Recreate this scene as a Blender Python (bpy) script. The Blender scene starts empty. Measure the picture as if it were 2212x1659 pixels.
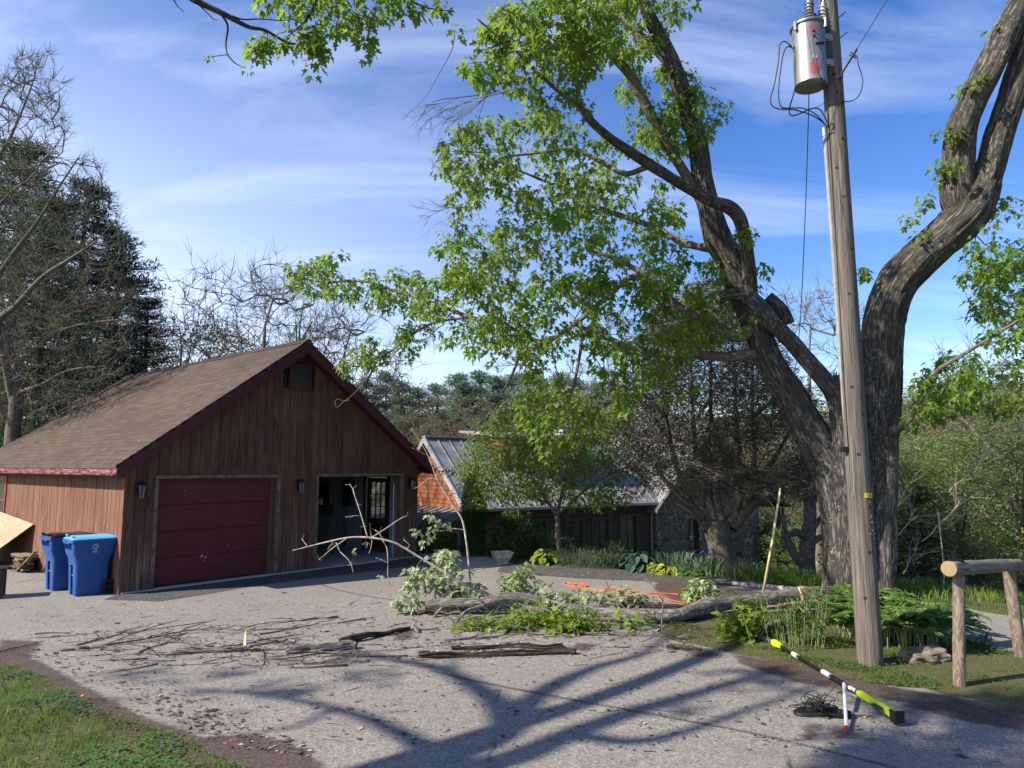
import bpy, math, random
import numpy as np
from mathutils import Vector, Matrix, noise as mnoise
R = math.radians
scn = bpy.context.scene
COL = scn.collection

# ---------------------------------------------------------------- camera
TH = R(6.6); FP = 1535.0; HC = 2.4          # pitch, focal length in pixels of a 2212 px wide picture, eye height
cd = bpy.data.cameras.new('camera'); cam = bpy.data.objects.new('camera', cd); COL.objects.link(cam)
cd.sensor_width = 36; cd.lens = 36 * FP / 2212; cd.clip_start = .05; cd.clip_end = 3000
cam.location = (0, 0, HC); cam.rotation_euler = (R(90) + TH, 0, 0)
scn.camera = cam

# ---------------------------------------------------------------- sky and sun
SUN_EL = R(37); SUN_DIR = Vector((-.93, -.37, 0)).normalized()        # horizontal direction towards the sun
SUN3 = Vector((SUN_DIR.x * math.cos(SUN_EL), SUN_DIR.y * math.cos(SUN_EL), math.sin(SUN_EL)))
world = bpy.data.worlds.new('World'); scn.world = world; world.use_nodes = True
wn = world.node_tree.nodes; wl = world.node_tree.links; wn.clear()
def W(t, **k):
    n = wn.new(t)
    for a, b in k.items(): setattr(n, a, b)
    return n
sky = W('ShaderNodeTexSky', sky_type='NISHITA', sun_disc=False, sun_elevation=SUN_EL,
        sun_rotation=math.atan2(SUN_DIR.x, SUN_DIR.y), altitude=100, air_density=1.0, dust_density=.5, ozone_density=1.6)
tc = W('ShaderNodeTexCoord')
sep = W('ShaderNodeSeparateXYZ'); wl.new(tc.outputs['Generated'], sep.inputs[0])
# thin cirrus: the direction is projected on a high plane, stretched along one way, and read as noise
zc = W('ShaderNodeMath', operation='MAXIMUM'); wl.new(sep.outputs[2], zc.inputs[0]); zc.inputs[1].default_value = .03
zc2 = W('ShaderNodeMath', operation='ADD'); wl.new(zc.outputs[0], zc2.inputs[0]); zc2.inputs[1].default_value = .12
dx = W('ShaderNodeMath', operation='DIVIDE'); wl.new(sep.outputs[0], dx.inputs[0]); wl.new(zc2.outputs[0], dx.inputs[1])
dy = W('ShaderNodeMath', operation='DIVIDE'); wl.new(sep.outputs[1], dy.inputs[0]); wl.new(zc2.outputs[0], dy.inputs[1])
cmb = W('ShaderNodeCombineXYZ'); wl.new(dx.outputs[0], cmb.inputs[0]); wl.new(dy.outputs[0], cmb.inputs[1])
mp = W('ShaderNodeMapping'); mp.inputs['Rotation'].default_value = (0, 0, R(-52)); mp.inputs['Scale'].default_value = (.8, 2.6, 1)
wl.new(cmb.outputs[0], mp.inputs[0])
n1 = W('ShaderNodeTexNoise'); n1.inputs['Scale'].default_value = .8; n1.inputs['Detail'].default_value = 9; n1.inputs['Roughness'].default_value = .58
n1.inputs['Distortion'].default_value = .7; wl.new(mp.outputs[0], n1.inputs[0])
mp2 = W('ShaderNodeMapping'); mp2.inputs['Location'].default_value = (3.1, 1.7, 0); mp2.inputs['Scale'].default_value = (.45, .6, 1)
wl.new(cmb.outputs[0], mp2.inputs[0])
n2 = W('ShaderNodeTexNoise'); n2.inputs['Scale'].default_value = .7; n2.inputs['Detail'].default_value = 3; wl.new(mp2.outputs[0], n2.inputs[0])
r1 = W('ShaderNodeMapRange'); r1.inputs[1].default_value = .47; r1.inputs[2].default_value = .72; wl.new(n1.outputs[0], r1.inputs[0])
r2 = W('ShaderNodeMapRange'); r2.inputs[1].default_value = .36; r2.inputs[2].default_value = .66; wl.new(n2.outputs[0], r2.inputs[0])
mu = W('ShaderNodeMath', operation='MULTIPLY'); wl.new(r1.outputs[0], mu.inputs[0]); wl.new(r2.outputs[0], mu.inputs[1])
# a broad thin veil lower down on the garage side of the sky
lx = W('ShaderNodeMapRange'); lx.inputs[1].default_value = .25; lx.inputs[2].default_value = -.62; wl.new(sep.outputs[0], lx.inputs[0])
lz = W('ShaderNodeMapRange'); lz.inputs[1].default_value = .6; lz.inputs[2].default_value = .12; wl.new(sep.outputs[2], lz.inputs[0])
ve = W('ShaderNodeMath', operation='MULTIPLY'); wl.new(lx.outputs[0], ve.inputs[0]); wl.new(lz.outputs[0], ve.inputs[1])
ve2 = W('ShaderNodeMath', operation='MULTIPLY_ADD'); wl.new(ve.outputs[0], ve2.inputs[0]); ve2.inputs[1].default_value = .6
mu2 = W('ShaderNodeMath', operation='MULTIPLY'); wl.new(mu.outputs[0], mu2.inputs[0]); mu2.inputs[1].default_value = .38
wl.new(mu2.outputs[0], ve2.inputs[2]); ve2.use_clamp = True
mx = W('ShaderNodeMix', data_type='RGBA'); wl.new(ve2.outputs[0], mx.inputs[0])
hs = W('ShaderNodeHueSaturation'); hs.inputs['Hue'].default_value = .516; hs.inputs['Saturation'].default_value = 1.34; hs.inputs['Value'].default_value = 1.05
wl.new(sky.outputs[0], hs.inputs['Color'])
wl.new(hs.outputs[0], mx.inputs[6]); mx.inputs[7].default_value = (8.2, 8.7, 9.6, 1)
bg = W('ShaderNodeBackground'); bg.inputs[1].default_value = .098; wl.new(mx.outputs[2], bg.inputs[0])
wo = W('ShaderNodeOutputWorld'); wl.new(bg.outputs[0], wo.inputs[0])

sd = bpy.data.lights.new('sun', 'SUN'); sd.energy = 4.9; sd.angle = R(.6); sd.color = (1, .90, .76)
sun = bpy.data.objects.new('sun', sd); COL.objects.link(sun)
sun.rotation_euler = SUN3.to_track_quat('Z', 'Y').to_euler(); sun.location = (-20, -8, 20)
scn.view_settings.view_transform = 'Standard'; scn.view_settings.look = 'None'
scn.view_settings.exposure = 1.06; scn.view_settings.gamma = 1
scn.render.engine = 'CYCLES'; scn.cycles.max_bounces = 8; scn.cycles.transparent_max_bounces = 12
scn.cycles.use_denoising = True

# ---------------------------------------------------------------- from a picture point to a place at a real depth
def ray(x, y):
    u = (x - 1106) / FP; v = (829.5 - y) / FP
    return (u, math.cos(TH) - v * math.sin(TH), math.sin(TH) + v * math.cos(TH))
def gp(x, y, z=0.):
    r = ray(x, y); t = (z - HC) / r[2]
    return Vector((r[0] * t, r[1] * t, z))
def at(x, y, Y):
    r = ray(x, y); t = Y / r[1]
    return Vector((r[0] * t, Y, HC + r[2] * t))
def px(w, Y): return w * Y / FP               # width in metres of w pixels at depth Y

# ---------------------------------------------------------------- mesh builder
class MB:
    def __init__(s): s.v = []; s.n = 0; s.li = []; s.ls = []; s.bk = []; s.uv = []; s.hasuv = False
    def add(s, V, faces, bk=None):
        V = np.asarray(V, float).reshape(-1, 3)
        for f in faces: s.li.append(np.asarray(f, int) + s.n); s.ls.append(np.array([len(f)]))
        s.v.append(V); s.bk.append(V if bk is None else bk); s.n += len(V); return s
    def addarr(s, V, F, bk=None):             # F: (m,k) index array
        V = np.asarray(V, float).reshape(-1, 3); F = np.asarray(F, int)
        s.li.append((F + s.n).ravel()); s.ls.append(np.full(len(F), F.shape[1]))
        s.v.append(V); s.bk.append(V if bk is None else bk); s.n += len(V); return s
    def box(s, x0, x1, y0, y1, z0, z1, M=None):
        V = np.array([(x, y, z) for x in (x0, x1) for y in (y0, y1) for z in (z0, z1)], float)
        if M is not None: V = np.array([M @ Vector(p) for p in V])
        return s.add(V, [(0, 1, 3, 2), (4, 6, 7, 5), (0, 4, 5, 1), (2, 3, 7, 6), (0, 2, 6, 4), (1, 5, 7, 3)])
    def beam(s, a, b, w, h, up=(0, 0, 1)):    # square bar from a to b
        a = Vector(a); b = Vector(b); d = (b - a).normalized(); u = Vector(up)
        if abs(d.dot(u)) > .98: u = Vector((0, 1, 0))
        sd_ = d.cross(u).normalized(); u = sd_.cross(d)
        V = [p + sd_ * (i * w / 2) + u * (j * h / 2) for p in (a, b) for i in (-1, 1) for j in (-1, 1)]
        return s.add(V, [(0, 1, 3, 2), (4, 6, 7, 5), (0, 4, 5, 1), (2, 3, 7, 6), (0, 2, 6, 4), (1, 5, 7, 3)])
    def prism(s, poly, y0, y1):               # poly in x,z; from y0 to y1
        n = len(poly)
        V = [(x, y0, z) for x, z in poly] + [(x, y1, z) for x, z in poly]
        F = [tuple(range(n)), tuple(range(2 * n - 1, n - 1, -1))] + [(i, i + n, (i + 1) % n + n, (i + 1) % n) for i in range(n)]
        return s.add(V, F)
    def prismz(s, poly, z0, z1):
        n = len(poly)
        V = [(x, y, z0) for x, y in poly] + [(x, y, z1) for x, y in poly]
        F = [tuple(range(n - 1, -1, -1)), tuple(range(n, 2 * n))] + [(i, (i + 1) % n, (i + 1) % n + n, i + n) for i in range(n)]
        return s.add(V, F)
    def lathe(s, prof, n=24, c=(0, 0, 0), M=None):
        a = np.linspace(0, 2 * np.pi, n, endpoint=False); V = []
        for r, z in prof: V += [(c[0] + r * math.cos(t), c[1] + r * math.sin(t), c[2] + z) for t in a]
        if M is not None: V = [M @ Vector(p) for p in V]
        F = []
        for i in range(len(prof) - 1):
            for j in range(n): F.append((i * n + j, i * n + (j + 1) % n, (i + 1) * n + (j + 1) % n, (i + 1) * n + j))
        F.append(tuple(range(n - 1, -1, -1))); F.append(tuple(range((len(prof) - 1) * n, len(prof) * n)))
        return s.add(V, F)
    def tube(s, P, rad, n=6, caps=True, disp=None, amp=1., ell=None):
        P = np.asarray([tuple(p) for p in P], float); m = len(P)
        rad = np.broadcast_to(np.asarray(rad, float), (m,))
        T = np.gradient(P, axis=0); T /= np.linalg.norm(T, axis=1)[:, None] + 1e-12
        nrm = np.zeros_like(P); a = np.array([1, 0, 0]) if abs(T[0][0]) < .8 else np.array([0, 1, 0])
        v = a - T[0] * a.dot(T[0]); v /= np.linalg.norm(v); nrm[0] = v
        for i in range(1, m):
            v = nrm[i - 1] - T[i] * nrm[i - 1].dot(T[i]); nrm[i] = v / (np.linalg.norm(v) + 1e-12)
        bn = np.cross(T, nrm)
        th = np.linspace(0, 2 * np.pi, n, endpoint=False)
        c, sn = np.cos(th), np.sin(th)
        L = np.concatenate([[0], np.cumsum(np.linalg.norm(np.diff(P, axis=0), axis=1))])
        rr = np.repeat(rad[:, None], n, 1).copy()
        if disp is not None:
            for i in range(m):
                for j in range(n): rr[i, j] += amp * disp(c[j], sn[j], L[i], rad[i])
        V = P[:, None, :] + nrm[:, None, :] * (c[None, :, None] * rr[:, :, None]) + bn[:, None, :] * (sn[None, :, None] * rr[:, :, None])
        bk = np.stack([np.outer(rad, c), np.outer(rad, sn), np.repeat(L[:, None], n, 1)], -1).reshape(-1, 3)
        i, j = np.meshgrid(np.arange(m - 1), np.arange(n), indexing='ij'); j2 = (j + 1) % n
        F = np.stack([i * n + j, i * n + j2, (i + 1) * n + j2, (i + 1) * n + j], -1).reshape(-1, 4)
        n0 = s.n; s.addarr(V, F, bk)
        if caps and n > 2:
            s.li.append(np.arange(n0 + n - 1, n0 - 1, -1)); s.ls.append(np.array([n]))
            s.li.append(np.arange(n0 + (m - 1) * n, n0 + m * n)); s.ls.append(np.array([n]))
        return s
    def build(s, name, mat, parent=None, smooth=False, loc=None, bark=False):
        me = bpy.data.meshes.new(name)
        V = np.concatenate(s.v) if s.v else np.zeros((0, 3)); li = np.concatenate(s.li); ls = np.concatenate(s.ls)
        me.vertices.add(len(V)); me.vertices.foreach_set('co', V.astype(np.float32).ravel())
        me.loops.add(len(li)); me.loops.foreach_set('vertex_index', li.astype(np.int32))
        me.polygons.add(len(ls)); st = np.concatenate([[0], np.cumsum(ls)[:-1]])
        me.polygons.foreach_set('loop_start', st.astype(np.int32))
        if smooth: me.polygons.foreach_set('use_smooth', np.ones(len(ls), bool))
        else: me.polygons.foreach_set('use_smooth', np.zeros(len(ls), bool))
        if bark:
            at_ = me.attributes.new('bk', 'FLOAT_VECTOR', 'POINT')
            at_.data.foreach_set('vector', np.concatenate(s.bk).astype(np.float32).ravel())
        me.update(calc_edges=True); me.validate()
        for m_ in (mat if isinstance(mat, (list, tuple)) else [mat]): me.materials.append(m_)
        o = bpy.data.objects.new(name, me); COL.objects.link(o)
        if loc is not None: o.location = loc
        if parent is not None: o.parent = parent
        return o
def bevel(o, w=.01, seg=2, ang=35):
    m = o.modifiers.new('b', 'BEVEL'); m.width = w; m.segments = seg; m.limit_method = 'ANGLE'; m.angle_limit = R(ang); return o
def tag(o, label, cat, group=None, kind=None):
    if label: o['label'] = label
    if cat: o['category'] = cat
    if group: o['group'] = group
    if kind: o['kind'] = kind
    return o
def thing(name, label, cat, loc=(0, 0, 0), rz=0, group=None):
    o = bpy.data.objects.new(name, None); COL.objects.link(o); o.location = loc; o.rotation_euler = (0, 0, rz)
    o.empty_display_size = .3
    return tag(o, label, cat, group)
def struct(o): o['kind'] = 'structure'; return o
def copy_tree(o, parent=None):
    kids = [k for k in bpy.data.objects if k.parent == o]
    c = o.copy(); COL.objects.link(c); c.parent = parent
    for k in kids: copy_tree(k, c)
    return c
def spline(P, step):                          # Catmull-Rom through the points, extra columns (radius) go along
    P = np.asarray([tuple(p) for p in P], float); out = []
    if len(P) < 2: return P
    Q = np.vstack([2 * P[0] - P[1], P, 2 * P[-1] - P[-2]])
    for i in range(1, len(Q) - 2):
        d = np.linalg.norm(Q[i + 1][:3] - Q[i][:3]); k = max(1, int(math.ceil(d / step)))
        for j in range(k):
            t = j / k
            out.append(.5 * ((2 * Q[i]) + (-Q[i - 1] + Q[i + 1]) * t + (2 * Q[i - 1] - 5 * Q[i] + 4 * Q[i + 1] - Q[i + 2]) * t * t
                             + (-Q[i - 1] + 3 * Q[i] - 3 * Q[i + 1] + Q[i + 2]) * t ** 3))
    out.append(P[-1]); return np.array(out)

# ---------------------------------------------------------------- materials
class NT:
    def __init__(s, name):
        s.m = bpy.data.materials.new(name); s.m.use_nodes = True; s.t = s.m.node_tree; s.N = s.t.nodes; s.L = s.t.links
        s.b = s.N['Principled BSDF']; s.out = s.N['Material Output']
        s.b.inputs['Specular IOR Level'].default_value = .3
    def n(s, t, ins=None, **k):
        nd = s.N.new(t)
        for a, b in k.items(): setattr(nd, a, b)
        for a, b in (ins or {}).items(): s.set(nd.inputs[a], b)
        return nd
    def set(s, sock, v):
        if isinstance(v, bpy.types.NodeSocket): s.L.new(v, sock)
        elif isinstance(v, bpy.types.Node): s.L.new(v.outputs[0], sock)
        else:
            if hasattr(sock, 'default_value') and hasattr(sock.default_value, '__len__') and not hasattr(v, '__len__'): v = (v,) * len(sock.default_value)
            if isinstance(v, tuple) and len(v) == 3 and len(sock.default_value) == 4: v = v + (1,)
            sock.default_value = v
    def pos(s): return s.n('ShaderNodeTexCoord').outputs['Object']
    def geo(s, o='Position'): return s.n('ShaderNodeNewGeometry').outputs[o]
    def attr(s, name): return s.n('ShaderNodeAttribute', attribute_name=name).outputs['Vector']
    def map(s, v, sc=(1, 1, 1), loc=(0, 0, 0), rot=(0, 0, 0)):
        return s.n('ShaderNodeMapping', {0: v, 'Location': loc, 'Rotation': rot, 'Scale': sc}).outputs[0]
    def noise(s, v, sc, det=4, rough=.55, dist=0): return s.n('ShaderNodeTexNoise', {'Vector': v, 'Scale': sc, 'Detail': det, 'Roughness': rough, 'Distortion': dist}).outputs[0]
    def vor(s, v, sc, feature='F1', out='Distance', rnd=1.): 
        return s.n('ShaderNodeTexVoronoi', {'Vector': v, 'Scale': sc, 'Randomness': rnd}, feature=feature).outputs[out]
    def rng(s, v, a, b, c=0., d=1.): return s.n('ShaderNodeMapRange', {0: v, 1: a, 2: b, 3: c, 4: d}).outputs[0]
    def mix(s, f, a, b, mode='MIX'):
        nd = s.n('ShaderNodeMix', data_type='RGBA', blend_type=mode)
        s.set(nd.inputs[0], f); s.set(nd.inputs[6], a); s.set(nd.inputs[7], b); return nd.outputs[2]
    def ma(s, op, a, b=0.): return s.n('ShaderNodeMath', {0: a, 1: b}, operation=op).outputs[0]
    def ramp(s, f, stops):
        nd = s.n('ShaderNodeValToRGB', {0: f}); e = nd.color_ramp.elements
        while len(e) < len(stops): e.new(.5)
        for k, (p, c) in zip(e, stops): k.position = p; k.color = tuple(c) + (1,)
        return nd.outputs[0]
    def sep(s, v): return s.n('ShaderNodeSeparateXYZ', {0: v}).outputs
    def fin(s, col, rough=.8, bump=None, bs=.3, bd=.01, **k):
        s.set(s.b.inputs['Base Color'], col); s.set(s.b.inputs['Roughness'], rough)
        if bump is not None:
            bn = s.n('ShaderNodeBump', {'Strength': bs, 'Distance': bd, 'Height': bump}); s.L.new(bn.outputs[0], s.b.inputs['Normal'])
        for a, v in k.items(): s.set(s.b.inputs[a.replace('_', ' ')], v)
        return s.m
def plain(name, col, rough=.6, metal=0., var=.12, sc=8, bs=.1):
    t = NT(name); n = t.noise(t.pos(), sc, 5)
    lo = tuple(c * (1 - var * 2) for c in col); hi = tuple(min(1, c * (1 + var * 2)) for c in col)
    t.b.inputs['Metallic'].default_value = metal
    return t.fin(t.mix(t.rng(n, .3, .7), lo, hi), rough, t.noise(t.pos(), sc * 8, 3), bs, .003)
def leafmat(name, c1, c2, c3=None, trans=.45, rough=.5, gloss=.35):
    t = NT(name); r = t.geo('Random Per Island')
    col = t.mix(r, c1, c2)
    if c3: col = t.mix(t.rng(r, .8, 1.), col, c3)
    big = t.noise(t.geo('Position'), .9, 2)
    col = t.mix(t.rng(big, .35, .65, 0., .45), col, tuple(c * .62 for c in c1))
    t.fin(col, rough); t.b.inputs['Specular IOR Level'].default_value = gloss
    tr = t.n('ShaderNodeBsdfTranslucent', {0: t.mix(.5, col, c3 or c2)})
    ms = t.n('ShaderNodeMixShader', {0: trans}); t.L.new(t.b.outputs[0], ms.inputs[1]); t.L.new(tr.outputs[0], ms.inputs[2])
    t.L.new(ms.outputs[0], t.out.inputs[0]); return t.m
def barkmat(name, dark, light, sc=1., lichen=None, bs=.9, bd=.02):
    t = NT(name); b = t.attr('bk')
    v = t.map(b, (13 * sc, 13 * sc, 1.1 * sc))
    a = t.n('ShaderNodeTexNoise', {'Vector': v, 'Scale': 2.4, 'Detail': 6, 'Roughness': .6, 'Distortion': .5}).outputs[0]
    f = t.ma('ABSOLUTE', t.ma('SUBTRACT', a, .5)); f = t.rng(f, 0., .09)
    col = t.mix(f, dark, light); col = t.mix(t.rng(t.noise(b, 1.3 * sc, 4), .35, .7, 0., .55), col, tuple(c * .55 for c in light))
    if lichen:
        l = t.ma('MULTIPLY', t.rng(t.noise(b, 14, 5, .7), .54, .62), t.rng(t.noise(b, 1.7, 2), .42, .6))
        col = t.mix(l, col, lichen)
    return t.fin(col, .92, t.ma('ADD', f, t.ma('MULTIPLY', t.noise(v, 9, 3), .4)), bs, bd)
M = {}
rng = np.random.default_rng(11); random.seed(5)
def U(a, b): return float(rng.uniform(a, b))
# ================================================================ the setting
def side(p, a, b): return ((b[0] - a[0]) * (p[1] - a[1]) - (b[1] - a[1]) * (p[0] - a[0])) / math.hypot(b[0] - a[0], b[1] - a[1])
EDGE = [(-30, 40), (-6, 27), (-1.6, 21.5), (.5, 19.2), (4.6, 16.6), (6.6, 14.9), (10, 14.2), (18, 12.5), (60, 6)]
def hterr(X, Y):
    X = np.asarray(X, float); Y = np.asarray(Y, float)
    ex = np.interp(X, [e[0] for e in EDGE], [e[1] for e in EDGE])
    d = np.maximum(0, Y - ex)
    z = -.17 * np.minimum(d, 14) - .06 * np.clip(d - 14, 0, 30)
    z = z * np.clip((X + 16) / 10, 0, 1) ** .8
    far = np.clip((Y - 55) / 90, 0, 1); z = z + far * far * (3 - 2 * far) * (12 + 8 * np.clip(X / 60, -1, 1))
    # the drive at the right runs downhill
    q = np.clip((X - 8.5) / 14, 0, 1); z = z - q * 1.2 * (d < 1e9)
    return z
def hz(x, y): return float(hterr([x], [y])[0])
gx = np.concatenate([np.linspace(-600, -45, 14), np.linspace(-40, 40, 161), np.linspace(45, 600, 14)])
gy = np.concatenate([np.linspace(-200, -12, 8), np.linspace(-10, 60, 141), np.linspace(65, 160, 20), np.linspace(180, 1500, 12)])
GX, GY = np.meshgrid(gx, gy, indexing='ij'); GZ = hterr(GX, GY) - .012
GZ = GZ + np.where(GY > 24, np.sin(GX * .21) * np.cos(GY * .17) * .5 * np.clip((GY - 24) / 20, 0, 1), 0)
i, j = np.meshgrid(np.arange(len(gx) - 1), np.arange(len(gy) - 1), indexing='ij'); ny = len(gy)
F = np.stack([i * ny + j, (i + 1) * ny + j, (i + 1) * ny + j + 1, i * ny + j + 1], -1).reshape(-1, 4)
t = NT('soil_and_turf'); p = t.geo('Position')
a = t.noise(p, 1.6, 6, .6); b_ = t.noise(p, 14, 5, .65); c_ = t.noise(p, 90, 3)
col = t.mix(t.rng(a, .4, .6), (.075, .085, .03), (.12, .095, .055))
col = t.mix(t.rng(b_, .35, .7), col, (.05, .07, .018)); col = t.mix(t.rng(c_, .4, .8, 0, .5), col, (.16, .14, .08))
M['soil'] = t.fin(col, .95, t.ma('ADD', c_, b_), .8, .03)
struct(MB().addarr(np.stack([GX, GY, GZ], -1), F).build('ground', M['soil'], smooth=True))

# asphalt
t = NT('weathered_asphalt'); p = t.geo('Position')
v1 = t.n('ShaderNodeTexVoronoi', {'Vector': p, 'Scale': 78.}); stone = t.sep(v1.outputs['Color'])[0]
v2 = t.n('ShaderNodeTexVoronoi', {'Vector': p, 'Scale': 34.}); st2 = t.sep(v2.outputs['Color'])[0]
col = t.ramp(t.ma('ADD', t.ma('MULTIPLY', stone, .72), t.ma('MULTIPLY', st2, .28)), [(.1, (.095, .089, .08)), (.42, (.19, .178, .16)), (.7, (.265, .248, .224)), (.95, (.37, .347, .315))])
col = t.mix(t.rng(t.noise(p, 170, 2), .52, .7, 0, .55), col, (.05, .05, .052))
big = t.noise(p, .55, 5, .6, .4)
col = t.mix(t.rng(big, .35, .7, 0., .5), col, (.15, .14, .125), 'MIX')
col = t.mix(t.rng(t.noise(p, 2.3, 6, .7, 1.), .56, .78, 0., .5), col, (.09, .075, .068))
col = t.mix(t.rng(t.noise(p, .9, 7, .72, 2.), .62, .72, 0., .55), col, (.105, .07, .055))
crk = t.vor(t.map(t.ma('ADD', 0, 0) if False else p, (1, 1, 1)), .55, 'DISTANCE_TO_EDGE')
wob = t.n('ShaderNodeMix', {4: p, 5: t.n('ShaderNodeTexNoise', {'Vector': p, 'Scale': 3., 'Detail': 4.}).outputs[1], 0: .12}, data_type='VECTOR').outputs[1]
crk = t.vor(wob, .42, 'DISTANCE_TO_EDGE')
col = t.mix(t.ma('MULTIPLY', t.rng(crk, .0, .010, 1., 0.), t.rng(t.noise(p, .6, 2), .5, .62)), col, (.045, .04, .037))
bmp = t.ma('ADD', t.rng(v1.outputs['Distance'], 0, .02, 1, 0), t.ma('MULTIPLY', t.noise(p, 120, 3), .8))
M['asphalt'] = t.fin(col, .9, bmp, .55, .006)
def sheet(name, poly, z, mat, lab=None, sub=None, terr=False):
    mb = MB(); n = len(poly)
    if terr:   # a strip: poly is two rails of equal length
        a_, b2 = poly; m = len(a_)
        V = [(p[0], p[1], hz(p[0], p[1]) + z) for p in a_] + [(p[0], p[1], hz(p[0], p[1]) + z) for p in b2]
        mb.add(V, [(i, i + 1, m + i + 1, m + i) for i in range(m - 1)])
    else: mb.add([(p[0], p[1], z) for p in poly], [tuple(range(n))])
    return mb.build(name, mat)
def wav(poly, amp=.06, step=.22, seed=0):     # ragged edge
    out = []; n = len(poly)
    for i in range(n):
        a_ = Vector(poly[i][:2]); b2 = Vector(poly[(i + 1) % n][:2]); L = (b2 - a_).length; k = max(1, int(L / step))
        nn = Vector((-(b2 - a_).y, (b2 - a_).x)).normalized() if L else Vector((0, 0))
        for j in range(k):
            q = a_.lerp(b2, j / k); s_ = mnoise.noise(Vector((q.x * 1.9, q.y * 1.9, seed))) * 1.3 + mnoise.noise(Vector((q.x * 6, q.y * 6, seed))) * .6
            out.append(tuple(q + nn * amp * s_))
    return out
G2 = lambda x, y: tuple(gp(x, y)[:2])
# near lawn edge, then the kerb of the planted island, then the bed by the house
drive = [G2(-420, 1360), G2(0, 1425), G2(60, 1455), G2(150, 1490), G2(250, 1530), G2(330, 1580), G2(400, 1600), G2(470, 1640), G2(545, 1665), (-1.2, 4.6), (-.4, 2.5), (0, -10), (9, -10), (7.5, 3),
         G2(2330, 1580), G2(2212, 1542), G2(2100, 1512), G2(2000, 1488), G2(1900, 1478), G2(1820, 1470), G2(1740, 1452), G2(1650, 1425), G2(1550, 1405), G2(1470, 1390),
         G2(1420, 1365), G2(1440, 1345), G2(1520, 1335), G2(1640, 1322), G2(1790, 1318), G2(1900, 1320), G2(2010, 1345), G2(2120, 1395), G2(2212, 1412),
         (12., 10.2), (22, 9.5), (22, 12.6), (12.5, 12.6), G2(2212, 1338), G2(2120, 1322), G2(2050, 1308), G2(1960, 1302), G2(1880, 1290), G2(1780, 1277),
         G2(1690, 1265), G2(1560, 1248), G2(1420, 1235), G2(1290, 1222), G2(1180, 1213), (-.2, 18.6), (-.9, 21.5), (-2.4, 21.5), (-2.3, 19.6)]
cl = (-7.4, 13.71); dn = (.653, .757); bkd = (-.757, .653)
drive += [(-2.54, 19.34), (-7.4, 13.71)]
drive += [(-7.4 + bkd[0] * 4.9, 13.71 + bkd[1] * 4.9), (-13.0, 17.0), (-22, 17)]
def pull(poly):   # drive follows the slight fall on the right
    return poly
mb = MB(); dp = wav(drive, .06, .12, 3)
mb.add([(p[0], p[1], .004) for p in dp], [tuple(range(len(dp)))])
dr = mb.build('driveway', M['asphalt']); struct(dr)
# triangulate and let it follow the ground
import bmesh
bm = bmesh.new(); bm.from_mesh(dr.data); bmesh.ops.triangulate(bm, faces=bm.faces, ngon_method='BEAUTY')
for _ in range(2):
    es = [e for e in bm.edges if e.calc_length() > 1.2 and max(v.co.x for v in e.verts) > 7.5]
    if es: bmesh.ops.subdivide_edges(bm, edges=es, cuts=2); bmesh.ops.triangulate(bm, faces=[f for f in bm.faces if len(f.verts) > 3])
for v in bm.verts: v.co.z = .006 + max(-3, hz(v.co.x, min(v.co.y, 14))) if v.co.x > 8.3 else .004
bm.to_mesh(dr.data); bm.free()

# sealed joint, dark strips, concrete walk
t = NT('crack_sealant'); M['seal'] = t.fin(t.mix(t.rng(t.noise(t.geo('Position'), 40, 4), .45, .6), (.055, .053, .052), (.15, .145, .14)), .8, t.noise(t.geo('Position'), 60, 3), .3, .003)
def strip(pts, w, z, name, mat):
    P = spline([(p[0], p[1], 0) for p in pts], .15); a_ = []; b2 = []
    for k in range(len(P)):
        d = P[min(k + 1, len(P) - 1)] - P[max(k - 1, 0)]; d /= np.linalg.norm(d); nn = np.array([-d[1], d[0], 0])
        ww = w * (.75 + .5 * abs(mnoise.noise(Vector(P[k] * 3.1)))) / 2; q = P[k] + nn * .02 * mnoise.noise(Vector(P[k] * 1.3))
        a_.append(q + nn * ww); b2.append(q - nn * ww)
    m = len(a_); V = [(p[0], p[1], z) for p in a_ + b2]
    return struct(MB().add(V, [(i, i + 1, m + i + 1, m + i) for i in range(m - 1)]).build(name, mat))
strip([G2(930, 1450), G2(1050, 1477), G2(1250, 1515), G2(1450, 1552), G2(1700, 1602), G2(1960, 1668), (3.9, 5.0)], .055, .009, 'sealed_crack', M['seal'])
strip([G2(690, 1263), G2(760, 1282), G2(850, 1297), G2(920, 1312)], .05, .009, 'sealed_crack', M['seal'])
t = NT('dark_asphalt'); p = t.geo('Position')
col = t.ramp(t.sep(t.n('ShaderNodeTexVoronoi', {'Vector': p, 'Scale': 70.}).outputs['Color'])[0], [(.2, (.028, .028, .031)), (.7, (.07, .068, .068)), (1, (.17, .165, .16))])
M['asphalt_dark'] = t.fin(t.mix(t.rng(t.noise(p, 5, 5, .7), .5, .75, 0, .5), col, (.13, .11, .09)), .9, t.noise(p, 130, 3), .5, .005)
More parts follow.
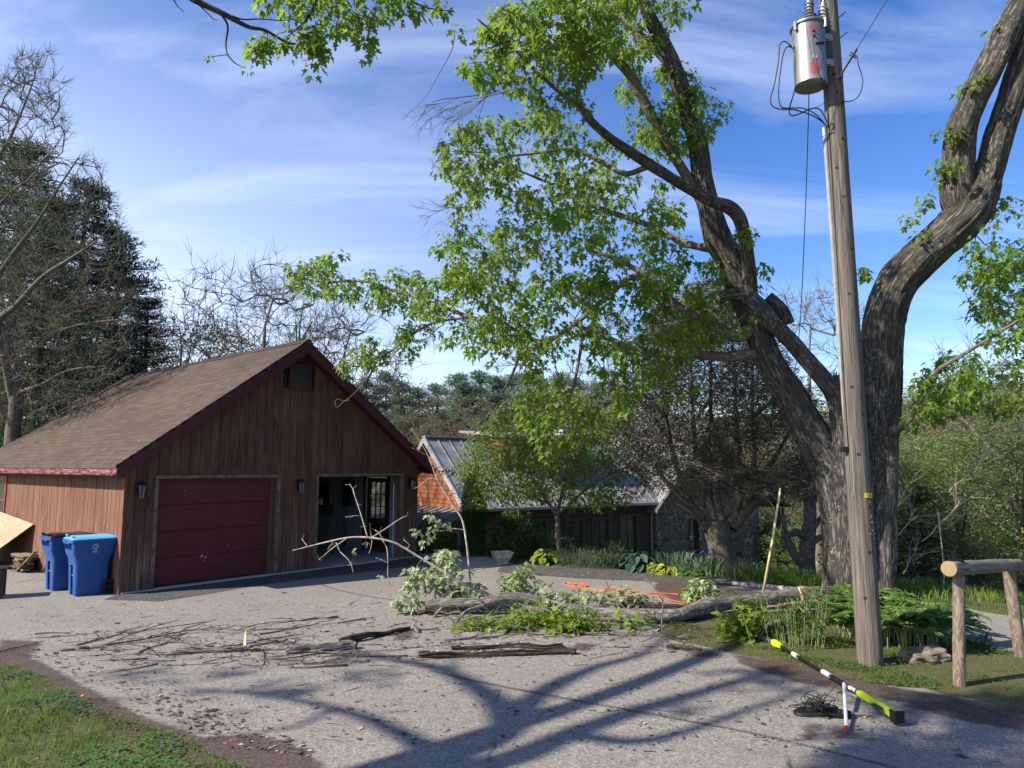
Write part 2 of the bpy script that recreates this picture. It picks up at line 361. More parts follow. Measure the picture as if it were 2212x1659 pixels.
# dark strips along the garage sill and along the bed
pa = wav([G2(225, 1296), (-7.42, 13.70), (-2.56, 19.33), (-1.75, 19.0), G2(900, 1222), G2(780, 1238), G2(640, 1254), G2(540, 1268), G2(430, 1287), G2(340, 1300)], .03, .2, 7)
struct(MB().add([(p[0], p[1], .009) for p in pa], [tuple(range(len(pa)))]).build('dark_strip', M['asphalt_dark']))  # the garage's cast shadow along its sill, put in as a dark strip
pb = wav([G2(1075, 1236), (-.2, 18.5), G2(1180, 1212), G2(1290, 1221), G2(1420, 1234), G2(1560, 1247), G2(1640, 1262), G2(1560, 1268), G2(1400, 1256), G2(1250, 1250)], .04, .2, 9)
struct(MB().add([(p[0], p[1], .010) for p in pb], [tuple(range(len(pb)))]).build('dark_strip', M['asphalt_dark']))
t = NT('concrete_walk'); p = t.geo('Position'); n_ = t.noise(p, 3, 6, .65)
M['concrete'] = t.fin(t.mix(t.rng(n_, .3, .75), (.30, .29, .27), (.43, .41, .38)), .85, t.noise(p, 90, 4), .3, .004)
walk = [(-2.25, 19.25), G2(1000, 1236), G2(1108, 1218), (-.5, 18.9), (-.75, 19.6), (-1.6, 20.6), (-2.6, 22.5), (-3.6, 23.5), (-4.4, 22.8)]
struct(MB().prismz(walk, -.3, .016).build('concrete_walk', M['concrete']))
# a pale kerb of stones beyond the far edge of the drive
kb = [G2(1585, 1264), G2(1660, 1271), G2(1740, 1279), G2(1800, 1285)]
mb = MB(); a = 0
for s_ in range(len(kb) - 1):
    for q in range(4):
        u0, u1 = q / 4, (q + 1) / 4 - .02
        A = Vector(kb[s_]).lerp(Vector(kb[s_ + 1]), u0); B = Vector(kb[s_]).lerp(Vector(kb[s_ + 1]), u1)
        mb.beam((A.x, A.y + .07, .02), (B.x, B.y + .07, .02 + U(-.01, .01)), .14, .09)
kk = mb.build('kerb', M['concrete']); bevel(kk, .012); struct(kk)
# dirt washed on to the asphalt beside the lawn
t = NT('washed_dirt'); p = t.geo('Position'); ed = t.n('ShaderNodeAttribute', attribute_name='edge').outputs['Fac']
al = t.rng(t.ma('ADD', t.ma('MULTIPLY', ed, 1.), t.ma('MULTIPLY', t.ma('ADD', t.noise(p, 7, 6, .7), t.ma('MULTIPLY', t.noise(p, 60, 2), .6)), 1.1)), 1.08, 1.5, 0., .8)
M['dirt'] = t.fin(t.mix(t.rng(t.noise(p, 30, 5, .7), .4, .65), (.05, .035, .029), (.125, .092, .075)), .95, t.noise(p, 70, 4), .6, .008)
t.L.new(al, t.b.inputs['Alpha'])
def dirt_patch(poly, z, inset=.22):
    bm = bmesh.new(); lay = bm.verts.layers.float.new('edge')
    xs = [p[0] for p in poly]; ys = [p[1] for p in poly]; st_ = .09; P2 = [Vector(p) for p in poly]; n = len(P2)
    def dist(q):
        return min((q - (a_ + (b2 - a_) * max(0, min(1, (q - a_).dot(b2 - a_) / max(1e-9, (b2 - a_).length_squared))))).length for a_, b2 in zip(P2, P2[1:] + P2[:1]))
    def inside(x, y):
        c = False; j = n - 1
        for i in range(n):
            if (P2[i].y > y) != (P2[j].y > y) and x < (P2[j].x - P2[i].x) * (y - P2[i].y) / (P2[j].y - P2[i].y + 1e-12) + P2[i].x: c = not c
            j = i
        return c
    nx = int((max(xs) - min(xs)) / st_) + 2; ny_ = int((max(ys) - min(ys)) / st_) + 2; g = {}
    for i in range(nx):
        for j in range(ny_):
            x, y = min(xs) + i * st_, min(ys) + j * st_
            if inside(x, y): v = bm.verts.new((x, y, z)); v[lay] = min(1, dist(Vector((x, y))) / inset); g[i, j] = v
    for (i, j) in g:
        q = [(i, j), (i + 1, j), (i + 1, j + 1), (i, j + 1)]
        if all(k in g for k in q): bm.faces.new([g[k] for k in q])
    me = bpy.data.meshes.new('dirt'); bm.to_mesh(me); bm.free(); me.materials.append(M['dirt']); o = bpy.data.objects.new('dirt', me); COL.objects.link(o); return struct(o)
dirt_patch([G2(-60, 1405), G2(40, 1400), G2(120, 1435), G2(200, 1480), G2(330, 1545), G2(450, 1585), G2(560, 1580), G2(690, 1615), G2(740, 1690), (-1.2, 4.6), (-2.6, 4.8), G2(440, 1680), G2(310, 1620), G2(130, 1530), G2(-60, 1440)], .0085)
for k_, q in enumerate([[(-20, 1375), (110, 1385), (80, 1425), (-20, 1432)], [(1560, 1405), (1720, 1430), (1900, 1475), (2050, 1500), (2240, 1535), (2240, 1585), (2060, 1545), (1880, 1512), (1700, 1475), (1580, 1435)],
         [(1900, 1520), (2060, 1505), (2240, 1560), (2240, 1590), (2080, 1565)], [(1400, 1380), (1520, 1395), (1600, 1425), (1500, 1425)],
         [(1420, 1245), (1700, 1285), (1620, 1310), (1450, 1305), (1400, 1270)], [(1230, 1385), (1300, 1390), (1290, 1412), (1220, 1408)], [(850, 1360), (910, 1355), (900, 1385), (830, 1390)], [(1720, 1560), (1800, 1560), (1790, 1600), (1700, 1610)]]):
    dirt_patch([G2(*a) for a in q], .0075 + .0006 * k_, .25)
# ================================================================ garage
def sidingmat(name, base, light, grey, fade=.5):
    t = NT(name); p = t.pos(); s_ = t.sep(p)
    st = t.noise(t.map(p, (26, 26, 1.6)), 1, 5, .65); n2_ = t.noise(t.map(p, (5, 5, .9)), 1, 4)
    bd = t.n('ShaderNodeTexNoise', {'Vector': t.map(p, (4.6, 4.6, .02)), 'Scale': 1., 'Detail': 0.}).outputs[0]
    col = t.mix(t.rng(st, .3, .7), base, light); col = t.mix(t.rng(bd, .35, .65, 0, .45), col, tuple(c * .6 for c in base))
    low = t.rng(s_[2], .0, 1.4, 1.2, 0.)
    f = t.ma('MULTIPLY', t.ma('ADD', t.rng(n2_, .48, .7, 0, .6), t.ma('MULTIPLY', low, t.rng(n2_, .38, .6))), t.rng(st, .38, .6))
    col = t.mix(t.ma('MULTIPLY', f, fade), col, grey)
    bl = t.ma('MULTIPLY', t.rng(t.noise(t.map(p, (30, 30, 2.2)), 1, 6, .7), .50, .62), t.rng(t.noise(t.map(p, (1.5, 1.5, .7)), 1, 3), .44, .58))
    col = t.mix(bl, col, (.02, .014, .012))
    return t.fin(col, .85, st, .35, .006)
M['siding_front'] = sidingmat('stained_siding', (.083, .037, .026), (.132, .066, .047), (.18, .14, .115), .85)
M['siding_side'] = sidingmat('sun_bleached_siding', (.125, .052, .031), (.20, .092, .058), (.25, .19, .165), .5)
M['maroon'] = plain('maroon_paint', (.066, .010, .018), .6, var=.15, sc=3)
M['maroon_door'] = plain('maroon_door_paint', (.085, .012, .020), .62, var=.1, sc=2, bs=.05)
M['trimwood'] = plain('weathered_trim', (.125, .092, .072), .85, var=.25, sc=9)
M['blackmetal'] = plain('black_metal', (.014, .014, .015), .45, .3)
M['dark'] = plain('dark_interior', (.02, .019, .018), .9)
M['block'] = plain('painted_block', (.24, .265, .30), .85, var=.1, sc=4)
t = NT('window_glass'); t.fin((.03, .04, .04), .05); t.b.inputs['Specular IOR Level'].default_value = .9; M['glass'] = t.m
t = NT('clear_glass'); gl = t.n('ShaderNodeBsdfGlass', {'Roughness': .02, 'IOR': 1.15, 'Color': (.9, .95, .95, 1)}); tr_ = t.n('ShaderNodeBsdfTransparent')
ms = t.n('ShaderNodeMixShader', {0: .7}); t.L.new(gl.outputs[0], ms.inputs[1]); t.L.new(tr_.outputs[0], ms.inputs[2]); t.L.new(ms.outputs[0], t.out.inputs[0]); M['clear'] = t.m
# roof shingles
t = NT('asphalt_shingles'); p = t.pos(); s_ = t.sep(p)
cv = t.n('ShaderNodeCombineXYZ', {0: s_[1], 1: t.ma('MULTIPLY', s_[2], 1.66), 2: 0.}).outputs[0]
br = t.n('ShaderNodeTexBrick', {'Vector': cv, 'Color1': (.056, .037, .028, 1), 'Color2': (.098, .068, .052, 1), 'Mortar': (.025, .019, .017, 1), 'Scale': 1., 'Mortar Size': .006, 'Mortar Smooth': .3, 'Bias': .1, 'Brick Width': .30, 'Row Height': .145})
col = t.mix(t.rng(t.noise(p, 150, 3), .4, .7, 0, .45), br.outputs[0], (.045, .038, .036))
col = t.mix(t.rng(t.noise(t.map(p, (.6, .35, .8)), 1.3, 4), .42, .66, 0, .6), col, (.04, .032, .03))
row = t.ma('FRACT', t.ma('DIVIDE', t.ma('MULTIPLY', s_[2], 1.66), .145))
M['shingle'] = t.fin(col, .93, t.ma('ADD', t.ma('MULTIPLY', row, -1.), t.ma('MULTIPLY', br.outputs[1], -.7)), .9, .012)

GW, GL = 7.44, 9.9; GZ0 = -.02; EH = 2.52; RH = 5.22
garage = thing('garage', 'dark red brown wooden two door garage with brown shingle roof', 'garage', (-7.4, 13.71, 0), math.atan2(.757, .653))
SL = (RH - EH) / (GW / 2)
def roofz(x): return EH + SL * min(x, GW - x)
def boards(mb, x0, x1, zlo, zhi, y, dy, w=.205, gap=.011, along='x', skip=()):
    x = x0; k = 0
    while x < x1 - .02:
        xa, xb = x, min(x + w - gap, x1); zs = [(zlo, zhi)]
        for (sx0, sx1, sz0, sz1) in skip:
            if xb > sx0 + .001 and xa < sx1 - .001:
                nz = []
                for (a_, b2) in zs:
                    if sz1 <= a_ or sz0 >= (99 if callable(b2) else b2): nz.append((a_, b2))
                    else:
                        if a_ < sz0: nz.append((a_, sz0))
                        if sz1 < (b2 if not callable(b2) else 99): nz.append((sz1, b2))
                zs = nz
        for (a_, b2) in zs:
            za, zb = (b2(xa), b2(xb)) if callable(b2) else (b2, b2)
            o_ = U(-.002, .002)
            if along == 'x': V = [(xa, y + o_, a_), (xb, y + o_, a_), (xb, y + o_, zb), (xa, y + o_, za), (xa, y + dy, a_), (xb, y + dy, a_), (xb, y + dy, zb), (xa, y + dy, za)]
            else: V = [(y + o_, xa, a_), (y + o_, xb, a_), (y + o_, xb, zb), (y + o_, xa, za), (y + dy, xa, a_), (y + dy, xb, a_), (y + dy, xb, zb), (y + dy, xa, za)]
            mb.add(V, [(0, 1, 2, 3), (5, 4, 7, 6), (1, 5, 6, 2), (4, 0, 3, 7), (3, 2, 6, 7), (4, 5, 1, 0)])
        x += w; k += 1
D1 = (.62, 3.22); D2 = (4.30, 6.84); DH = 2.15
# front wall: lower run below the belt, gable boards above, lapped over it
cuts = [D1[0], D1[1], D2[0], D2[1]]
mb = MB()
for (a_, b2, zl) in ((0.0, D1[0], 0), (D1[0], D1[1], DH), (D1[1], D2[0], 0), (D2[0], D2[1], DH), (D2[1], GW, 0)):
    boards(mb, a_ + .002, b2 - .002, zl, 2.40, 0, .03)
for (a_, b2, zl) in ((0.03, D1[0], 0), (D1[0], D1[1], DH), (D1[1], D2[0], 0), (D2[0], D2[1], DH), (D2[1], GW - .03, 0)):
    mb.box(a_, b2, .031, .14, zl, 2.40)
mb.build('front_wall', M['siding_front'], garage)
mb = MB()
VX = (3.44, 3.98); VZ = (4.18, 4.86)
boards(mb, 0.002, GW - .002, 2.38, roofz, -.022, .03, skip=[(VX[0], VX[1], VZ[0], VZ[1])])
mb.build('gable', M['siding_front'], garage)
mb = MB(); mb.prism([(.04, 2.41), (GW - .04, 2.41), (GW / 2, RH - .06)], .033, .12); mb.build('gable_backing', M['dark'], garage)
# side, back and right walls
mb = MB(); WY = (7.62, 8.55); WZ = (.98, 2.06)
boards(mb, 0.0, GL, 0, 2.46, 0, .03, along='y', skip=[(WY[0], WY[1], WZ[0], WZ[1])])
for q in ((.0, WY[0], 0, 2.46), (WY[1], GL, 0, 2.46), (WY[0], WY[1], 0, WZ[0]), (WY[0], WY[1], WZ[1], 2.46)): mb.box(.031, .14, q[0] + .15, q[1], q[2], q[3])
mb.box(-.012, .035, -.022, .062, 0, 2.46)
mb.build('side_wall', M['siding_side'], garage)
mb = MB(); DY = (1.08, 2.06)
boards(mb, 0.03, GL, 0, 2.46, GW, -.03, along='y', skip=[(DY[0], DY[1], 0, 2.1)])
mb.build('side_wall', M['siding_front'], garage)
mb = MB()
for q in ((.15, DY[0], 0, 2.46), (DY[1], GL, 0, 2.46), (DY[0], DY[1], 2.1, 2.46)): mb.box(GW - .14, GW - .031, q[0], q[1], q[2], q[3])
mb.build('inner_wall', M['block'], garage)
mb = MB(); mb.box(.03, GW - .03, GL - .15, GL - .02, 0, 2.46); mb.prism([(.03, 2.46), (GW - .03, 2.46), (GW / 2, RH - .06)], GL - .15, GL - .02); mb.build('back_wall', M['siding_front'], garage)
mb = MB(); mb.box(3.66, 3.78, .16, GL - .2, 0, 2.40); mb.build('partition', M['block'], garage)
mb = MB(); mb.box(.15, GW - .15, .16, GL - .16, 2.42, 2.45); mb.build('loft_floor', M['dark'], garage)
mb = MB(); mb.box(.04, GW - .04, -.06, GL - .05, -.1, .035); mb.build('floor_slab', M['concrete'], garage)
# roof: two slabs with courses stepped along the slope
OS, OF = .27, .30; mb = MB(); th = .07
for sgn in (0, 1):
    n_c = 34; run = GW / 2 + OS; zt = lambda u: RH + .10 - SL * u
    for k in range(n_c):
        u0, u1 = run * k / n_c, run * (k + 1) / n_c + .02
        xa, xb = (GW / 2 - u0, GW / 2 - u1) if sgn == 0 else (GW / 2 + u0, GW / 2 + u1)
        za, zb = zt(u0), zt(u1) + .011
        y0, y1 = -OF, GL + .25
        V = [(xa, y0, za), (xb, y0, zb), (xb, y1, zb), (xa, y1, za), (xa, y0, za - th), (xb, y0, zb - th), (xb, y1, zb - th), (xa, y1, za - th)]
        mb.add(V, [(0, 1, 2, 3), (4, 7, 6, 5), (0, 4, 5, 1), (1, 5, 6, 2), (2, 6, 7, 3)])
y = -OF - .01
while y < GL + .2:                            # ridge caps
    mb.add([(GW / 2, y, RH + .135), (GW / 2 - .14, y, RH + .03), (GW / 2 - .14, y + .22, RH + .017), (GW / 2, y + .22, RH + .122), (GW / 2 + .14, y, RH + .03), (GW / 2 + .14, y + .22, RH + .017)], [(0, 1, 2, 3), (0, 3, 5, 4)])
    y += .2
roof = mb.build('roof', M['shingle'], garage)
# rake boards, soffit, gutter
def rake(mb, yy, dy_, sg_):
    for sgn in (sg_,):
        e = GW / 2 + OS; pts = []
        xe = GW / 2 - e if sgn == 0 else GW / 2 + e
        zt0, zt1 = RH + .03, RH + .03 - SL * e
        poly = [(GW / 2, zt0), (xe, zt1), (xe, zt1 - .19), (GW / 2, zt0 - .245)]
        mb.prism(poly, yy, yy + dy_)
for y_ in (-OF - .03, GL + .25):
    for s_ in (0, 1): mb = MB(); rake(mb, y_, .028, s_); mb.build('rake_board', M['maroon'], garage)
mb = MB()
for sgn in (0, 1):
    e = GW / 2 + OS; xe = GW / 2 - e if sgn == 0 else GW / 2 + e
    mb.add([(GW / 2, -OF, RH - .16), (xe, -OF, RH - .16 - SL * e + .03), (xe, -.03, RH - .16 - SL * e + .03), (GW / 2, -.03, RH - .16)], [(0, 1, 2, 3)])
EZ = RH + .03 - SL * (GW / 2 + OS)
for x0, x1 in ((-OS + .01, 0.0), (GW, GW + OS - .01)): mb.box(x0, x1, -.02, GL, EZ - .14, EZ - .12)
mb.build('soffit', M['maroon'], garage)
t = NT('peeling_gutter'); p = t.pos(); M['gutter'] = t.fin(t.mix(t.rng(t.noise(t.map(p, (1, 1.2, 8)), 3, 6, .7), .45, .62), (.15, .03, .035), (.42, .26, .24)), .55, t.noise(p, 30, 3), .2, .004)
for xs in (-1, 1):
    mb = MB(); X = (-OS if xs < 0 else GW + OS)
    pr = [(0, 0), (0, -.115), (.075, -.12), (.105, -.07), (.125, -.012), (.115, -.012), (.09, -.07), (.065, -.108), (.012, -.105), (.012, 0)]
    mb.prism([(X + xs * a_, EZ + .0 + b2) for a_, b2 in pr], -OF - .02, GL + .2)
    for yy in np.arange(.3, GL, .9): mb.box(min(X, X + xs * .12), max(X, X + xs * .12), yy, yy + .02, EZ - .018, EZ - .006)
    mb.build('gutter', M['gutter'], garage)
mb = MB(); mb.box(-OS + .004, -OS + .022, -OF, GL + .2, EZ - .15, EZ + .02); mb.build('fascia', M['maroon'], garage)
# vent with slats
mb = MB(); 
for q in ((VX[0] - .03, VX[0] + .03, VZ[0] - .03, VZ[1] + .03), (VX[1] - .03, VX[1] + .03, VZ[0] - .03, VZ[1] + .03)): mb.box(q[0], q[1], -.055, -.0, q[2], q[3])
mb.box(VX[0] + .031, VX[1] - .031, -.054, .0, VZ[0] - .03, VZ[0] + .03); mb.box(VX[0] + .031, VX[1] - .031, -.054, .0, VZ[1] - .03, VZ[1] + .03)
vent = mb.build('vent', M['maroon'], garage)
mb = MB()
for k in range(11):
    z = VZ[0] + .06 + k * .053; mb.add([(VX[0] + .03, -.045, z - .02), (VX[1] - .03, -.045, z - .02), (VX[1] - .03, .0, z + .022), (VX[0] + .03, .0, z + .022), (VX[0] + .03, -.045, z - .026), (VX[1] - .03, -.045, z - .026), (VX[1] - .03, .0, z + .016), (VX[0] + .03, .0, z + .016)], [(0, 1, 2, 3), (5, 4, 7, 6), (0, 4, 5, 1)])
mb.build('louvre', plain('grey_louvre', (.10, .085, .075), .8), vent)
# door casings and the closed door
def casing(x0, x1):
    mb = MB(); w = .07
    mb.box(x0 - w, x0, -.05, .0, 0.0, DH + w); mb.box(x1, x1 + w, -.05, .0, 0.0, DH + w); mb.box(x0 + .0005, x1 - .0005, -.048, .0, DH, DH + w)
    mb.box(x0 - .018, x0 - .001, -.02, .16, 0, DH - .001); mb.box(x1 + .001, x1 + .018, -.02, .16, 0, DH - .001)
    return mb.build('door_casing', M['trimwood'], garage)
casing(*D1); casing(*D2)
mb = MB(); nP = 4; hh = (DH - .06) / nP
for k in range(nP):
    z0 = .06 + k * hh; mb.box(D1[0] + .01, D1[1] - .12, .10, .14, z0 + .005, z0 + hh - .005)
door = mb.build('overhead_door', M['maroon_door'], garage); bevel(door, .006, 2)
mb = MB(); mb.box(D1[0] + .01, D1[1] - .12, .125, .15, .06, DH); mb.build('door_backing', M['maroon_door'], door)
mb = MB(); mb.box(D1[1] - .118, D1[1] - .01, .06, .15, 0.04, DH); mb.build('door_jamb', M['siding_front'], garage)
mb = MB(); mb.box(D1[0] + .01, D1[1] - .13, .095, .15, .036, .058); mb.build('weather_strip', M['blackmetal'], door)
mb = MB()
for (cx_, cz_, r_) in ((1.62, .56, .035), (1.70, .53, .03), (1.66, .46, .02), (1.75, .60, .015), (2.2, .72, .018), (1.2, 1.9, .014)):
    mb.prism([(cx_ + r_ * math.cos(a_) * U(.6, 1.2), cz_ + r_ * math.sin(a_) * U(.5, 1.1)) for a_ in np.linspace(0, 6.28, 9)[:-1]], .0975, .0995)
mb.build('paint_chip', plain('bare_chip', (.30, .18, .18), .8), door)
mb = MB(); mb.tube([(1.9, .095, .30), (1.9, .06, .30), (1.98, .06, .30), (1.98, .095, .30)], .008, 6); mb.build('handle', M['blackmetal'], door)
# wall lanterns
def lantern(cx_, cz_):
    mb = MB(); y = -.03
    mb.box(cx_ - .055, cx_ + .055, y - .02, y + .006, cz_ - .06, cz_ + .16)
    mb.beam((cx_, y - .02, cz_ + .15), (cx_, y - .10, cz_ + .17), .02, .02)
    c = Vector((cx_, y - .11, cz_))
    for a_ in range(6):
        an = a_ * math.pi / 3; p0 = c + Vector((.062 * math.cos(an), .062 * math.sin(an), -.15)); p1 = c + Vector((.078 * math.cos(an), .078 * math.sin(an), .10)); mb.beam(p0, p1, .011, .011)
    mb.lathe([(.07, -.165), (.07, -.15)], 6, c); mb.lathe([(.095, .10), (.088, .12), (.05, .155), (.02, .175), (.012, .2)], 6, c)
    o = mb.build('wall_lantern', M['blackmetal'], garage)
    g = MB(); g.lathe([(.055, -.149), (.07, .099)], 6, c); g.build('glass_shade', M['lglass'], o)
    return o
t = NT('dusty_glass'); t.fin((.22, .22, .20), .15); t.b.inputs['Alpha'].default_value = .45; M['lglass'] = t.m
lantern(.27, 1.93); lantern(3.78, 1.93); lantern(7.14, 1.93)
# side window
mb = MB(); a_, b2 = WY; z0, z1 = WZ
mb.box(-.03, .03, a_ - .09, a_, z0 - .09, z1 + .09); mb.box(-.03, .03, b2, b2 + .09, z0 - .09, z1 + .09)
mb.box(-.029, .03, a_ + .0005, b2 - .0005, z1, z1 + .09); mb.box(-.05, .03, a_ + .0005, b2 - .0005, z0 - .09, z0)
M['redtrim'] = plain('red_window_paint', (.22, .025, .035), .5)
wf = mb.build('window', M['redtrim'], garage)
mb = MB(); zm = (z0 + z1) / 2
for q in ((a_, a_ + .05, z0, z1), (b2 - .05, b2, z0, z1), (a_ + .0505, b2 - .0505, z0, z0 + .06), (a_ + .0505, b2 - .0505, z1 - .05, z1), (a_ + .0505, b2 - .0505, zm - .025, zm + .025)): mb.box(.0, .045, q[0], q[1], q[2], q[3])
mb.build('sash', M['redtrim'], wf); mb = MB(); mb.box(.02, .026, a_ + .04, b2 - .04, z0 + .05, z1 - .04); mb.build('pane', M['glass'], wf)
# door in the far wall of the open bay
mb = MB(); X0 = GW - .10
M['darkwood'] = plain('dark_wood', (.045, .022, .014), .6, var=.2)
a_, b2 = DY
mb.box(X0, X0 + .045, a_ + .03, b2 - .03, .04, .95); mb.box(X0, X0 + .045, a_ + .03, a_ + .17, .951, 2.07); mb.box(X0, X0 + .045, b2 - .17, b2 - .03, .951, 2.07); mb.box(X0, X0 + .045, a_ + .171, b2 - .171, 1.95, 2.07)
w3 = (b2 - a_ - .34) / 3
for k in (1, 2): mb.box(X0 + .005, X0 + .04, a_ + .17 + w3 * k - .012, a_ + .17 + w3 * k + .012, .951, 1.95)
for k in (1, 2): mb.box(X0 + .006, X0 + .039, a_ + .171, b2 - .171, .95 + k * .333 - .012, .95 + k * .333 + .012)
for yy in (a_ + .14, a_ + .52): mb.box(X0 - .012, X0 - .0, yy, yy + .3, .2, .8)
dd = mb.build('side_door', M['darkwood'], garage)
mb = MB(); mb.box(X0 + .018, X0 + .024, a_ + .17, b2 - .17, .951, 1.95); mb.build('door_panes', M['clear'], dd)
mb = MB(); mb.lathe([(.012, 0), (.012, .05), (.03, .055), (.03, .085), (.01, .09)], 10, (0, 0, 0), Matrix.Translation((X0, a_ + .11, .95)) @ Matrix.Rotation(R(-90), 4, 'Y')); mb.build('handle', plain('brass', (.5, .35, .12), .3, 1.), dd)
mb = MB(); mb.box(GW - .155, GW - .141, a_ - .09, a_, 0.04, 2.2); mb.box(GW - .155, GW - .141, b2, b2 + .09, 0.04, 2.2); mb.box(GW - .155, GW - .141, a_ + .001, b2 - .001, 2.11, 2.2); mb.build('door_frame', M['darkwood'], garage)
# things on the inner wall
mb = MB(); mb.box(GW - .26, GW - .142, 2.55, 2.98, 1.25, 1.95); mb.tube([(GW - .19, 2.7, 1.95), (GW - .19, 2.7, 2.42)], .02, 8); mb.tube([(GW - .19, 2.9, 1.25), (GW - .19, 2.9, .1)], .02, 8)
bevel(mb.build('breaker_box', plain('grey_steel', (.05, .052, .055), .5, .3), garage), .008)
mb = MB(); mb.box(GW - .45, GW - .142, 3.6, 5.6, 1.20, 1.24); mb.box(GW - .43, GW - .15, 3.58, 3.62, .95, 1.20); mb.box(GW - .45, GW - .15, 3.9, 5.9, 1.92, 1.95)
mb.box(GW - .2, GW - .143, 3.8, 6.2, 1.26, 1.9); shelf = mb.build('wall_shelf', M['darkwood'], garage)
tow = thing('paper_roll', 'white paper towel roll on the dark wall shelf inside the open bay', 'paper roll')
GR = Matrix.Translation(garage.location) @ Matrix.Rotation(garage.rotation_euler.z, 4, 'Z')
tow.location = GR @ Vector((GW - .33, 4.25, 1.241)); 
MB().lathe([(.055, 0), (.057, .01), (.057, .26), (.055, .27), (.02, .27)], 16).build('sheet_roll', plain('white_paper', (.8, .8, .78), .8), tow)
jug = thing('jug', 'pale plastic jug beside the paper roll on the shelf', 'jug', GR @ Vector((GW - .3, 4.02, 1.241)))
MB().lathe([(.05, 0), (.06, .01), (.062, .12), (.04, .17), (.018, .19), (.018, .205)], 16).build('bottle_body', plain('cloudy_plastic', (.55, .56, .55), .4), jug)
MB().lathe([(.022, .205), (.022, .232), (.018, .236)], 12).build('cap', plain('dull_blue_cap', (.1, .14, .3), .4), jug)
# track of the raised door and the door itself lying under the loft
mb = MB(); 
for xx in (D2[0] + .06, D2[1] - .06): mb.tube([(xx, .2, .05), (xx, .2, 1.95), (xx, .35, 2.2), (xx, .6, 2.28), (xx, 2.6, 2.3)], .018, 6)
mb.build('door_track', plain('galvanised', (.35, .36, .37), .4, .7), garage)
mb = MB(); mb.box(D2[0] + .05, D2[1] - .05, .62, 2.7, 2.31, 2.35); mb.build('overhead_door', M['maroon_door'], garage)
# ================================================================ house behind the drive
def shinglemat(name, c1, c2, c3, bw=.13, rh=.13):
    t = NT(name); p = t.pos(); s_ = t.sep(p)
    cv = t.n('ShaderNodeCombineXYZ', {0: t.ma('ADD', s_[0], s_[1]), 1: s_[2], 2: 0.}).outputs[0]
    br = t.n('ShaderNodeTexBrick', {'Vector': cv, 'Color1': c1 + (1,), 'Color2': c2 + (1,), 'Mortar': tuple(c * .2 for c in c1) + (1,), 'Scale': 1., 'Mortar Size': .006, 'Mortar Smooth': .2, 'Bias': 0., 'Brick Width': bw, 'Row Height': rh})
    rw = t.ma('FLOOR', t.ma('DIVIDE', s_[2], rh)); 
    cell = t.n('ShaderNodeTexWhiteNoise', {'Vector': t.n('ShaderNodeCombineXYZ', {0: t.ma('FLOOR', t.ma('DIVIDE', t.ma('ADD', t.ma('ADD', s_[0], s_[1]), t.ma('MULTIPLY', rw, bw * .5)), bw)), 1: rw, 2: 0.}).outputs[0]}, noise_dimensions='3D').outputs[0]
    col = t.mix(t.ma('MULTIPLY', cell, .75), br.outputs[0], c3)
    fr = t.ma('FRACT', t.ma('DIVIDE', s_[2], rh))
    col = t.mix(t.rng(fr, .0, .12, .6, 0.), col, tuple(c * .25 for c in c1))
    return t.fin(col, .85, t.ma('SUBTRACT', t.ma('MULTIPLY', fr, -1.), br.outputs[1]), .8, .02)
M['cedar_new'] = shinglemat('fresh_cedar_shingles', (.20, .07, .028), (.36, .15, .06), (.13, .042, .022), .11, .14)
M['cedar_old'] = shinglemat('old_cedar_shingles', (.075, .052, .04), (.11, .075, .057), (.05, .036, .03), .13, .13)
t = NT('field_stone'); p = t.pos()
vv = t.map(p, (1., 1., 2.1)); w_ = t.n('ShaderNodeMix', {4: vv, 5: t.n('ShaderNodeTexNoise', {'Vector': p, 'Scale': 5.}).outputs[1], 0: .14}, data_type='VECTOR').outputs[1]
e_ = t.vor(w_, 3.1, 'DISTANCE_TO_EDGE'); cc = t.n('ShaderNodeTexVoronoi', {'Vector': w_, 'Scale': 3.1}).outputs['Color']
col = t.ramp(t.sep(cc)[0], [(0, (.08, .065, .05)), (.4, (.19, .15, .11)), (.7, (.14, .12, .10)), (1, (.26, .205, .145))])
col = t.mix(t.rng(t.noise(p, 20, 5, .7), .35, .7, 0, .6), col, (.05, .045, .04)); col = t.mix(t.rng(e_, .03, .07, 1, 0), col, (.33, .30, .26))
M['stone'] = t.fin(col, .9, t.ma('ADD', t.rng(e_, .02, .12), t.ma('MULTIPLY', t.noise(p, 18, 5), .5)), 1., .05)
M['metalroof'] = plain('grey_metal_roof', (.21, .21, .215), .5, .15, .06, 2, .03)
M['metaltrim'] = plain('grey_metal_trim', (.33, .33, .35), .45, .2, .06, 3, .03)
M['grey_siding'] = plain('grey_clapboard', (.085, .088, .09), .8)
M['porchwood'] = plain('dark_porch_paint', (.035, .017, .017), .7)
hr = math.atan2(.543, .84); HX = Vector((-1.38, 21., -1.3))
house = thing('house', 'low house with grey standing seam metal roof, cedar shingles and fieldstone end', 'house', HX, hr)
EZH = 2.48; RY = 2.75; RZ = 4.63; WL = 7.75; sl = (RZ - EZH) / RY
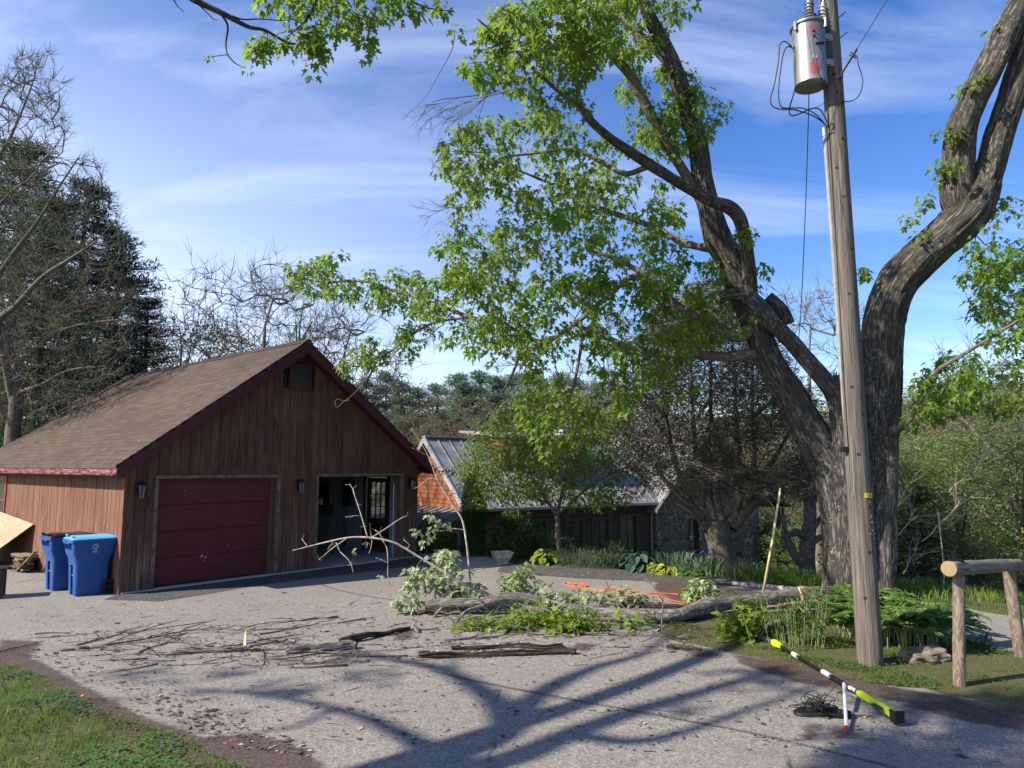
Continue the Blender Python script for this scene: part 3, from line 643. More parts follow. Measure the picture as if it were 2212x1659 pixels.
# shingled wing
mb = MB(); wins = [(2.15, 3.15, 1.15, 1.95), (3.98, 4.62, .78, 1.92), (5.10, 5.74, .78, 1.92), (6.30, 7.0, .72, 1.98)]
xs = .28
for (a_, b2, z0, z1) in wins + [(WL, WL, 0, 0)]:
    if a_ > xs: mb.box(xs, a_, .35, .5, -.9, EZH)
    if b2 > a_: mb.box(a_, b2, .35, .5, -.9, z0); mb.box(a_, b2, .35, .5, z1, EZH)
    xs = b2
mb.build('front_wall', M['cedar_old'], house)
mb = MB(); n = 16
for k in range(n):                            # a little flare of the courses
    pass
gpoly = [(.42, -.9), (2 * RY - .42, -.9), (2 * RY - .42, EZH + .2), (RY, RZ - .12), (.42, EZH + .2)]
V = [(.3, y, z) for y, z in gpoly] + [(.45, y, z) for y, z in gpoly]; m_ = len(gpoly)
mb.add(V, [tuple(range(m_ - 1, -1, -1)), tuple(range(m_, 2 * m_))] + [(i, (i + 1) % m_, (i + 1) % m_ + m_, i + m_) for i in range(m_)])
mb.build('gable_wall', M['cedar_new'], house)
mb = MB(); mb.box(.3, WL, 2 * RY - .5, 2 * RY - .4, -.9, EZH); mb.build('back_wall', M['cedar_old'], house)
def seamroof(name, x0, x1, parent, ridge_y, ridge_z, ev_y, ev_z, step=.42, th=.05):
    mb = MB(); d = Vector((0, ridge_y - ev_y, ridge_z - ev_z)); u = Vector((1, 0, 0)); nn = u.cross(d).normalized()
    if nn.z < 0: nn = -nn
    P = [Vector((x0, ev_y, ev_z)), Vector((x1, ev_y, ev_z)), Vector((x1, ridge_y, ridge_z)), Vector((x0, ridge_y, ridge_z))]
    mb.add(P + [q - nn * th for q in P], [(0, 1, 2, 3), (7, 6, 5, 4), (0, 4, 5, 1), (1, 5, 6, 2), (2, 6, 7, 3), (3, 7, 4, 0)])
    x = x0 + .02
    while x < x1:
        mb.beam(Vector((x, ev_y, ev_z)) + nn * .018, Vector((x, ridge_y, ridge_z)) + nn * .018, .022, .04, nn); x += step
    return mb.build(name, M['metalroof'], parent)
seamroof('roof', 0.0, WL + .1, house, RY, RZ, 0, EZH); seamroof('roof', 0.0, WL + .1, house, RY + .002, RZ, 2 * RY, EZH)
mb = MB(); mb.beam((-.02, RY, RZ + .03), (WL, RY, RZ + .03), .22, .05)
mb.beam((-.02, -.02, EZH - .06), (-.02, RY, RZ - .06), .03, .16); mb.beam((-.02, 2 * RY, EZH - .06), (-.02, RY, RZ - .06), .03, .16)
mb.build('roof_trim', M['metaltrim'], house)
mb = MB(); mb.prism([(0, 0), (0, 0)] and [(.02, EZH - .12), (WL, EZH - .12), (WL, EZH - .01), (.02, EZH - .01)], -.12, -.005); bevel(mb.build('gutter', M['metaltrim'], house), .03, 3)
mb = MB(); mb.tube([(WL - .06, -.05, EZH - .1), (WL - .06, .15, EZH - .35), (WL - .06, .3, EZH - .5), (WL - .06, .3, .1)], .035, 8); mb.build('downspout', M['metaltrim'], house)
def hwindow(x0, x1, z0, z1, y=.35, mat='old', star=False):
    mb = MB(); w = .08; fm = M['wintrim']
    for q in ((x0 - w, x0, z0 - w, z1 + w), (x1, x1 + w, z0 - w, z1 + w), (x0 + .0005, x1 - .0005, z1, z1 + w), (x0 + .0005, x1 - .0005, z0 - w, z0)): mb.box(q[0], q[1], y - .03, y + .05, q[2], q[3])
    o = mb.build('window', fm, house); mb = MB()
    zm = (z0 + z1) / 2; mb.box(x0 + .001, x1 - .001, y + .03, y + .06, zm - .02, zm + .02); mb.box((x0 + x1) / 2 - .008, (x0 + x1) / 2 + .008, y + .035, y + .055, z0, z1)
    mb.box(x0 + .001, x0 + .04, y + .03, y + .06, z0, z1); mb.box(x1 - .04, x1 - .001, y + .03, y + .06, z0, z1)
    mb.build('sash', fm, o); mb = MB(); mb.box(x0, x1, y + .06, y + .068, z0, z1); mb.build('pane', M['glass'], o)
M['wintrim'] = plain('brown_grey_trim', (.075, .06, .052), .8)
for w_ in wins: hwindow(*w_)
# dormer with its own low roof, in the same orange cedar shingles as the gable
mb = MB(); mb.box(2.2, 5.6, 1.35, 3.6, 3.2, 4.75)
mb.build('dormer', M['cedar_new'], house)
mb = MB(); mb.add([(2.05, 1.05, 4.70), (5.8, 1.05, 4.70), (5.8, 4.2, 4.98), (2.05, 4.2, 4.98), (2.05, 1.05, 4.62), (5.8, 1.05, 4.62), (5.8, 4.2, 4.9), (2.05, 4.2, 4.9)], [(0, 1, 2, 3), (7, 6, 5, 4), (0, 4, 5, 1), (1, 5, 6, 2), (2, 6, 7, 3), (3, 7, 4, 0)])
mb.build('dormer_roof', M['metaltrim'], house)
mb = MB(); mb.box(4.3, 5.3, 1.34, 1.36, 4.1, 4.6); mb.build('dormer_window', M['glass'], house)
mb = MB(); mb.tube([(3.9, 1.1, 4.6), (3.9, 1.28, 4.45), (3.9, 1.28, 3.62)], .035, 8); mb.build('downspout', plain('white_downspout', (.7, .7, .7), .5), house)
# lean-to on the garage side
mb = MB(); x0, x1 = -1.72, -.0
mb.add([(x0, .35, -.9), (x1 + .3, .35, -.9), (x1 + .3, .35, 2.36), (x0, .35, 1.92), (x0, 4.8, -.9), (x1 + .3, 4.8, -.9), (x1 + .3, 4.8, 2.36), (x0, 4.8, 1.92)], [(0, 1, 2, 3), (5, 4, 7, 6), (4, 0, 3, 7)])
for k in range(20):
    z = -.2 + k * .12
    if z < 1.6: mb.box(x0, x1 + .28, .335, .3495, z, z + .012)
lean = mb.build('side_wing', M['grey_siding'], house)
mb = MB(); a_, b2 = Vector((x0 - .12, 0, 1.95)), Vector((.0, 0, 2.42)); 
P = [Vector((a_.x, .02, a_.z)), Vector((b2.x, .02, b2.z)), Vector((b2.x, 5, b2.z)), Vector((a_.x, 5, a_.z))]
mb.add(P + [q - Vector((0, 0, .05)) for q in P], [(0, 1, 2, 3), (7, 6, 5, 4), (0, 4, 5, 1), (1, 5, 6, 2), (2, 6, 7, 3), (3, 7, 4, 0)])
for k in range(12): mb.beam(P[0] + Vector((0, .05 + k * .42, .02)), P[1] + Vector((0, .05 + k * .42, .02)), .022, .04)
mb.build('wing_roof', M['metalroof'], house)
mb = MB(); mb.beam(P[0] + Vector((0, -.01, -.10)), P[1] + Vector((0, -.01, -.10)), .03, .2); mb.build('fascia', plain('grey_fascia', (.16, .165, .17), .6), house)
def dwin(x0, x1, z0, z1):
    y = .33; mb = MB(); w = .10
    for q in ((x0 - w, x0, z0, z1 + w), (x1, x1 + w, z0, z1 + w), (x0 + .0005, x1 - .0005, z1, z1 + w)): mb.box(q[0], q[1], y - .04, y + .012, q[2], q[3])
    o = mb.build('wing_window', plain('pale_grey_trim', (.20, .19, .175), .8), house); mb = MB(); mb.box(x0, x1, y - .01, y + .01, z0, z1); mb.build('pane', M['glass'], o)
dwin(-.75, -.08, -.3, 1.75); dwin(-1.5, -1.0, .5, 1.25)
# fieldstone end with its front gable
SX0, SX1 = WL + .02, 13.3; SM = (SX0 + SX1) / 2; SE = 2.5; SR = 5.3
swin = [(9.2, 9.9, .55, 1.75), (11.0, 11.6, .75, 1.8)]
mb = MB(); xs = SX0
for (a_, b2, z0, z1) in swin + [(SX1, SX1, 0, 0)]:
    mb.box(xs, a_, .15, .5, -1.6, SE)
    if b2 > a_: mb.box(a_, b2, .15, .5, -1.6, z0); mb.box(a_, b2, .15, .5, z1, SE)
    xs = b2
mb.prism([(SX0, SE), (SX1, SE), (SM, SR - .1)], .15, .5); mb.box(SX0, SX0 + .35, .501, 8, -1.6, SE); mb.box(SX1 - .35, SX1, .501, 8, -1.6, SE)
mb.build('stone_wall', M['stone'], house)
for w_ in swin:
    hwindow(*w_, y=.22)
mb = MB(); 
for sgn in (-1, 1):
    ex = SM + sgn * ((SX1 - SX0) / 2 + .35); ez = SE - .33
    P = [Vector((SM, -.25, SR)), Vector((ex, -.25, ez)), Vector((ex, 8.2, ez)), Vector((SM, 8.2, SR))]; dn_ = Vector((0, 0, -.07))
    mb.add(P + [q + dn_ for q in P], [(0, 1, 2, 3), (7, 6, 5, 4), (0, 4, 5, 1), (1, 5, 6, 2), (2, 6, 7, 3), (3, 7, 4, 0)])
    for k in range(19): mb.beam(P[0] + Vector((0, .05 + k * .44, .02)), P[1] + Vector((0, .05 + k * .44, .02)), .022, .04)
mb.build('stone_wing_roof', M['metalroof'], house)
mb = MB(); mb.box(6.0, 6.6, 3.2, 3.8, 3.6, 5.0); mb.box(5.95, 6.65, 3.15, 3.85, 5.0, 5.08); mb.build('chimney', M['concrete'], house)
# porch on the far right end
mb = MB(); PX0, PX1 = SX1, SX1 + 1.45
mb.box(PX0, PX1, .2, 4.2, .02, .16); pdeck = mb.build('porch_deck', M['porchwood'], house)
mb = MB()
for yy in (.28, 4.1): mb = MB(); mb.beam((PX1 - .1, yy, .0), (PX1 - .1, yy, 2.15), .13, .13); mb.beam((PX1 - .15, yy, -1.8), (PX1 - .15, yy, .05), .13, .13); mb.build('porch_post', M['porchwood'], house)
mb = MB(); mb.beam((PX0, .28, .95), (PX1 - .1, .28, .95), .06, .07); mb.beam((PX0, .28, .28), (PX1 - .1, .28, .28), .05, .05)
mb.beam((PX1 - .1, .28, .95), (PX1 - .1, 4.1, .95), .06, .07); mb.beam((PX1 - .1, .28, .28), (PX1 - .1, 4.1, .28), .05, .05)
for k in range(1, 10): mb.beam((PX0 + k * .135, .28, .28), (PX0 + k * .135, .28, .95), .03, .03)
for k in range(1, 27): mb.beam((PX1 - .1, .28 + k * .14, .28), (PX1 - .1, .28 + k * .14, .95), .03, .03)
mb.build('porch_railing', M['porchwood'], house)
mb = MB(); P = [(PX0 - .1, -.1, 2.62), (PX1 + .25, -.1, 2.15), (PX1 + .25, 4.5, 2.15), (PX0 - .1, 4.5, 2.62)]
mb.add(P + [(a_, b2, c - .1) for a_, b2, c in P], [(0, 3, 2, 1), (4, 5, 6, 7), (0, 1, 5, 4), (1, 2, 6, 5), (2, 3, 7, 6), (3, 0, 4, 7)]); mb.build('porch_roof', M['porchwood'], house)
# barn star hung in the stone wing's window
star = thing('barn_star', 'pale five pointed metal star in the stone wing window', 'star'); HM = Matrix.Translation(HX) @ Matrix.Rotation(hr, 4, 'Z')
star.location = HM @ Vector((9.55, .20, 1.12)); star.rotation_euler = (0, 0, hr)
mb = MB(); pts = [(math.sin(k * math.pi / 5) * (.16 if k % 2 == 0 else .065), 0, math.cos(k * math.pi / 5) * (.16 if k % 2 == 0 else .065)) for k in range(10)]
mb.add(pts + [(0, -.04, 0), (0, .02, 0)], [(k, (k + 1) % 10, 10) for k in range(10)] + [((k + 1) % 10, k, 11) for k in range(10)]); mb.build('star_body', plain('pale_pink_tin', (.42, .28, .24), .6), star)
MB().tube([(0, 0, .15), (0, .0, .5)], .003, 4).build('hanging_cord', M['blackmetal'], star)
# ================================================================ utility pole
t = NT('grey_weathered_pole'); b = t.attr('bk'); v = t.map(b, (30, 30, 1.1)); s1 = t.noise(v, 1.3, 7, .65)
col = t.mix(t.rng(s1, .34, .66), (.045, .041, .037), (.18, .165, .148)); col = t.mix(t.rng(t.noise(t.map(b, (60, 60, 1.0)), 1.6, 4), .56, .63), col, (.03, .024, .02))
z_ = t.sep(b)[2]; col = t.mix(t.rng(z_, .0, 2.2, .35, 0.), col, (.15, .105, .085))
col = t.mix(t.rng(t.noise(b, 1.2, 3), .4, .62, 0, .5), col, (.10, .082, .07))
col = t.mix(t.rng(t.vor(t.map(b, (5, 5, 1.9)), 1.3), .05, .085, 1., 0.), col, (.022, .016, .013))
M['pole'] = t.fin(col, .9, t.ma('ADD', s1, t.ma('MULTIPLY', t.noise(t.map(b, (80, 80, 2.)), 1, 4), .7)), .8, .012)
M['galv'] = plain('galvanised_tank', (.28, .29, .30), .38, .75, .08, 5, .05)
M['rubber'] = plain('black_cable', (.014, .014, .016), .5)
M['rust'] = plain('rusty_steel', (.07, .04, .03), .7, .4, .3)
P0 = Vector((4.39, 9.04, -.05)); P1 = Vector((4.30, 9.08, 12.5))
pole = thing('utility_pole', 'grey weathered wooden utility pole carrying a transformer', 'utility pole', (P0.x, P0.y, 0))
pp = lambda z: P0.lerp(P1, (z + .05) / 12.55) - Vector((P0.x, P0.y, 0))
pr = lambda z: .150 - .0036 * z
zs = np.arange(-.1, 12.5, .03)
def dsp(c, s_, L, r): 
    return .0045 * mnoise.noise(Vector((c * 5, s_ * 5, L * .6))) - .006 * max(0, mnoise.noise(Vector((c * 11, s_ * 11, L * .35 + 9))) - .25) * 3
mb = MB(); mb.tube([pp(z) for z in zs], [pr(z) for z in zs], 44, disp=dsp); mb.build('pole_shaft', M['pole'], pole, smooth=True, bark=True)
# knots
mb = MB()
for z, a_ in ((1.9, -1.2), (2.55, -1.9), (3.05, -1.3), (3.4, -2.1), (4.0, -1.0), (4.6, -1.8), (5.2, -1.2), (5.9, -1.7), (6.3, -2.2), (6.7, -1.4), (7.2, -1.1), (7.6, -1.9), (1.35, -1.5), (.8, -2.1)):
    c = pp(z); rr = pr(z); d = Vector((math.cos(a_), math.sin(a_), 0)); mb.lathe([(.022, -.004), (.02, .004), (.012, .006), (.008, .001)], 10, (0, 0, 0), Matrix.Translation(c + d * (rr - .001)) @ d.to_track_quat('Z', 'Y').to_matrix().to_4x4())
mb.build('knots', plain('dark_knot', (.03, .02, .015), .9), pole)
lc = lambda v_: v_ - Vector((P0.x, P0.y, 0))
# transformer
TC = lc(at(1749, 130, 9.0)); TC = Vector((TC.x, TC.y, 0)); zt = at(1747, 62, 9.0).z; zb = at(1750, 188, 9.0).z; TR = .213
tr_m = Matrix.Translation((TC.x, TC.y, zb)); hT = zt - zb
t = NT('streaked_tank'); p = t.pos(); s_ = t.sep(p)
c_ = t.mix(t.rng(t.noise(t.map(p, (3, 3, 1.2)), 1.5, 4), .35, .65), (.17, .18, .185), (.28, .29, .295))
dx_ = t.ma('SUBTRACT', s_[0], TC.x - .02)
for zc_, rz_, k_ in ((zb + .16, .13, .75), (zt - .13, .08, .6)):
    dz_ = t.ma('DIVIDE', t.ma('SUBTRACT', s_[2], zc_), rz_); dd_ = t.ma('DIVIDE', dx_, .075)
    q_ = t.ma('ADD', t.ma('MULTIPLY', dz_, dz_), t.ma('MULTIPLY', dd_, dd_)); fr_ = t.ma('LESS_THAN', s_[1], TC.y - .05)
    c_ = t.mix(t.ma('MULTIPLY', fr_, t.ma('MULTIPLY', t.rng(t.ma('ADD', q_, t.rng(t.noise(p, 14, 3), .3, .7, -.3, .3)), .4, 1.3, 1, 0), k_)), c_, (.42, .07, .075))
M['tank'] = t.fin(c_, .42, None, Metallic=.55)
mb = MB(); mb.lathe([(TR - .012, 0), (TR, .01), (TR, .02), (TR - .004, .03), (TR - .004, hT - .03), (TR - .004, hT)], 48, (0, 0, 0), tr_m)
tank = mb.build('transformer', M['tank'], pole, smooth=True)
tank.modifiers.new('e', 'EDGE_SPLIT').split_angle = R(40)
mb = MB(); mb.lathe([(TR + .012, 0), (TR + .022, .012), (TR + .022, .03), (TR + .008, .045), (TR * .7, .075), (.05, .09)], 48, (0, 0, 0), Matrix.Translation((TC.x, TC.y, zt - .008)))
for an in (3.6, 5.4, 1.5): mb.box(-.02, .02, -.02, .025, -.09, .03, Matrix.Translation((TC.x + (TR + .015) * math.cos(an), TC.y + (TR + .015) * math.sin(an), zt)) @ Matrix.Rotation(an - math.pi / 2, 4, 'Z'))
mb.build('lid', M['galv'], tank, smooth=False)
def bush(x, y, z, s_=1., tilt=0.):
    pr_ = [(.03, 0), (.03, .03)]; z0 = .03
    for k in range(5): pr_ += [(.028, z0 + .01), (.062 - k * .005, z0 + .016), (.058 - k * .005, z0 + .026), (.028, z0 + .034)]; z0 += .044
    pr_ += [(.02, z0 + .01), (.02, z0 + .04), (.008, z0 + .045), (.008, z0 + .10)]
    mb = MB(); mb.lathe([(r_ * s_, q * s_) for r_, q in pr_], 20, (0, 0, 0), Matrix.Translation((x, y, z)) @ Matrix.Rotation(tilt, 4, 'Y')); return mb
bush(TC.x - .02, TC.y - .10, zt + .05, 1.05).build('bushing', plain('grey_porcelain', (.20, .21, .22), .25), tank, smooth=False)
bush(TC.x + .17, TC.y - .02, zt + .02, 1.2, .12).build('lightning_arrester', plain('pale_porcelain', (.42, .42, .42), .3), tank)
mb = MB()
z = zt + .05
hel = [(TC.x + .06 + .012 * math.cos(k * .9), TC.y - .04 + .012 * math.sin(k * .9), z + k * .02) for k in range(60)]
mb.tube(hel, .009, 6); mb.tube([(TC.x + .06, TC.y - .04, z), (TC.x + .055, TC.y - .04, z + 1.2)], .012, 6); mb.lathe([(.035, 0), (.05, .02), (.05, .13), (.03, .15)], 12, (TC.x + .06, TC.y - .03, zt + .04)); mb.build('primary_lead', M['rust'], tank, smooth=True)
mb = MB()
for zz in (zt - .16, zt - .52): 
    mb.box(TC.x + TR * .75, TC.x + TR * .75 + .14, TC.y - .06, TC.y + .06, zz - .05, zz + .05); mb.box(TC.x + TR * .70, TC.x + TR * .70 + .10, TC.y - .085, TC.y - .066, zz - .04, zz + .04)
bevel(mb.build('hanger_bracket', M['galv'], tank), .006)
mb = MB()
mb.beam((TC.x + TR + .015, TC.y + .02, zb + .15), (TC.x + TR + .015, TC.y + .02, zt - .05), .03, .03)
for x_, z_, q in ((-.02, zt - .17, .012), (-.02, zt - .24, .012)): mb.lathe([(.014, 0), (.014, .015)], 10, (0, 0, 0), Matrix.Translation((TC.x + x_, TC.y - TR - .0, z_)) @ Matrix.Rotation(R(90), 4, 'X'))
mb.beam((TC.x - .01, TC.y - TR - .02, zt - .36), (TC.x + .11, TC.y - TR + .01, zt - .33), .018, .03); mb.build('ground_lug', M['blackmetal'], tank)
mb = MB(); mb.lathe([(.03, 0), (.03, .03), (.016, .035), (.016, .07)], 12, (0, 0, 0), Matrix.Translation((TC.x - TR + .01, TC.y - .02, zt - .27)) @ Matrix.Rotation(R(-90), 4, 'Y')); mb.build('secondary_bushing', M['galv'], tank)
# stencilled rating on the tank
def text_obj(txt, size, mat, parent, loc, rot, name, ext=.0006, wrap=None):
    cu = bpy.data.curves.new(name, 'FONT'); cu.body = txt; cu.size = size; cu.extrude = ext; cu.align_x = 'CENTER'
    o = bpy.data.objects.new(name, cu); COL.objects.link(o); bpy.context.view_layer.update()
    me = bpy.data.meshes.new_from_object(o); bpy.data.objects.remove(o); me.materials.clear(); me.materials.append(mat)
    o = bpy.data.objects.new(name, me); COL.objects.link(o); o.parent = parent; o.location = loc; o.rotation_euler = rot; return o
M['whitepaint'] = plain('white_paint', (.75, .75, .73), .6)
text_obj('7.6', .06, M['whitepaint'], tank, (TC.x - .03, TC.y - TR - .0015, zt - .55), (R(90), 0, 0), 'stencil')
# cables, each one traced at the depth of the tank or the pole
def cab(name, pts, r=.007, mat='rubber', par=None):
    P = spline([lc(at(x, y, Y)) for x, y, Y in pts], .05); MB().tube(P, r, 6).build(name, M[mat], par or pole, smooth=True)
D1_ = lambda x, y: (1566 + x * .2929, y * .2929)
def cb(name, pts, r=.007, mat='rubber'): cab(name, [D1_(a_, b2) + (Y,) for a_, b2, Y in pts], r, mat)
cb('cable', [(490, 340, 8.95), (440, 305, 8.9), (405, 330, 8.9), (395, 450, 8.9), (365, 620, 8.9), (335, 740, 8.9), (360, 790, 8.9), (410, 803, 8.9), (520, 812, 8.9), (640, 850, 8.9), (720, 900, 8.92), (750, 935, 8.95)], .008)
cb('cable', [(490, 345, 8.95), (460, 345, 8.92), (430, 400, 8.9), (405, 560, 8.88), (395, 700, 8.88), (410, 780, 8.88), (450, 797, 8.88), (560, 795, 8.88), (650, 830, 8.88), (715, 890, 8.9), (755, 940, 8.95)], .008)
cb('cable', [(530, 600, 9.0), (505, 700, 8.98), (480, 780, 8.95), (475, 835, 8.93), (500, 853, 8.9), (560, 835, 8.9), (640, 800, 8.9), (700, 808, 8.9), (745, 880, 8.92), (765, 940, 8.97)], .009)
cb('cable', [(975, 420, 8.75), (985, 480, 8.75), (1010, 560, 8.75), (1015, 630, 8.75), (985, 710, 8.8), (930, 745, 8.9), (880, 748, 9.05)], .007)
cb('cable', [(640, 200, 8.7), (650, 260, 8.7), (655, 340, 8.7), (680, 470, 8.72), (700, 560, 8.74), (745, 620, 8.8), (755, 720, 8.9), (758, 930, 8.92)], .004)
cb('cable', [(585, 20, 8.7), (592, 100, 8.7), (610, 250, 8.7), (645, 430, 8.7), (690, 540, 8.72), (740, 660, 8.85), (740, 740, 8.9), (700, 780, 8.9), (640, 800, 8.9)], .003)
for q in ((425, 805, 8.9), (515, 796, 8.88)):
    a_ = lc(at(*D1_(q[0], q[1]), q[2])); MB().tube([a_ - Vector((.05, 0, -.004)), a_ + Vector((.05, 0, -.008))], .013, 8).build('splice_sleeve', M['galv'], pole)
# conduit up the left of the pole, ground wire
c0 = at(*D1_(757, 930), 8.97); mb = MB(); zc0 = c0.z
mb.tube([Vector((pp(z).x - pr(z) - .022 + .05 * (1 - (z - 2.9) / (zc0 - 2.9)), pp(z).y + .015, z)) for z in np.linspace(2.9, zc0, 20)], .03, 12); cdt = mb.build('conduit', plain('grey_plastic_conduit', (.22, .225, .23), .6), pole, smooth=True)
mb = MB(); mb.lathe([(.034, 0), (.036, .02), (.036, .12), (.028, .13)], 14, (pp(zc0).x - pr(zc0) - .022, pp(zc0).y + .015, zc0 - .1)); mb.build('weatherhead', M['galv'], cdt)
mb = MB(); mb.tube([Vector((pp(z).x - pr(z) * .93 - .004, pp(z).y - pr(z) * .42, z)) for z in np.linspace(2.6, 8.4, 40)], .005, 5); mb.build('ground_wire', M['rubber'], pole)
# step bolts, guy attachment
for z in (at(*D1_(860, 140), 9).z, at(*D1_(860, 290), 9).z):
    MB().tube([pp(z) + Vector((pr(z) * .6, -pr(z) * .6, 0)), pp(z) + Vector((pr(z) + .04, -pr(z) - .03, .05))], .009, 8).build('step_bolt', M['rust'], pole)
ga = lc(at(*D1_(850, 560), 8.87)); gb = lc(at(*D1_(975, 360), 8.6))
mb = MB(); mb.tube([ga, ga.lerp(gb, .5), gb], .014, 8); mb.box(-.03, .03, -.02, .02, -.03, .03, Matrix.Translation(ga)); mb.tube([ga.lerp(gb, .8) + Vector((-.04, 0, .03)), ga.lerp(gb, .8) + Vector((.04, 0, -.03))], .008, 6)
mb.tube([ga.lerp(gb, .7) + Vector((-.03, 0, .03)), ga.lerp(gb, .72) + Vector((.05, 0, -.02))], .008, 6); mb.build('wire_clamp', M['rust'], pole)
cw = thing('overhead_wire', 'thin black wire running up from the pole clamp out of view', 'wire', at(*D1_(975, 358), 8.6))
MB().tube([(0, 0, 0), tuple(at(*D1_(1195, 0), 8.2) - at(*D1_(975, 358), 8.6)), tuple((at(*D1_(1195, 0), 8.2) - at(*D1_(975, 358), 8.6)) * 4)], .006, 6).build('wire_strand', M['rubber'], cw)
# yellow number strip
zy = at(1870, 1070, 8.9).z; mb = MB(); rr = pr(zy) + .007
aa = np.linspace(-1.62, -.72, 12); c = pp(zy)
V = [(c.x + rr * math.cos(q), c.y + rr * math.sin(q), zy + dz) for dz in (-.028, .028) for q in aa]
mb.add(V, [(k, k + 1, 13 + k, 12 + k) for k in range(11)]); ts = mb.build('number_tag', plain('yellow_tag', (.62, .52, .03), .5), pole); sol = ts.modifiers.new('s', 'SOLIDIFY'); sol.thickness = .003
text_obj('112277', .045, M['blackmetal'], ts, (c.x + rr * math.cos(-1.17) * 1.012, c.y + rr * math.sin(-1.17) * 1.012, zy - .015), (R(90), 0, -1.17 + math.pi / 2), 'tag_digits')
mb = MB()
for k in range(9):
    a_ = U(-1.3, -.8); z = zy - .07 - U(0, .5); d = Vector((math.cos(a_), math.sin(a_), 0)); mb.lathe([(.014, -.003), (.014, .004)], 9, (0, 0, 0), Matrix.Translation(pp(z) + d * (pr(z) + .001)) @ d.to_track_quat('Z', 'Y').to_matrix().to_4x4())
mb.build('tag_nails', M['galv'], pole)
zk = at(1822, 970, 9).z; mb = MB(); mb.box(pp(zk).x - pr(zk) - .07, pp(zk).x - pr(zk) + .01, pp(zk).y - .07, pp(zk).y - .0, zk - .035, zk + .03); bevel(mb.build('sensor_box', M['blackmetal'], pole), .008)
# cord and the wooden rod it hangs on to
r0 = at(1648, 1283, 13.35); r1 = at(1686, 1055, 13.1)
rod = thing('wooden_rod', 'long pale wooden rod standing on the fallen trunk, tied to a cord', 'rod', r0)
MB().tube([(0, 0, 0), tuple((r1 - r0) * .5 + Vector((.012, 0, 0))), tuple(r1 - r0)], [.024, .021, .018], 10).build('rod_shaft', plain('pale_bare_wood', (.55, .45, .27), .7, var=.12), rod, smooth=True)
cord = thing('pull_cord', 'thin dark cord hanging from the transformer side down to the wooden rod', 'cord', r1)
MB().tube(spline([Vector((0, 0, -.1)), at(1698, 960, 12.9) - r1, at(1712, 850, 12.5) - r1, at(1728, 700, 12) - r1, at(1738, 500, 11) - r1, at(1745, 300, 10.2) - r1, at(1748, 180, 9.4) - r1], .2), .007, 6).build('cord_strand', M['rubber'], cord)
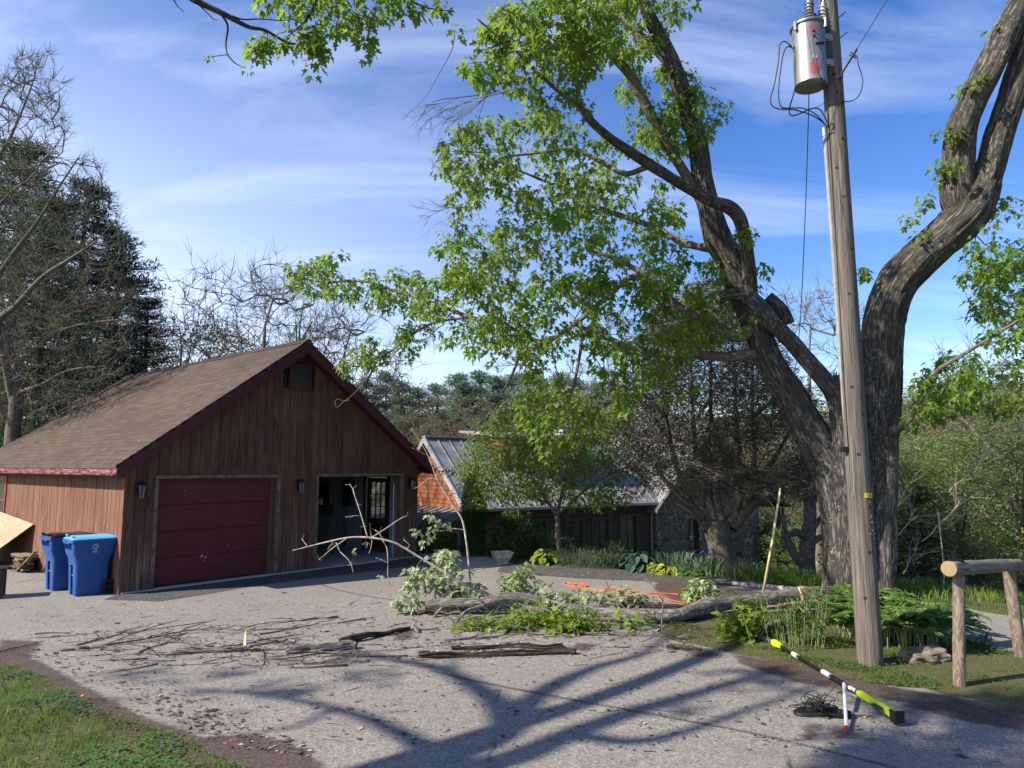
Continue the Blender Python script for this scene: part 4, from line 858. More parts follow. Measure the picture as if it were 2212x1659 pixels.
# ================================================================ trees
def pip(x, y, poly):
    c = False; n = len(poly); j = n - 1
    for i in range(n):
        xi, yi = poly[i]; xj, yj = poly[j]
        if (yi > y) != (yj > y) and x < (xj - xi) * (y - yi) / (yj - yi + 1e-9) + xi: c = not c
        j = i
    return c
def cloud(poly, n, Y0, Y1, clump=0.):         # n points filling an outline seen from the drive, at real depths between Y0 and Y1
    xs = [p[0] for p in poly]; ys = [p[1] for p in poly]; out = []
    k = 0
    while len(out) < n and k < n * 60:
        k += 1
        x = U(min(xs), max(xs)); y = U(min(ys), max(ys))
        if not pip(x, y, poly): continue
        Y = U(Y0, Y1); p = at(x, y, Y)
        if clump and mnoise.noise(p * 1.25) < clump - U(0, .25): continue
        out.append(p)
    return [tuple(p) for p in out]
class Grow:
    def __init__(s): s.P = []; s.par = []; s.fix = []; s.chain = []
    def limb(s, pts, step=.25):               # pts (x,y,z,r) -> nodes with a fixed radius
        Q = spline(pts, step); st = len(s.P); j = -1
        if s.P:
            A = np.array(s.P); j = int(np.argmin(((A - Q[0][:3]) ** 2).sum(1)))
        for k, q in enumerate(Q): s.P.append(tuple(q[:3])); s.fix.append(max(q[3], .004)); s.par.append(j if k == 0 else len(s.P) - 2)
        return st
    def grow(s, att, sag=.05, wig=.06, seg=.22, up=0., maxd=99):
        att = np.array(att); A = np.array(s.P)
        d = np.array([np.min(((A - a) ** 2).sum(1)) for a in att]); order = np.argsort(d); tips = []
        cap = len(A) + len(att) * 60; buf = np.zeros((cap, 3)); buf[:len(A)] = A; n = len(A)
        for k in order:
            a = att[k]; dd = ((buf[:n] - a) ** 2).sum(1)
            j = int(np.argmin(dd)); L = math.sqrt(dd[j])
            if L > maxd: continue
            st = buf[j].copy(); pj = s.par[j]; di = (buf[j] - buf[pj]) if pj >= 0 else np.zeros(3); ln = np.linalg.norm(di); di = di / ln if ln > 0 else di
            m = max(2, int(L / seg)); c1 = st + di * L * .27; off = rng.normal(0, wig * L, 3); c2 = a - (a - st) * .3 + off + np.array([0, 0, up * L]); prev = j; jj = rng.normal(0, .018, (m + 1, 3))
            for q in range(1, m + 1):
                u = q / m; p = (1 - u) ** 3 * st + 3 * (1 - u) ** 2 * u * c1 + 3 * (1 - u) * u * u * c2 + u ** 3 * a
                p = p + jj[q] * min(1, L); p[2] -= sag * L * math.sin(math.pi * u) * .5
                s.P.append(tuple(p)); s.par.append(prev); s.fix.append(0.); prev = len(s.P) - 1; buf[n] = p; n += 1
                if n >= cap: return tips
            tips.append(prev)
        s.tips = getattr(s, 'tips', []) + tips
        return tips
    def radii(s, tip=.0035, p=2.35, rmax=.1):
        n = len(s.P); acc = np.zeros(n)
        for i in range(n - 1, -1, -1):
            a = max(acc[i], tip ** p)
            if s.fix[i]: continue
            j = s.par[i]; acc[i] = a
            if j >= 0 and not s.fix[j]: acc[j] += a
        r = np.minimum(acc ** (1 / p), rmax)
        # never thicker than the limb it leaves
        for i in range(n):
            if s.fix[i]: r[i] = s.fix[i]
            else:
                j = s.par[i]
                if j >= 0: r[i] = min(r[i], r[j] * .82 if s.fix[j] else r[j])
        return r
    def mesh(s, mb, n=5, only_grown=True, tip=.0035, rmax=.1):
        r = s.radii(tip, rmax=rmax); N = len(s.P); kids = {}
        for i in range(N): kids.setdefault(s.par[i], []).append(i)
        done = np.zeros(N, bool)
        for i in range(N):
            if s.fix[i] and only_grown: continue
            if done[i]: continue
            j = s.par[i]; ch = [j] if j >= 0 else []; k = i
            while True:
                done[k] = True; ch.append(k); nx = [q for q in kids.get(k, []) if not done[q] and q == k + 1]
                if not nx: break
                k = nx[0]
            if len(ch) < 2: continue
            rr = r[ch].copy(); 
            if j >= 0: rr[0] = rr[1]
            mb.tube([s.P[q] for q in ch], rr, 3 if rr.max() < .009 else (4 if rr.max() < .02 else n), caps=False)
        return r
# leaf shapes: a half outline mirrored about the midrib
HALF_MAPLE = [(0, 0), (.40, -.02), (.24, .16), (.58, .46), (.22, .43), (.15, .60), (.22, .72), (0, 1.)]
HALF_OVAL = [(0, 0), (.20, .18), (.27, .45), (.18, .78), (0, 1.)]
HALF_LONG = [(0, 0), (.07, .12), (.09, .45), (.06, .8), (0, 1.)]
def leaves(mb, C, D, Nn, S, half=HALF_MAPLE, fold=.25, curl=.15):
    """C base points, D tip directions, Nn rough normals, S sizes"""
    C = np.asarray(C, float); D = np.asarray(D, float); Nn = np.asarray(Nn, float); S = np.asarray(S, float)
    D /= np.linalg.norm(D, axis=1)[:, None] + 1e-9; X = np.cross(D, Nn); X /= np.linalg.norm(X, axis=1)[:, None] + 1e-9; Z = np.cross(X, D)
    h = np.array(half); k = len(h); m = len(C)
    R_ = h[1:-1]; pts = np.concatenate([[[0, 0]], R_, [[0, 1.]], R_[::-1] * [-1, 1]])
    zz = np.abs(pts[:, 0]) * fold - curl * pts[:, 1] ** 2
    V = C[:, None, :] + S[:, None, None] * (X[:, None, :] * pts[None, :, 0, None] + D[:, None, :] * pts[None, :, 1, None] + Z[:, None, :] * zz[None, :, None])
    nn = len(pts); tipi = len(R_) + 1; base = (np.arange(m) * nn)[:, None]
    f1 = np.arange(0, tipi + 1)[None, :] + base; f2 = np.concatenate([[0], np.arange(tipi, nn)])[None, :] + base
    n0 = mb.n; mb.addarr(V.reshape(-1, 3), f1[:, ::-1]); mb.li.append((f2[:, ::-1] + n0).ravel()); mb.ls.append(np.full(m, f2.shape[1]))
def rdir(n): d = rng.normal(0, 1, (n, 3)); return d / np.linalg.norm(d, axis=1)[:, None]
def clump(mb, pts, n=12, rad=.17, size=(.09, .15), half=HALF_MAPLE, droop=.8, out=None, fold=.25):
    pts = np.asarray(pts, float); m = len(pts); k = n; c = np.repeat(pts, k, 0)
    d = rdir(m * k); off = d * (rng.uniform(.15, 1., (m * k, 1)) ** .6) * rad; c = c + off
    D = d * [1, 1, .5] + rdir(m * k) * .35 + [0, 0, -droop]; N_ = rdir(m * k) * .55 + [0, 0, 1.] + d * .4
    leaves(mb, c, D, N_, rng.uniform(size[0], size[1], m * k), half, fold)
def L4(pts, Y=None):   # [(x,y,width_px,Y)] -> x,y,z,r
    return [tuple(at(x, y, Y_)) + (px(w, Y_ * 1.02) / 2,) for x, y, w, Y_ in pts]
def barkdisp(k=7., a=.02):
    def f(c, s_, L, r):
        v = Vector((c * r * k, s_ * r * k, L * .95)); q = 1 - abs(mnoise.noise(v) * 2.2)
        w = 1 - abs(mnoise.noise(v * 2.3 + Vector((5, 5, 5))) * 2.2); lump = mnoise.noise(Vector((c * 1.2, s_ * 1.2, L * 1.1))) * r * .10
        return (-a * .9 * max(0, q - .45) - a * .35 * max(0, w - .5)) * min(1, r / .15) + lump
    return f
def limbs(mb, G, L, n=36, step=.045, k=9., a=.03, flare=0):
    for l in L:
        G.limb(l); Q = spline(l, step); r = np.maximum(Q[:, 3], .004)
        nn = max(8, int(n * min(1, r.max() / .2)))
        mb.tube(Q[:, :3], r, nn, disp=barkdisp(k, a))

# ---------------------------------------------------------------- the big maple
M['bark'] = barkmat('maple_bark', (.042, .037, .032), (.165, .150, .133), 1., (.30, .32, .27), 1., .03)
M['bark_limb'] = barkmat('maple_limb_bark', (.06, .05, .042), (.21, .185, .16), 1.4, (.30, .31, .25), .7, .012)
M['twig'] = plain('dark_twig', (.05, .04, .032), .9)
M['maple_leaf'] = leafmat('maple_leaf', (.085, .175, .022), (.19, .31, .04), (.32, .43, .07), .55)
mroot = at(1858, 1296, 13.3); mroot.z = 0
maple = thing('maple_tree', 'huge two stemmed maple with broken stub and green leaves behind the pole', 'tree')
YT = 13.3
mainL = [
 [(1822, 1335, 118, YT - .15), (1822, 1285, 92, YT), (1824, 1200, 84, YT), (1822, 1120, 88, YT), (1806, 1040, 88, YT), (1775, 975, 80, YT), (1738, 915, 72, YT), (1702, 848, 66, 13.25), (1670, 795, 62, 13.2), (1645, 740, 58, 13.2), (1622, 680, 58, 13.1), (1600, 620, 62, 13.0), (1575, 560, 62, 12.9), (1550, 515, 60, 12.8), (1531, 450, 50, 12.6), (1519, 390, 46, 12.5), (1506, 311, 44, 12.3), (1480, 220, 42, 12), (1458, 154, 40, 11.8), (1432, 90, 34, 11.6), (1405, 40, 30, 11.4), (1385, -10, 28, 11.3), (1360, -80, 22, 11), (1330, -170, 14, 10.8)],
 [(1835, 1180, 40, YT - .1), (1830, 1060, 56, YT - .25), (1822, 960, 50, YT - .3), (1815, 890, 46, YT - .3), (1810, 845, 42, YT - .3), (1812, 812, 34, YT - .3)],
 [(1815, 880, 40, 13.0), (1800, 845, 40, 12.95), (1776, 815, 38, 12.9), (1740, 775, 36, 12.85), (1708, 737, 36, 12.8), (1664, 692, 38, 12.8), (1630, 658, 44, 12.8), (1600, 636, 34, 12.8), (1573, 637, 26, 12.75), (1548, 645, 27, 12.7)],
 [(1700, 700, 34, 13.1), (1690, 672, 30, 13.1), (1676, 655, 26, 13.1), (1660, 640, 24, 13.1)],
 [(1618, 640, 36, 12.8), (1620, 600, 32, 12.7), (1614, 550, 31, 12.5), (1606, 505, 30, 12.3), (1596, 470, 30, 12.1), (1575, 448, 30, 11.9), (1542, 436, 27, 11.7), (1487, 406, 25, 11.4), (1440, 378, 25, 11.1), (1396, 351, 24, 10.9), (1341, 315, 22, 10.6), (1286, 271, 19, 10.3), (1246, 222, 16, 10.1)],
 [(1246, 222, 9, 10.1), (1213, 203, 9, 10.0), (1158, 154, 8, 9.9), (1121, 117, 7, 9.8), (1077, 80, 5, 9.7), (1030, 40, 4, 9.6)],
 [(1515, 430, 26, 12.6), (1480, 375, 24, 12.5), (1447, 322, 22, 12.3), (1396, 227, 24, 12.0), (1363, 165, 23, 11.8), (1323, 121, 22, 11.6), (1268, 81, 21, 11.3), (1227, 40, 19, 11.1), (1205, -5, 18, 10.9), (1185, -80, 14, 10.6)],
 [(1452, 140, 26, 11.8), (1425, 112, 26, 11.8), (1390, 85, 22, 11.9), (1352, 48, 20, 12), (1315, 0, 17, 12.1), (1290, -50, 12, 12.2)],
 [(1650, 768, 30, 13.2), (1623, 764, 24, 13.2), (1570, 770, 22, 13.3), (1520, 767, 20, 13.4), (1458, 765, 18, 13.7), (1400, 762, 15, 14), (1316, 732, 12, 14.3), (1240, 700, 8, 14.6)],
 [(1630, 700, 30, 13.1), (1600, 728, 24, 13), (1564, 717, 22, 13), (1514, 690, 20, 13), (1458, 656, 18, 13.1), (1395, 595, 14, 13.2), (1330, 560, 10, 13.4), (1270, 540, 7, 13.6)],
 [(1395, 595, 11, 13.2), (1359, 600, 13, 13.2), (1297, 654, 12, 13.4), (1250, 693, 11, 13.6), (1187, 736, 10, 13.9), (1129, 763, 9, 14.1), (1110, 800, 6, 14.2), (1085, 850, 4, 14.2)],
 [(1187, 736, 9, 13.9), (1156, 735, 9, 14), (1086, 701, 9, 14.4), (1016, 685, 9, 14.8), (945, 658, 8, 15.2), (899, 642, 8, 15.4), (836, 623, 7, 15.8), (781, 607, 6, 16), (700, 610, 4, 16.3), (650, 600, 3, 16.4)],
 [(1016, 685, 6, 14.8), (938, 697, 6, 15.2), (883, 728, 5, 15.5), (844, 759, 5, 15.7), (789, 790, 4, 15.9), (730, 787, 3, 16)],
 [(1560, 540, 20, 12.9), (1524, 535, 18, 13), (1469, 522, 15, 13.2), (1440, 505, 14, 13.3), (1381, 479, 12, 13.5), (1304, 453, 11, 13.7), (1249, 427, 9, 13.9), (1209, 405, 8, 14), (1150, 380, 6, 14), (1080, 350, 4, 14)],
 [(1400, 360, 14, 11), (1350, 375, 12, 11.5), (1300, 351, 11, 12), (1238, 322, 9, 12.3), (1160, 330, 7, 12.5), (1080, 340, 5, 12.6)],
 [(1254, 691, 9, 13.6), (1256, 730, 8, 13.5), (1252, 770, 7, 13.5), (1238, 837, 6, 13.4), (1222, 876, 4, 13.4)],
 # right stem
 [(1890, 1330, 104, YT + .15), (1893, 1290, 80, YT + .1), (1897, 1180, 70, YT + .1), (1900, 1060, 70, YT + .1), (1903, 950, 72, YT + .1), (1904, 850, 76, YT), (1906, 740, 84, YT - .1), (1914, 670, 84, YT - .2), (1938, 612, 84, YT - .3), (1985, 560, 84, YT - .5), (2040, 510, 86, YT - .7), (2085, 466, 88, YT - .9), (2112, 425, 80, YT - 1.0), (2135, 370, 62, YT - 1.1), (2160, 285, 60, YT - 1.3), (2188, 205, 58, YT - 1.5), (2206, 140, 56, YT - 1.6), (2235, 40, 50, YT - 1.9), (2260, -80, 40, YT - 2.2)],
 [(2090, 475, 60, YT - .8), (2072, 430, 72, YT - .9), (2068, 370, 68, YT - 1.0), (2074, 290, 66, YT - 1.2), (2100, 222, 62, YT - 1.4), (2138, 142, 62, YT - 1.6), (2180, 60, 62, YT - 1.8), (2215, -5, 60, YT - 2), (2250, -90, 48, YT - 2.3)],
 [(1925, 930, 26, 13.2), (1945, 924, 16, 12.8), (1968, 902, 12, 12.5), (1981, 861, 11, 12.3), (2018, 807, 10, 12), (2072, 771, 8, 11.7), (2154, 721, 7, 11.4), (2230, 672, 5, 11.1)],
 [(1985, 835, 7, 12.2), (2040, 834, 6, 12), (2108, 866, 5, 11.8), (2176, 902, 4, 11.7)],
]
G = Grow(); mb = MB()
big = [0, 1, 2, 3, 4, 16, 17]
for k, l in enumerate(mainL):
    l4 = L4(l)
    if k in big:
        if k == 1: l4[-1] = l4[-1][:3] + (.10,)
        limbs(mb, G, [l4], 64 if k in (0, 16) else 44, .04, 9., .05 if k in (0, 16, 1) else .03)
tk = mb.build('trunk', M['bark'], maple, smooth=True, bark=True)
# splintered top of the broken stub and the sawn ends
tp = at(1812, 812, 13.0); mb = MB()
for k in range(16):
    a_ = k * .39; c = tp + Vector((.115 * math.cos(a_), .115 * math.sin(a_), -.12)); h = U(.12, .30)
    mb.add([c, c + Vector((.05 * math.sin(a_), -.05 * math.cos(a_), 0)), c + Vector((-.03 * math.cos(a_), -.03 * math.sin(a_), h)), c + Vector((-.05 * math.cos(a_), -.05 * math.sin(a_), 0))], [(0, 1, 2), (1, 3, 2), (3, 0, 2), (0, 3, 1)])
mb.build('broken_top', plain('splintered_wood', (.16, .11, .07), .9, var=.3), maple)
e0, e1 = at(1550, 644, 12.7), at(1544, 646, 12.7); MB().tube([e0, e1], [.105, .10], 20).build('sawn_end', plain('sawn_wood', (.42, .30, .17), .8, var=.2, sc=20), maple)
mb = MB()
for k, l in enumerate(mainL):
    if k not in big: limbs(mb, G, [L4(l)], 22, .07, 14., .012)
nfix = len(G.P)
att = []
att += cloud([(985, 70), (1080, 20), (1230, -60), (1400, -60), (1330, 70), (1260, 240), (1180, 270), (1060, 210), (1000, 140)], 260, 9.2, 11.2, .1)
att += cloud([(935, 300), (1030, 250), (1180, 250), (1300, 290), (1450, 410), (1500, 560), (1440, 640), (1000, 620), (930, 585), (975, 450)], 490, 11.2, 15.4, .09)
att += cloud([(900, 600), (1500, 600), (1560, 700), (1480, 770), (1300, 770), (1080, 790), (960, 745), (900, 680)], 370, 12, 16, .05)
att += cloud([(620, 575), (690, 560), (735, 535), (765, 590), (840, 580), (920, 600), (940, 680), (830, 672), (700, 645), (630, 625)], 120, 14.8, 17, .0)
att += cloud([(725, 782), (790, 740), (860, 700), (925, 700), (900, 780), (830, 810), (740, 812)], 40, 15, 16.4, .05)
att += cloud([(1080, 790), (1330, 780), (1300, 900), (1180, 950), (1100, 880)], 36, 12.6, 14.2, .1)
att += cloud([(1125, 860), (1290, 840), (1270, 960), (1180, 1000), (1130, 960)], 26, 12.6, 13.8, .0)
att += cloud([(1340, 120), (1500, 150), (1575, 230), (1545, 290), (1480, 340), (1350, 330)], 120, 11.6, 14, .02)
att += cloud([(1200, -60), (1480, -60), (1500, 50), (1400, 130), (1240, 120)], 110, 11, 13.5, .05)
att += cloud([(1430, 560), (1560, 560), (1640, 620), (1620, 720), (1500, 760), (1400, 700)], 80, 12.2, 14.2, .05)
att += cloud([(1340, 760), (1500, 770), (1520, 900), (1400, 930), (1320, 880)], 44, 12, 13.6, .1)
for (x, y, Y, n_) in ((1975, 470, 12.7, 2), (2022, 372, 12.2, 2), (2046, 300, 12.0, 3), (2085, 200, 11.8, 2), (2140, 62, 11.5, 2), (1992, 440, 12.6, 2), (2112, 172, 11.7, 3), (1868, 600, 12.9, 2), (2055, 355, 11.9, 2), (1998, 496, 12.5, 2), (1605, 505, 12.1, 3), (1636, 580, 12.5, 2)):
    for _ in range(n_): p = at(x + U(-14, 14), y + U(-14, 14), Y + U(-.2, .2)); att.append(tuple(p))
att += cloud([(2085, 540), (2130, 440), (2212, 400), (2260, 420), (2260, 640), (2200, 700), (2110, 690), (2085, 620)], 90, 11.3, 13.5, .08)
att += cloud([(1945, 880), (2000, 790), (2050, 745), (2212, 650), (2260, 640), (2260, 890), (2130, 900), (2060, 890), (1960, 935)], 130, 11, 13, .02)
tips = G.grow(att, sag=.12, wig=.10, seg=.22)
r = G.mesh(mb, 6, True, .0035, .06)
mb.build('branches', M['bark_limb'], maple, smooth=True, bark=True)
mb = MB(); tp_ = np.array([G.P[k] for k in tips])
clump(mb, tp_, 14, .165, (.05, .145)); 
# some leaves on the way along each grown twig
mid = np.array([G.P[k] for k in range(nfix, len(G.P)) if rng.random() < .08 and r[k] < .009]); clump(mb, mid, 4, .13, (.08, .13))
mb.build('crown', M['maple_leaf'], maple)
M['pale_tw2'] = plain('grey_dead_twig', (.13, .105, .085), .9)
# bare twig sprays out of the crown's left side
mb = MB()
def spray(mb, base, d, L, depth, r, spread=.5, nk=4, seg=4, up=0.):
    P = [Vector(base)]; d = Vector(d).normalized()
    for k in range(seg):
        d = (d + Vector(rng.normal(0, .12, 3)) + Vector((0, 0, up))).normalized(); P.append(P[-1] + d * L / seg)
    mb.tube(P, np.linspace(r, r * .45, seg + 1), 3 if r < .008 else 5, caps=False)
    out = [P[-1]]
    if depth > 0:
        for k in range(nk):
            u = U(.25, 1.); q = P[0].lerp(P[-1], u) if seg < 2 else P[min(seg, int(u * seg))]
            dd = (d + Vector(rng.normal(0, spread, 3)) + Vector((0, 0, up))).normalized(); out += spray(mb, q, dd, L * U(.45, .75), depth - 1, r * .55, spread, nk, seg, up)
    return out
for (x, y, Y, x2, y2) in ((1120, 190, 10.2, 920, 235), (1080, 195, 10.2, 890, 240), (1010, 365, 13.5, 935, 375), (960, 700, 15, 900, 735), (1180, 735, 14, 1070, 750), (1140, 790, 14, 1060, 800), (1000, 440, 14, 920, 480), (1130, 560, 14, 960, 545), (1050, 330, 12.5, 960, 350)):
    a_ = at(x, y, Y); b2 = at(x2, y2, Y); mb = MB(); spray(mb, a_, b2 - a_, (b2 - a_).length * .8, 3, .011, .38, 4, 5); mb.build('dead_twig', M['pale_tw2'], maple)
mb = MB(); mb.tube(spline([at(982, 75, 9.8), at(975, 110, 9.8), at(945, 165, 9.7), at(915, 215, 9.7), at(868, 258, 9.6)], .1), [.009] * 3 + list(np.linspace(.008, .003, len(spline([at(982, 75, 9.8), at(975, 110, 9.8), at(945, 165, 9.7), at(915, 215, 9.7), at(868, 258, 9.6)], .1)) - 3)), 4)
mb.build('dead_twig', M['pale_tw2'], maple); mb = MB(); sp0 = [at(x, y, 15.2) for x, y in ((800, 800), (775, 838), (758, 856), (740, 870), (728, 880), (724, 872), (728, 862), (742, 866), (756, 864))]; mb.tube(spline(sp0, .06), .006, 4)
mb.build('dead_twig', M['pale_tw2'], maple)

# ---------------------------------------------------------------- tree beside the camera on the lawn: its limbs reach over the drive and shade it
def on_shadow(x, y, h):                       # the place at height h whose shadow falls on the ground point seen at (x, y)
    g = gp(x, y); return g + SUN3 * (h / SUN3.z)
shade = thing('overhanging_tree', 'tree on the near lawn whose dark limb and maple leaves hang in at top left', 'tree')
G = Grow(); mb = MB()
tb = Vector((-8.6, 1.6, 0))
def SH(pts): return [tuple(on_shadow(x, y, h)) + (r_,) for x, y, h, r_ in pts]
fork = on_shadow(860, 1700, 6.0)
L = [[tuple(tb) + (.42,), tuple(tb.lerp(fork, .1)) + (.34,), tuple(tb.lerp(fork, .5)) + (.30,), tuple(fork) + (.28,)],
     SH([(860, 1700, 6.0, .22), (960, 1640, 6.8, .16), (1080, 1590, 7.4, .14), (1144, 1519, 8.2, .12), (1195, 1483, 8.8, .11), (1287, 1442, 9.6, .09), (1378, 1417, 10.2, .07), (1426, 1387, 10.8, .05), (1480, 1350, 11.4, .03)]),
     SH([(900, 1690, 6.2, .2), (1100, 1640, 7.2, .15), (1250, 1580, 8.0, .13), (1378, 1535, 8.8, .12), (1500, 1500, 9.4, .10), (1600, 1470, 10., .08), (1700, 1440, 10.6, .05)]),
     SH([(1100, 1590, 7.4, .10), (1090, 1540, 7.8, .12), (1040, 1490, 8.3, .10), (950, 1445, 9., .08), (850, 1425, 9.6, .06), (700, 1400, 10.2, .04), (560, 1385, 10.8, .02)]),
     SH([(1040, 1500, 8.2, .07), (1000, 1470, 8.8, .05), (980, 1430, 9.3, .03), (1010, 1400, 9.8, .02)]),
     SH([(960, 1650, 6.8, .11), (860, 1580, 7.6, .08), (720, 1530, 8.3, .06), (560, 1500, 8.8, .045), (400, 1490, 9.4, .03)]),
     SH([(1250, 1590, 8., .09), (1400, 1600, 8.6, .08), (1600, 1540, 9.3, .06), (1800, 1470, 10, .04)]),
     SH([(720, 1530, 8.3, .04), (640, 1570, 8.6, .03), (500, 1590, 9, .02)]),
     [tuple(tb.lerp(fork, .8)) + (.16,), (-8.0, 4.2, 7.2, .13), (-6.9, 6.5, 8.6, .10)] + [tuple(at(x, y, Y)) + (r_,) for x, y, Y, r_ in ((330, -60, 9.0, .075), (417, -2, 9.6, .05), (482, 30, 9.8, .042), (512, 46, 9.9, .036), (539, 59, 10, .03), (574, 66, 10.1, .024), (619, 91, 10.2, .018), (662, 99, 10.3, .01))],
     [tuple(at(x, y, Y)) + (r_,) for x, y, Y, r_ in ((477, 29, 9.8, .018), (492, 56, 9.8, .016), (488, 94, 9.8, .013), (492, 118, 9.8, .011), (509, 137, 9.8, .009), (531, 147, 9.8, .006))],
     [tuple(at(x, y, Y)) + (r_,) for x, y, Y, r_ in ((492, 118, 9.8, .007), (475, 120, 9.8, .006), (456, 123, 9.8, .005))],
     [tuple(at(x, y, Y)) + (r_,) for x, y, Y, r_ in ((360, -30, 9.2, .014), (378, 4, 9.3, .010), (385, 15, 9.3, .008), (397, 25, 9.3, .005))],
     [tuple(at(x, y, Y)) + (r_,) for x, y, Y, r_ in ((425, 6, 9.6, .010), (448, 28, 9.7, .008), (462, 42, 9.7, .006), (471, 42, 9.7, .004))],
     [tuple(at(x, y, Y)) + (r_,) for x, y, Y, r_ in ((500, 34, 9.8, .014), (525, 42, 9.9, .012), (560, 41, 10, .010), (610, 44, 10.1, .007), (650, 40, 10.2, .004))],
     [tuple(at(x, y, Y)) + (r_,) for x, y, Y, r_ in ((640, -120, 9.6, .05), (690, -50, 9.9, .03), (680, 10, 10, .022), (655, 50, 10.1, .014), (620, 80, 10.2, .008))],
     [tuple(at(x, y, Y)) + (r_,) for x, y, Y, r_ in ((330, -60, 9, .05), (480, -130, 9.3, .05), (640, -120, 9.6, .045), (780, -70, 10, .035), (850, -20, 10.3, .022), (918, 15, 10.5, .014), (980, 25, 10.6, .006))],
     ]
limbs(mb, G, L[:8], 30, .08, 8., .02); limbs(mb, G, L[8:], 20, .05, 14., .004)
mb.build('trunk', M['bark'], shade, smooth=True, bark=True)
nf = len(G.P); att2 = []
att2 += cloud([(520, -40), (860, -40), (850, 60), (790, 62), (755, 85), (700, 110), (640, 90), (560, 30)], 62, 9.7, 10.8, .0)
att2 += cloud([(665, 60), (700, 70), (692, 165), (672, 160)], 12, 10.1, 10.4) + cloud([(775, 40), (800, 40), (802, 122), (785, 122)], 7, 10.1, 10.4) + cloud([(545, 85), (640, 90), (620, 118), (530, 115)], 12, 10.2, 10.5)
att2 += cloud([(860, -30), (960, -20), (950, 45), (880, 40)], 9, 10.3, 10.8)
t1 = G.grow(att2, sag=.1, wig=.1)
# shading crown, thin and ragged
att3 = []
def shcloud(poly, n, h0, h1):
    xs = [p[0] for p in poly]; ys = [p[1] for p in poly]; k = 0
    while k < n:
        x = U(min(xs), max(xs)); y = U(min(ys), max(ys))
        if pip(x, y, poly) and mnoise.noise(Vector((x * .012, y * .02, 0))) > -.12: att3.append(tuple(on_shadow(x, y, U(h0, h1)))); k += 1
shcloud([(1950, 1490), (2212, 1490), (2400, 1560), (2400, 1700), (1750, 1700), (1850, 1600)], 150, 8.5, 11.5)
shcloud([(250, 1430), (800, 1390), (900, 1470), (600, 1560), (300, 1560), (150, 1480)], 22, 9, 11)
shcloud([(1500, 1430), (1760, 1440), (1700, 1500), (1400, 1550)], 12, 9.5, 11)
t2 = G.grow(att3, sag=.05, wig=.1)
mb = MB(); rr = G.mesh(mb, 5, True, .004, .06); mb.build('branches', M['twig'], shade, smooth=True)
mb = MB(); clump(mb, np.array([G.P[k] for k in t1]), 13, .16, (.08, .14)); clump(mb, np.array([G.P[k] for k in t2]), 12, .26, (.10, .16))
for q in ((458, 130, 9.8), (533, 148, 9.8)): clump(mb, np.array([at(*q)]), 10, .09, (.04, .09))
mb.build('crown', M['maple_leaf'], shade)
# ================================================================ bins, boards, rail, tools
def loft(mb, secs):
    n = len(secs[0]); V = [p for s_ in secs for p in s_]
    F = [(k * n + j, k * n + (j + 1) % n, (k + 1) * n + (j + 1) % n, (k + 1) * n + j) for k in range(len(secs) - 1) for j in range(n)]
    F += [tuple(range(n - 1, -1, -1)), tuple(range((len(secs) - 1) * n, len(secs) * n))]
    return mb.add(V, F)
def rrect(x0, x1, hw, r, z, notch=0., nw=.075, k=5):
    P = []
    for cx_, cy_, a0 in ((x1 - r, hw - r, 0), (x0 + r, hw - r, 90)):
        for q in range(k + 1): a_ = R(a0 + 90 * q / k); P.append((cx_ + r * math.cos(a_), cy_ + r * math.sin(a_), z))
    P += [(x0, nw, z), (x0 + notch, nw, z), (x0 + notch, -nw, z), (x0, -nw, z)]
    for cx_, cy_, a0 in ((x0 + r, -hw + r, 180), (x1 - r, -hw + r, 270)):
        for q in range(k + 1): a_ = R(a0 + 90 * q / k); P.append((cx_ + r * math.cos(a_), cy_ + r * math.sin(a_), z))
    return P
t = NT('blue_bin_plastic'); p = t.pos()
M['bin'] = t.fin(t.mix(t.rng(t.noise(t.map(p, (3, 3, 1.2)), 3, 6, .7), .5, .72, 0, .5), t.mix(t.rng(t.noise(p, 3, 4), .4, .7), (.012, .062, .24), (.018, .085, .29)), (.06, .085, .15)), .5, t.noise(p, 180, 2), .08, .002)
M['binlid'] = plain('light_blue_lid', (.10, .36, .62), .45, var=.05, sc=3, bs=.05)
M['blacklid'] = plain('black_warped_lid', (.018, .014, .014), .3, var=.1)
M['whiteprint'] = plain('white_print', (.62, .68, .75), .6)
M['tyre'] = plain('black_tyre', (.013, .013, .014), .7)
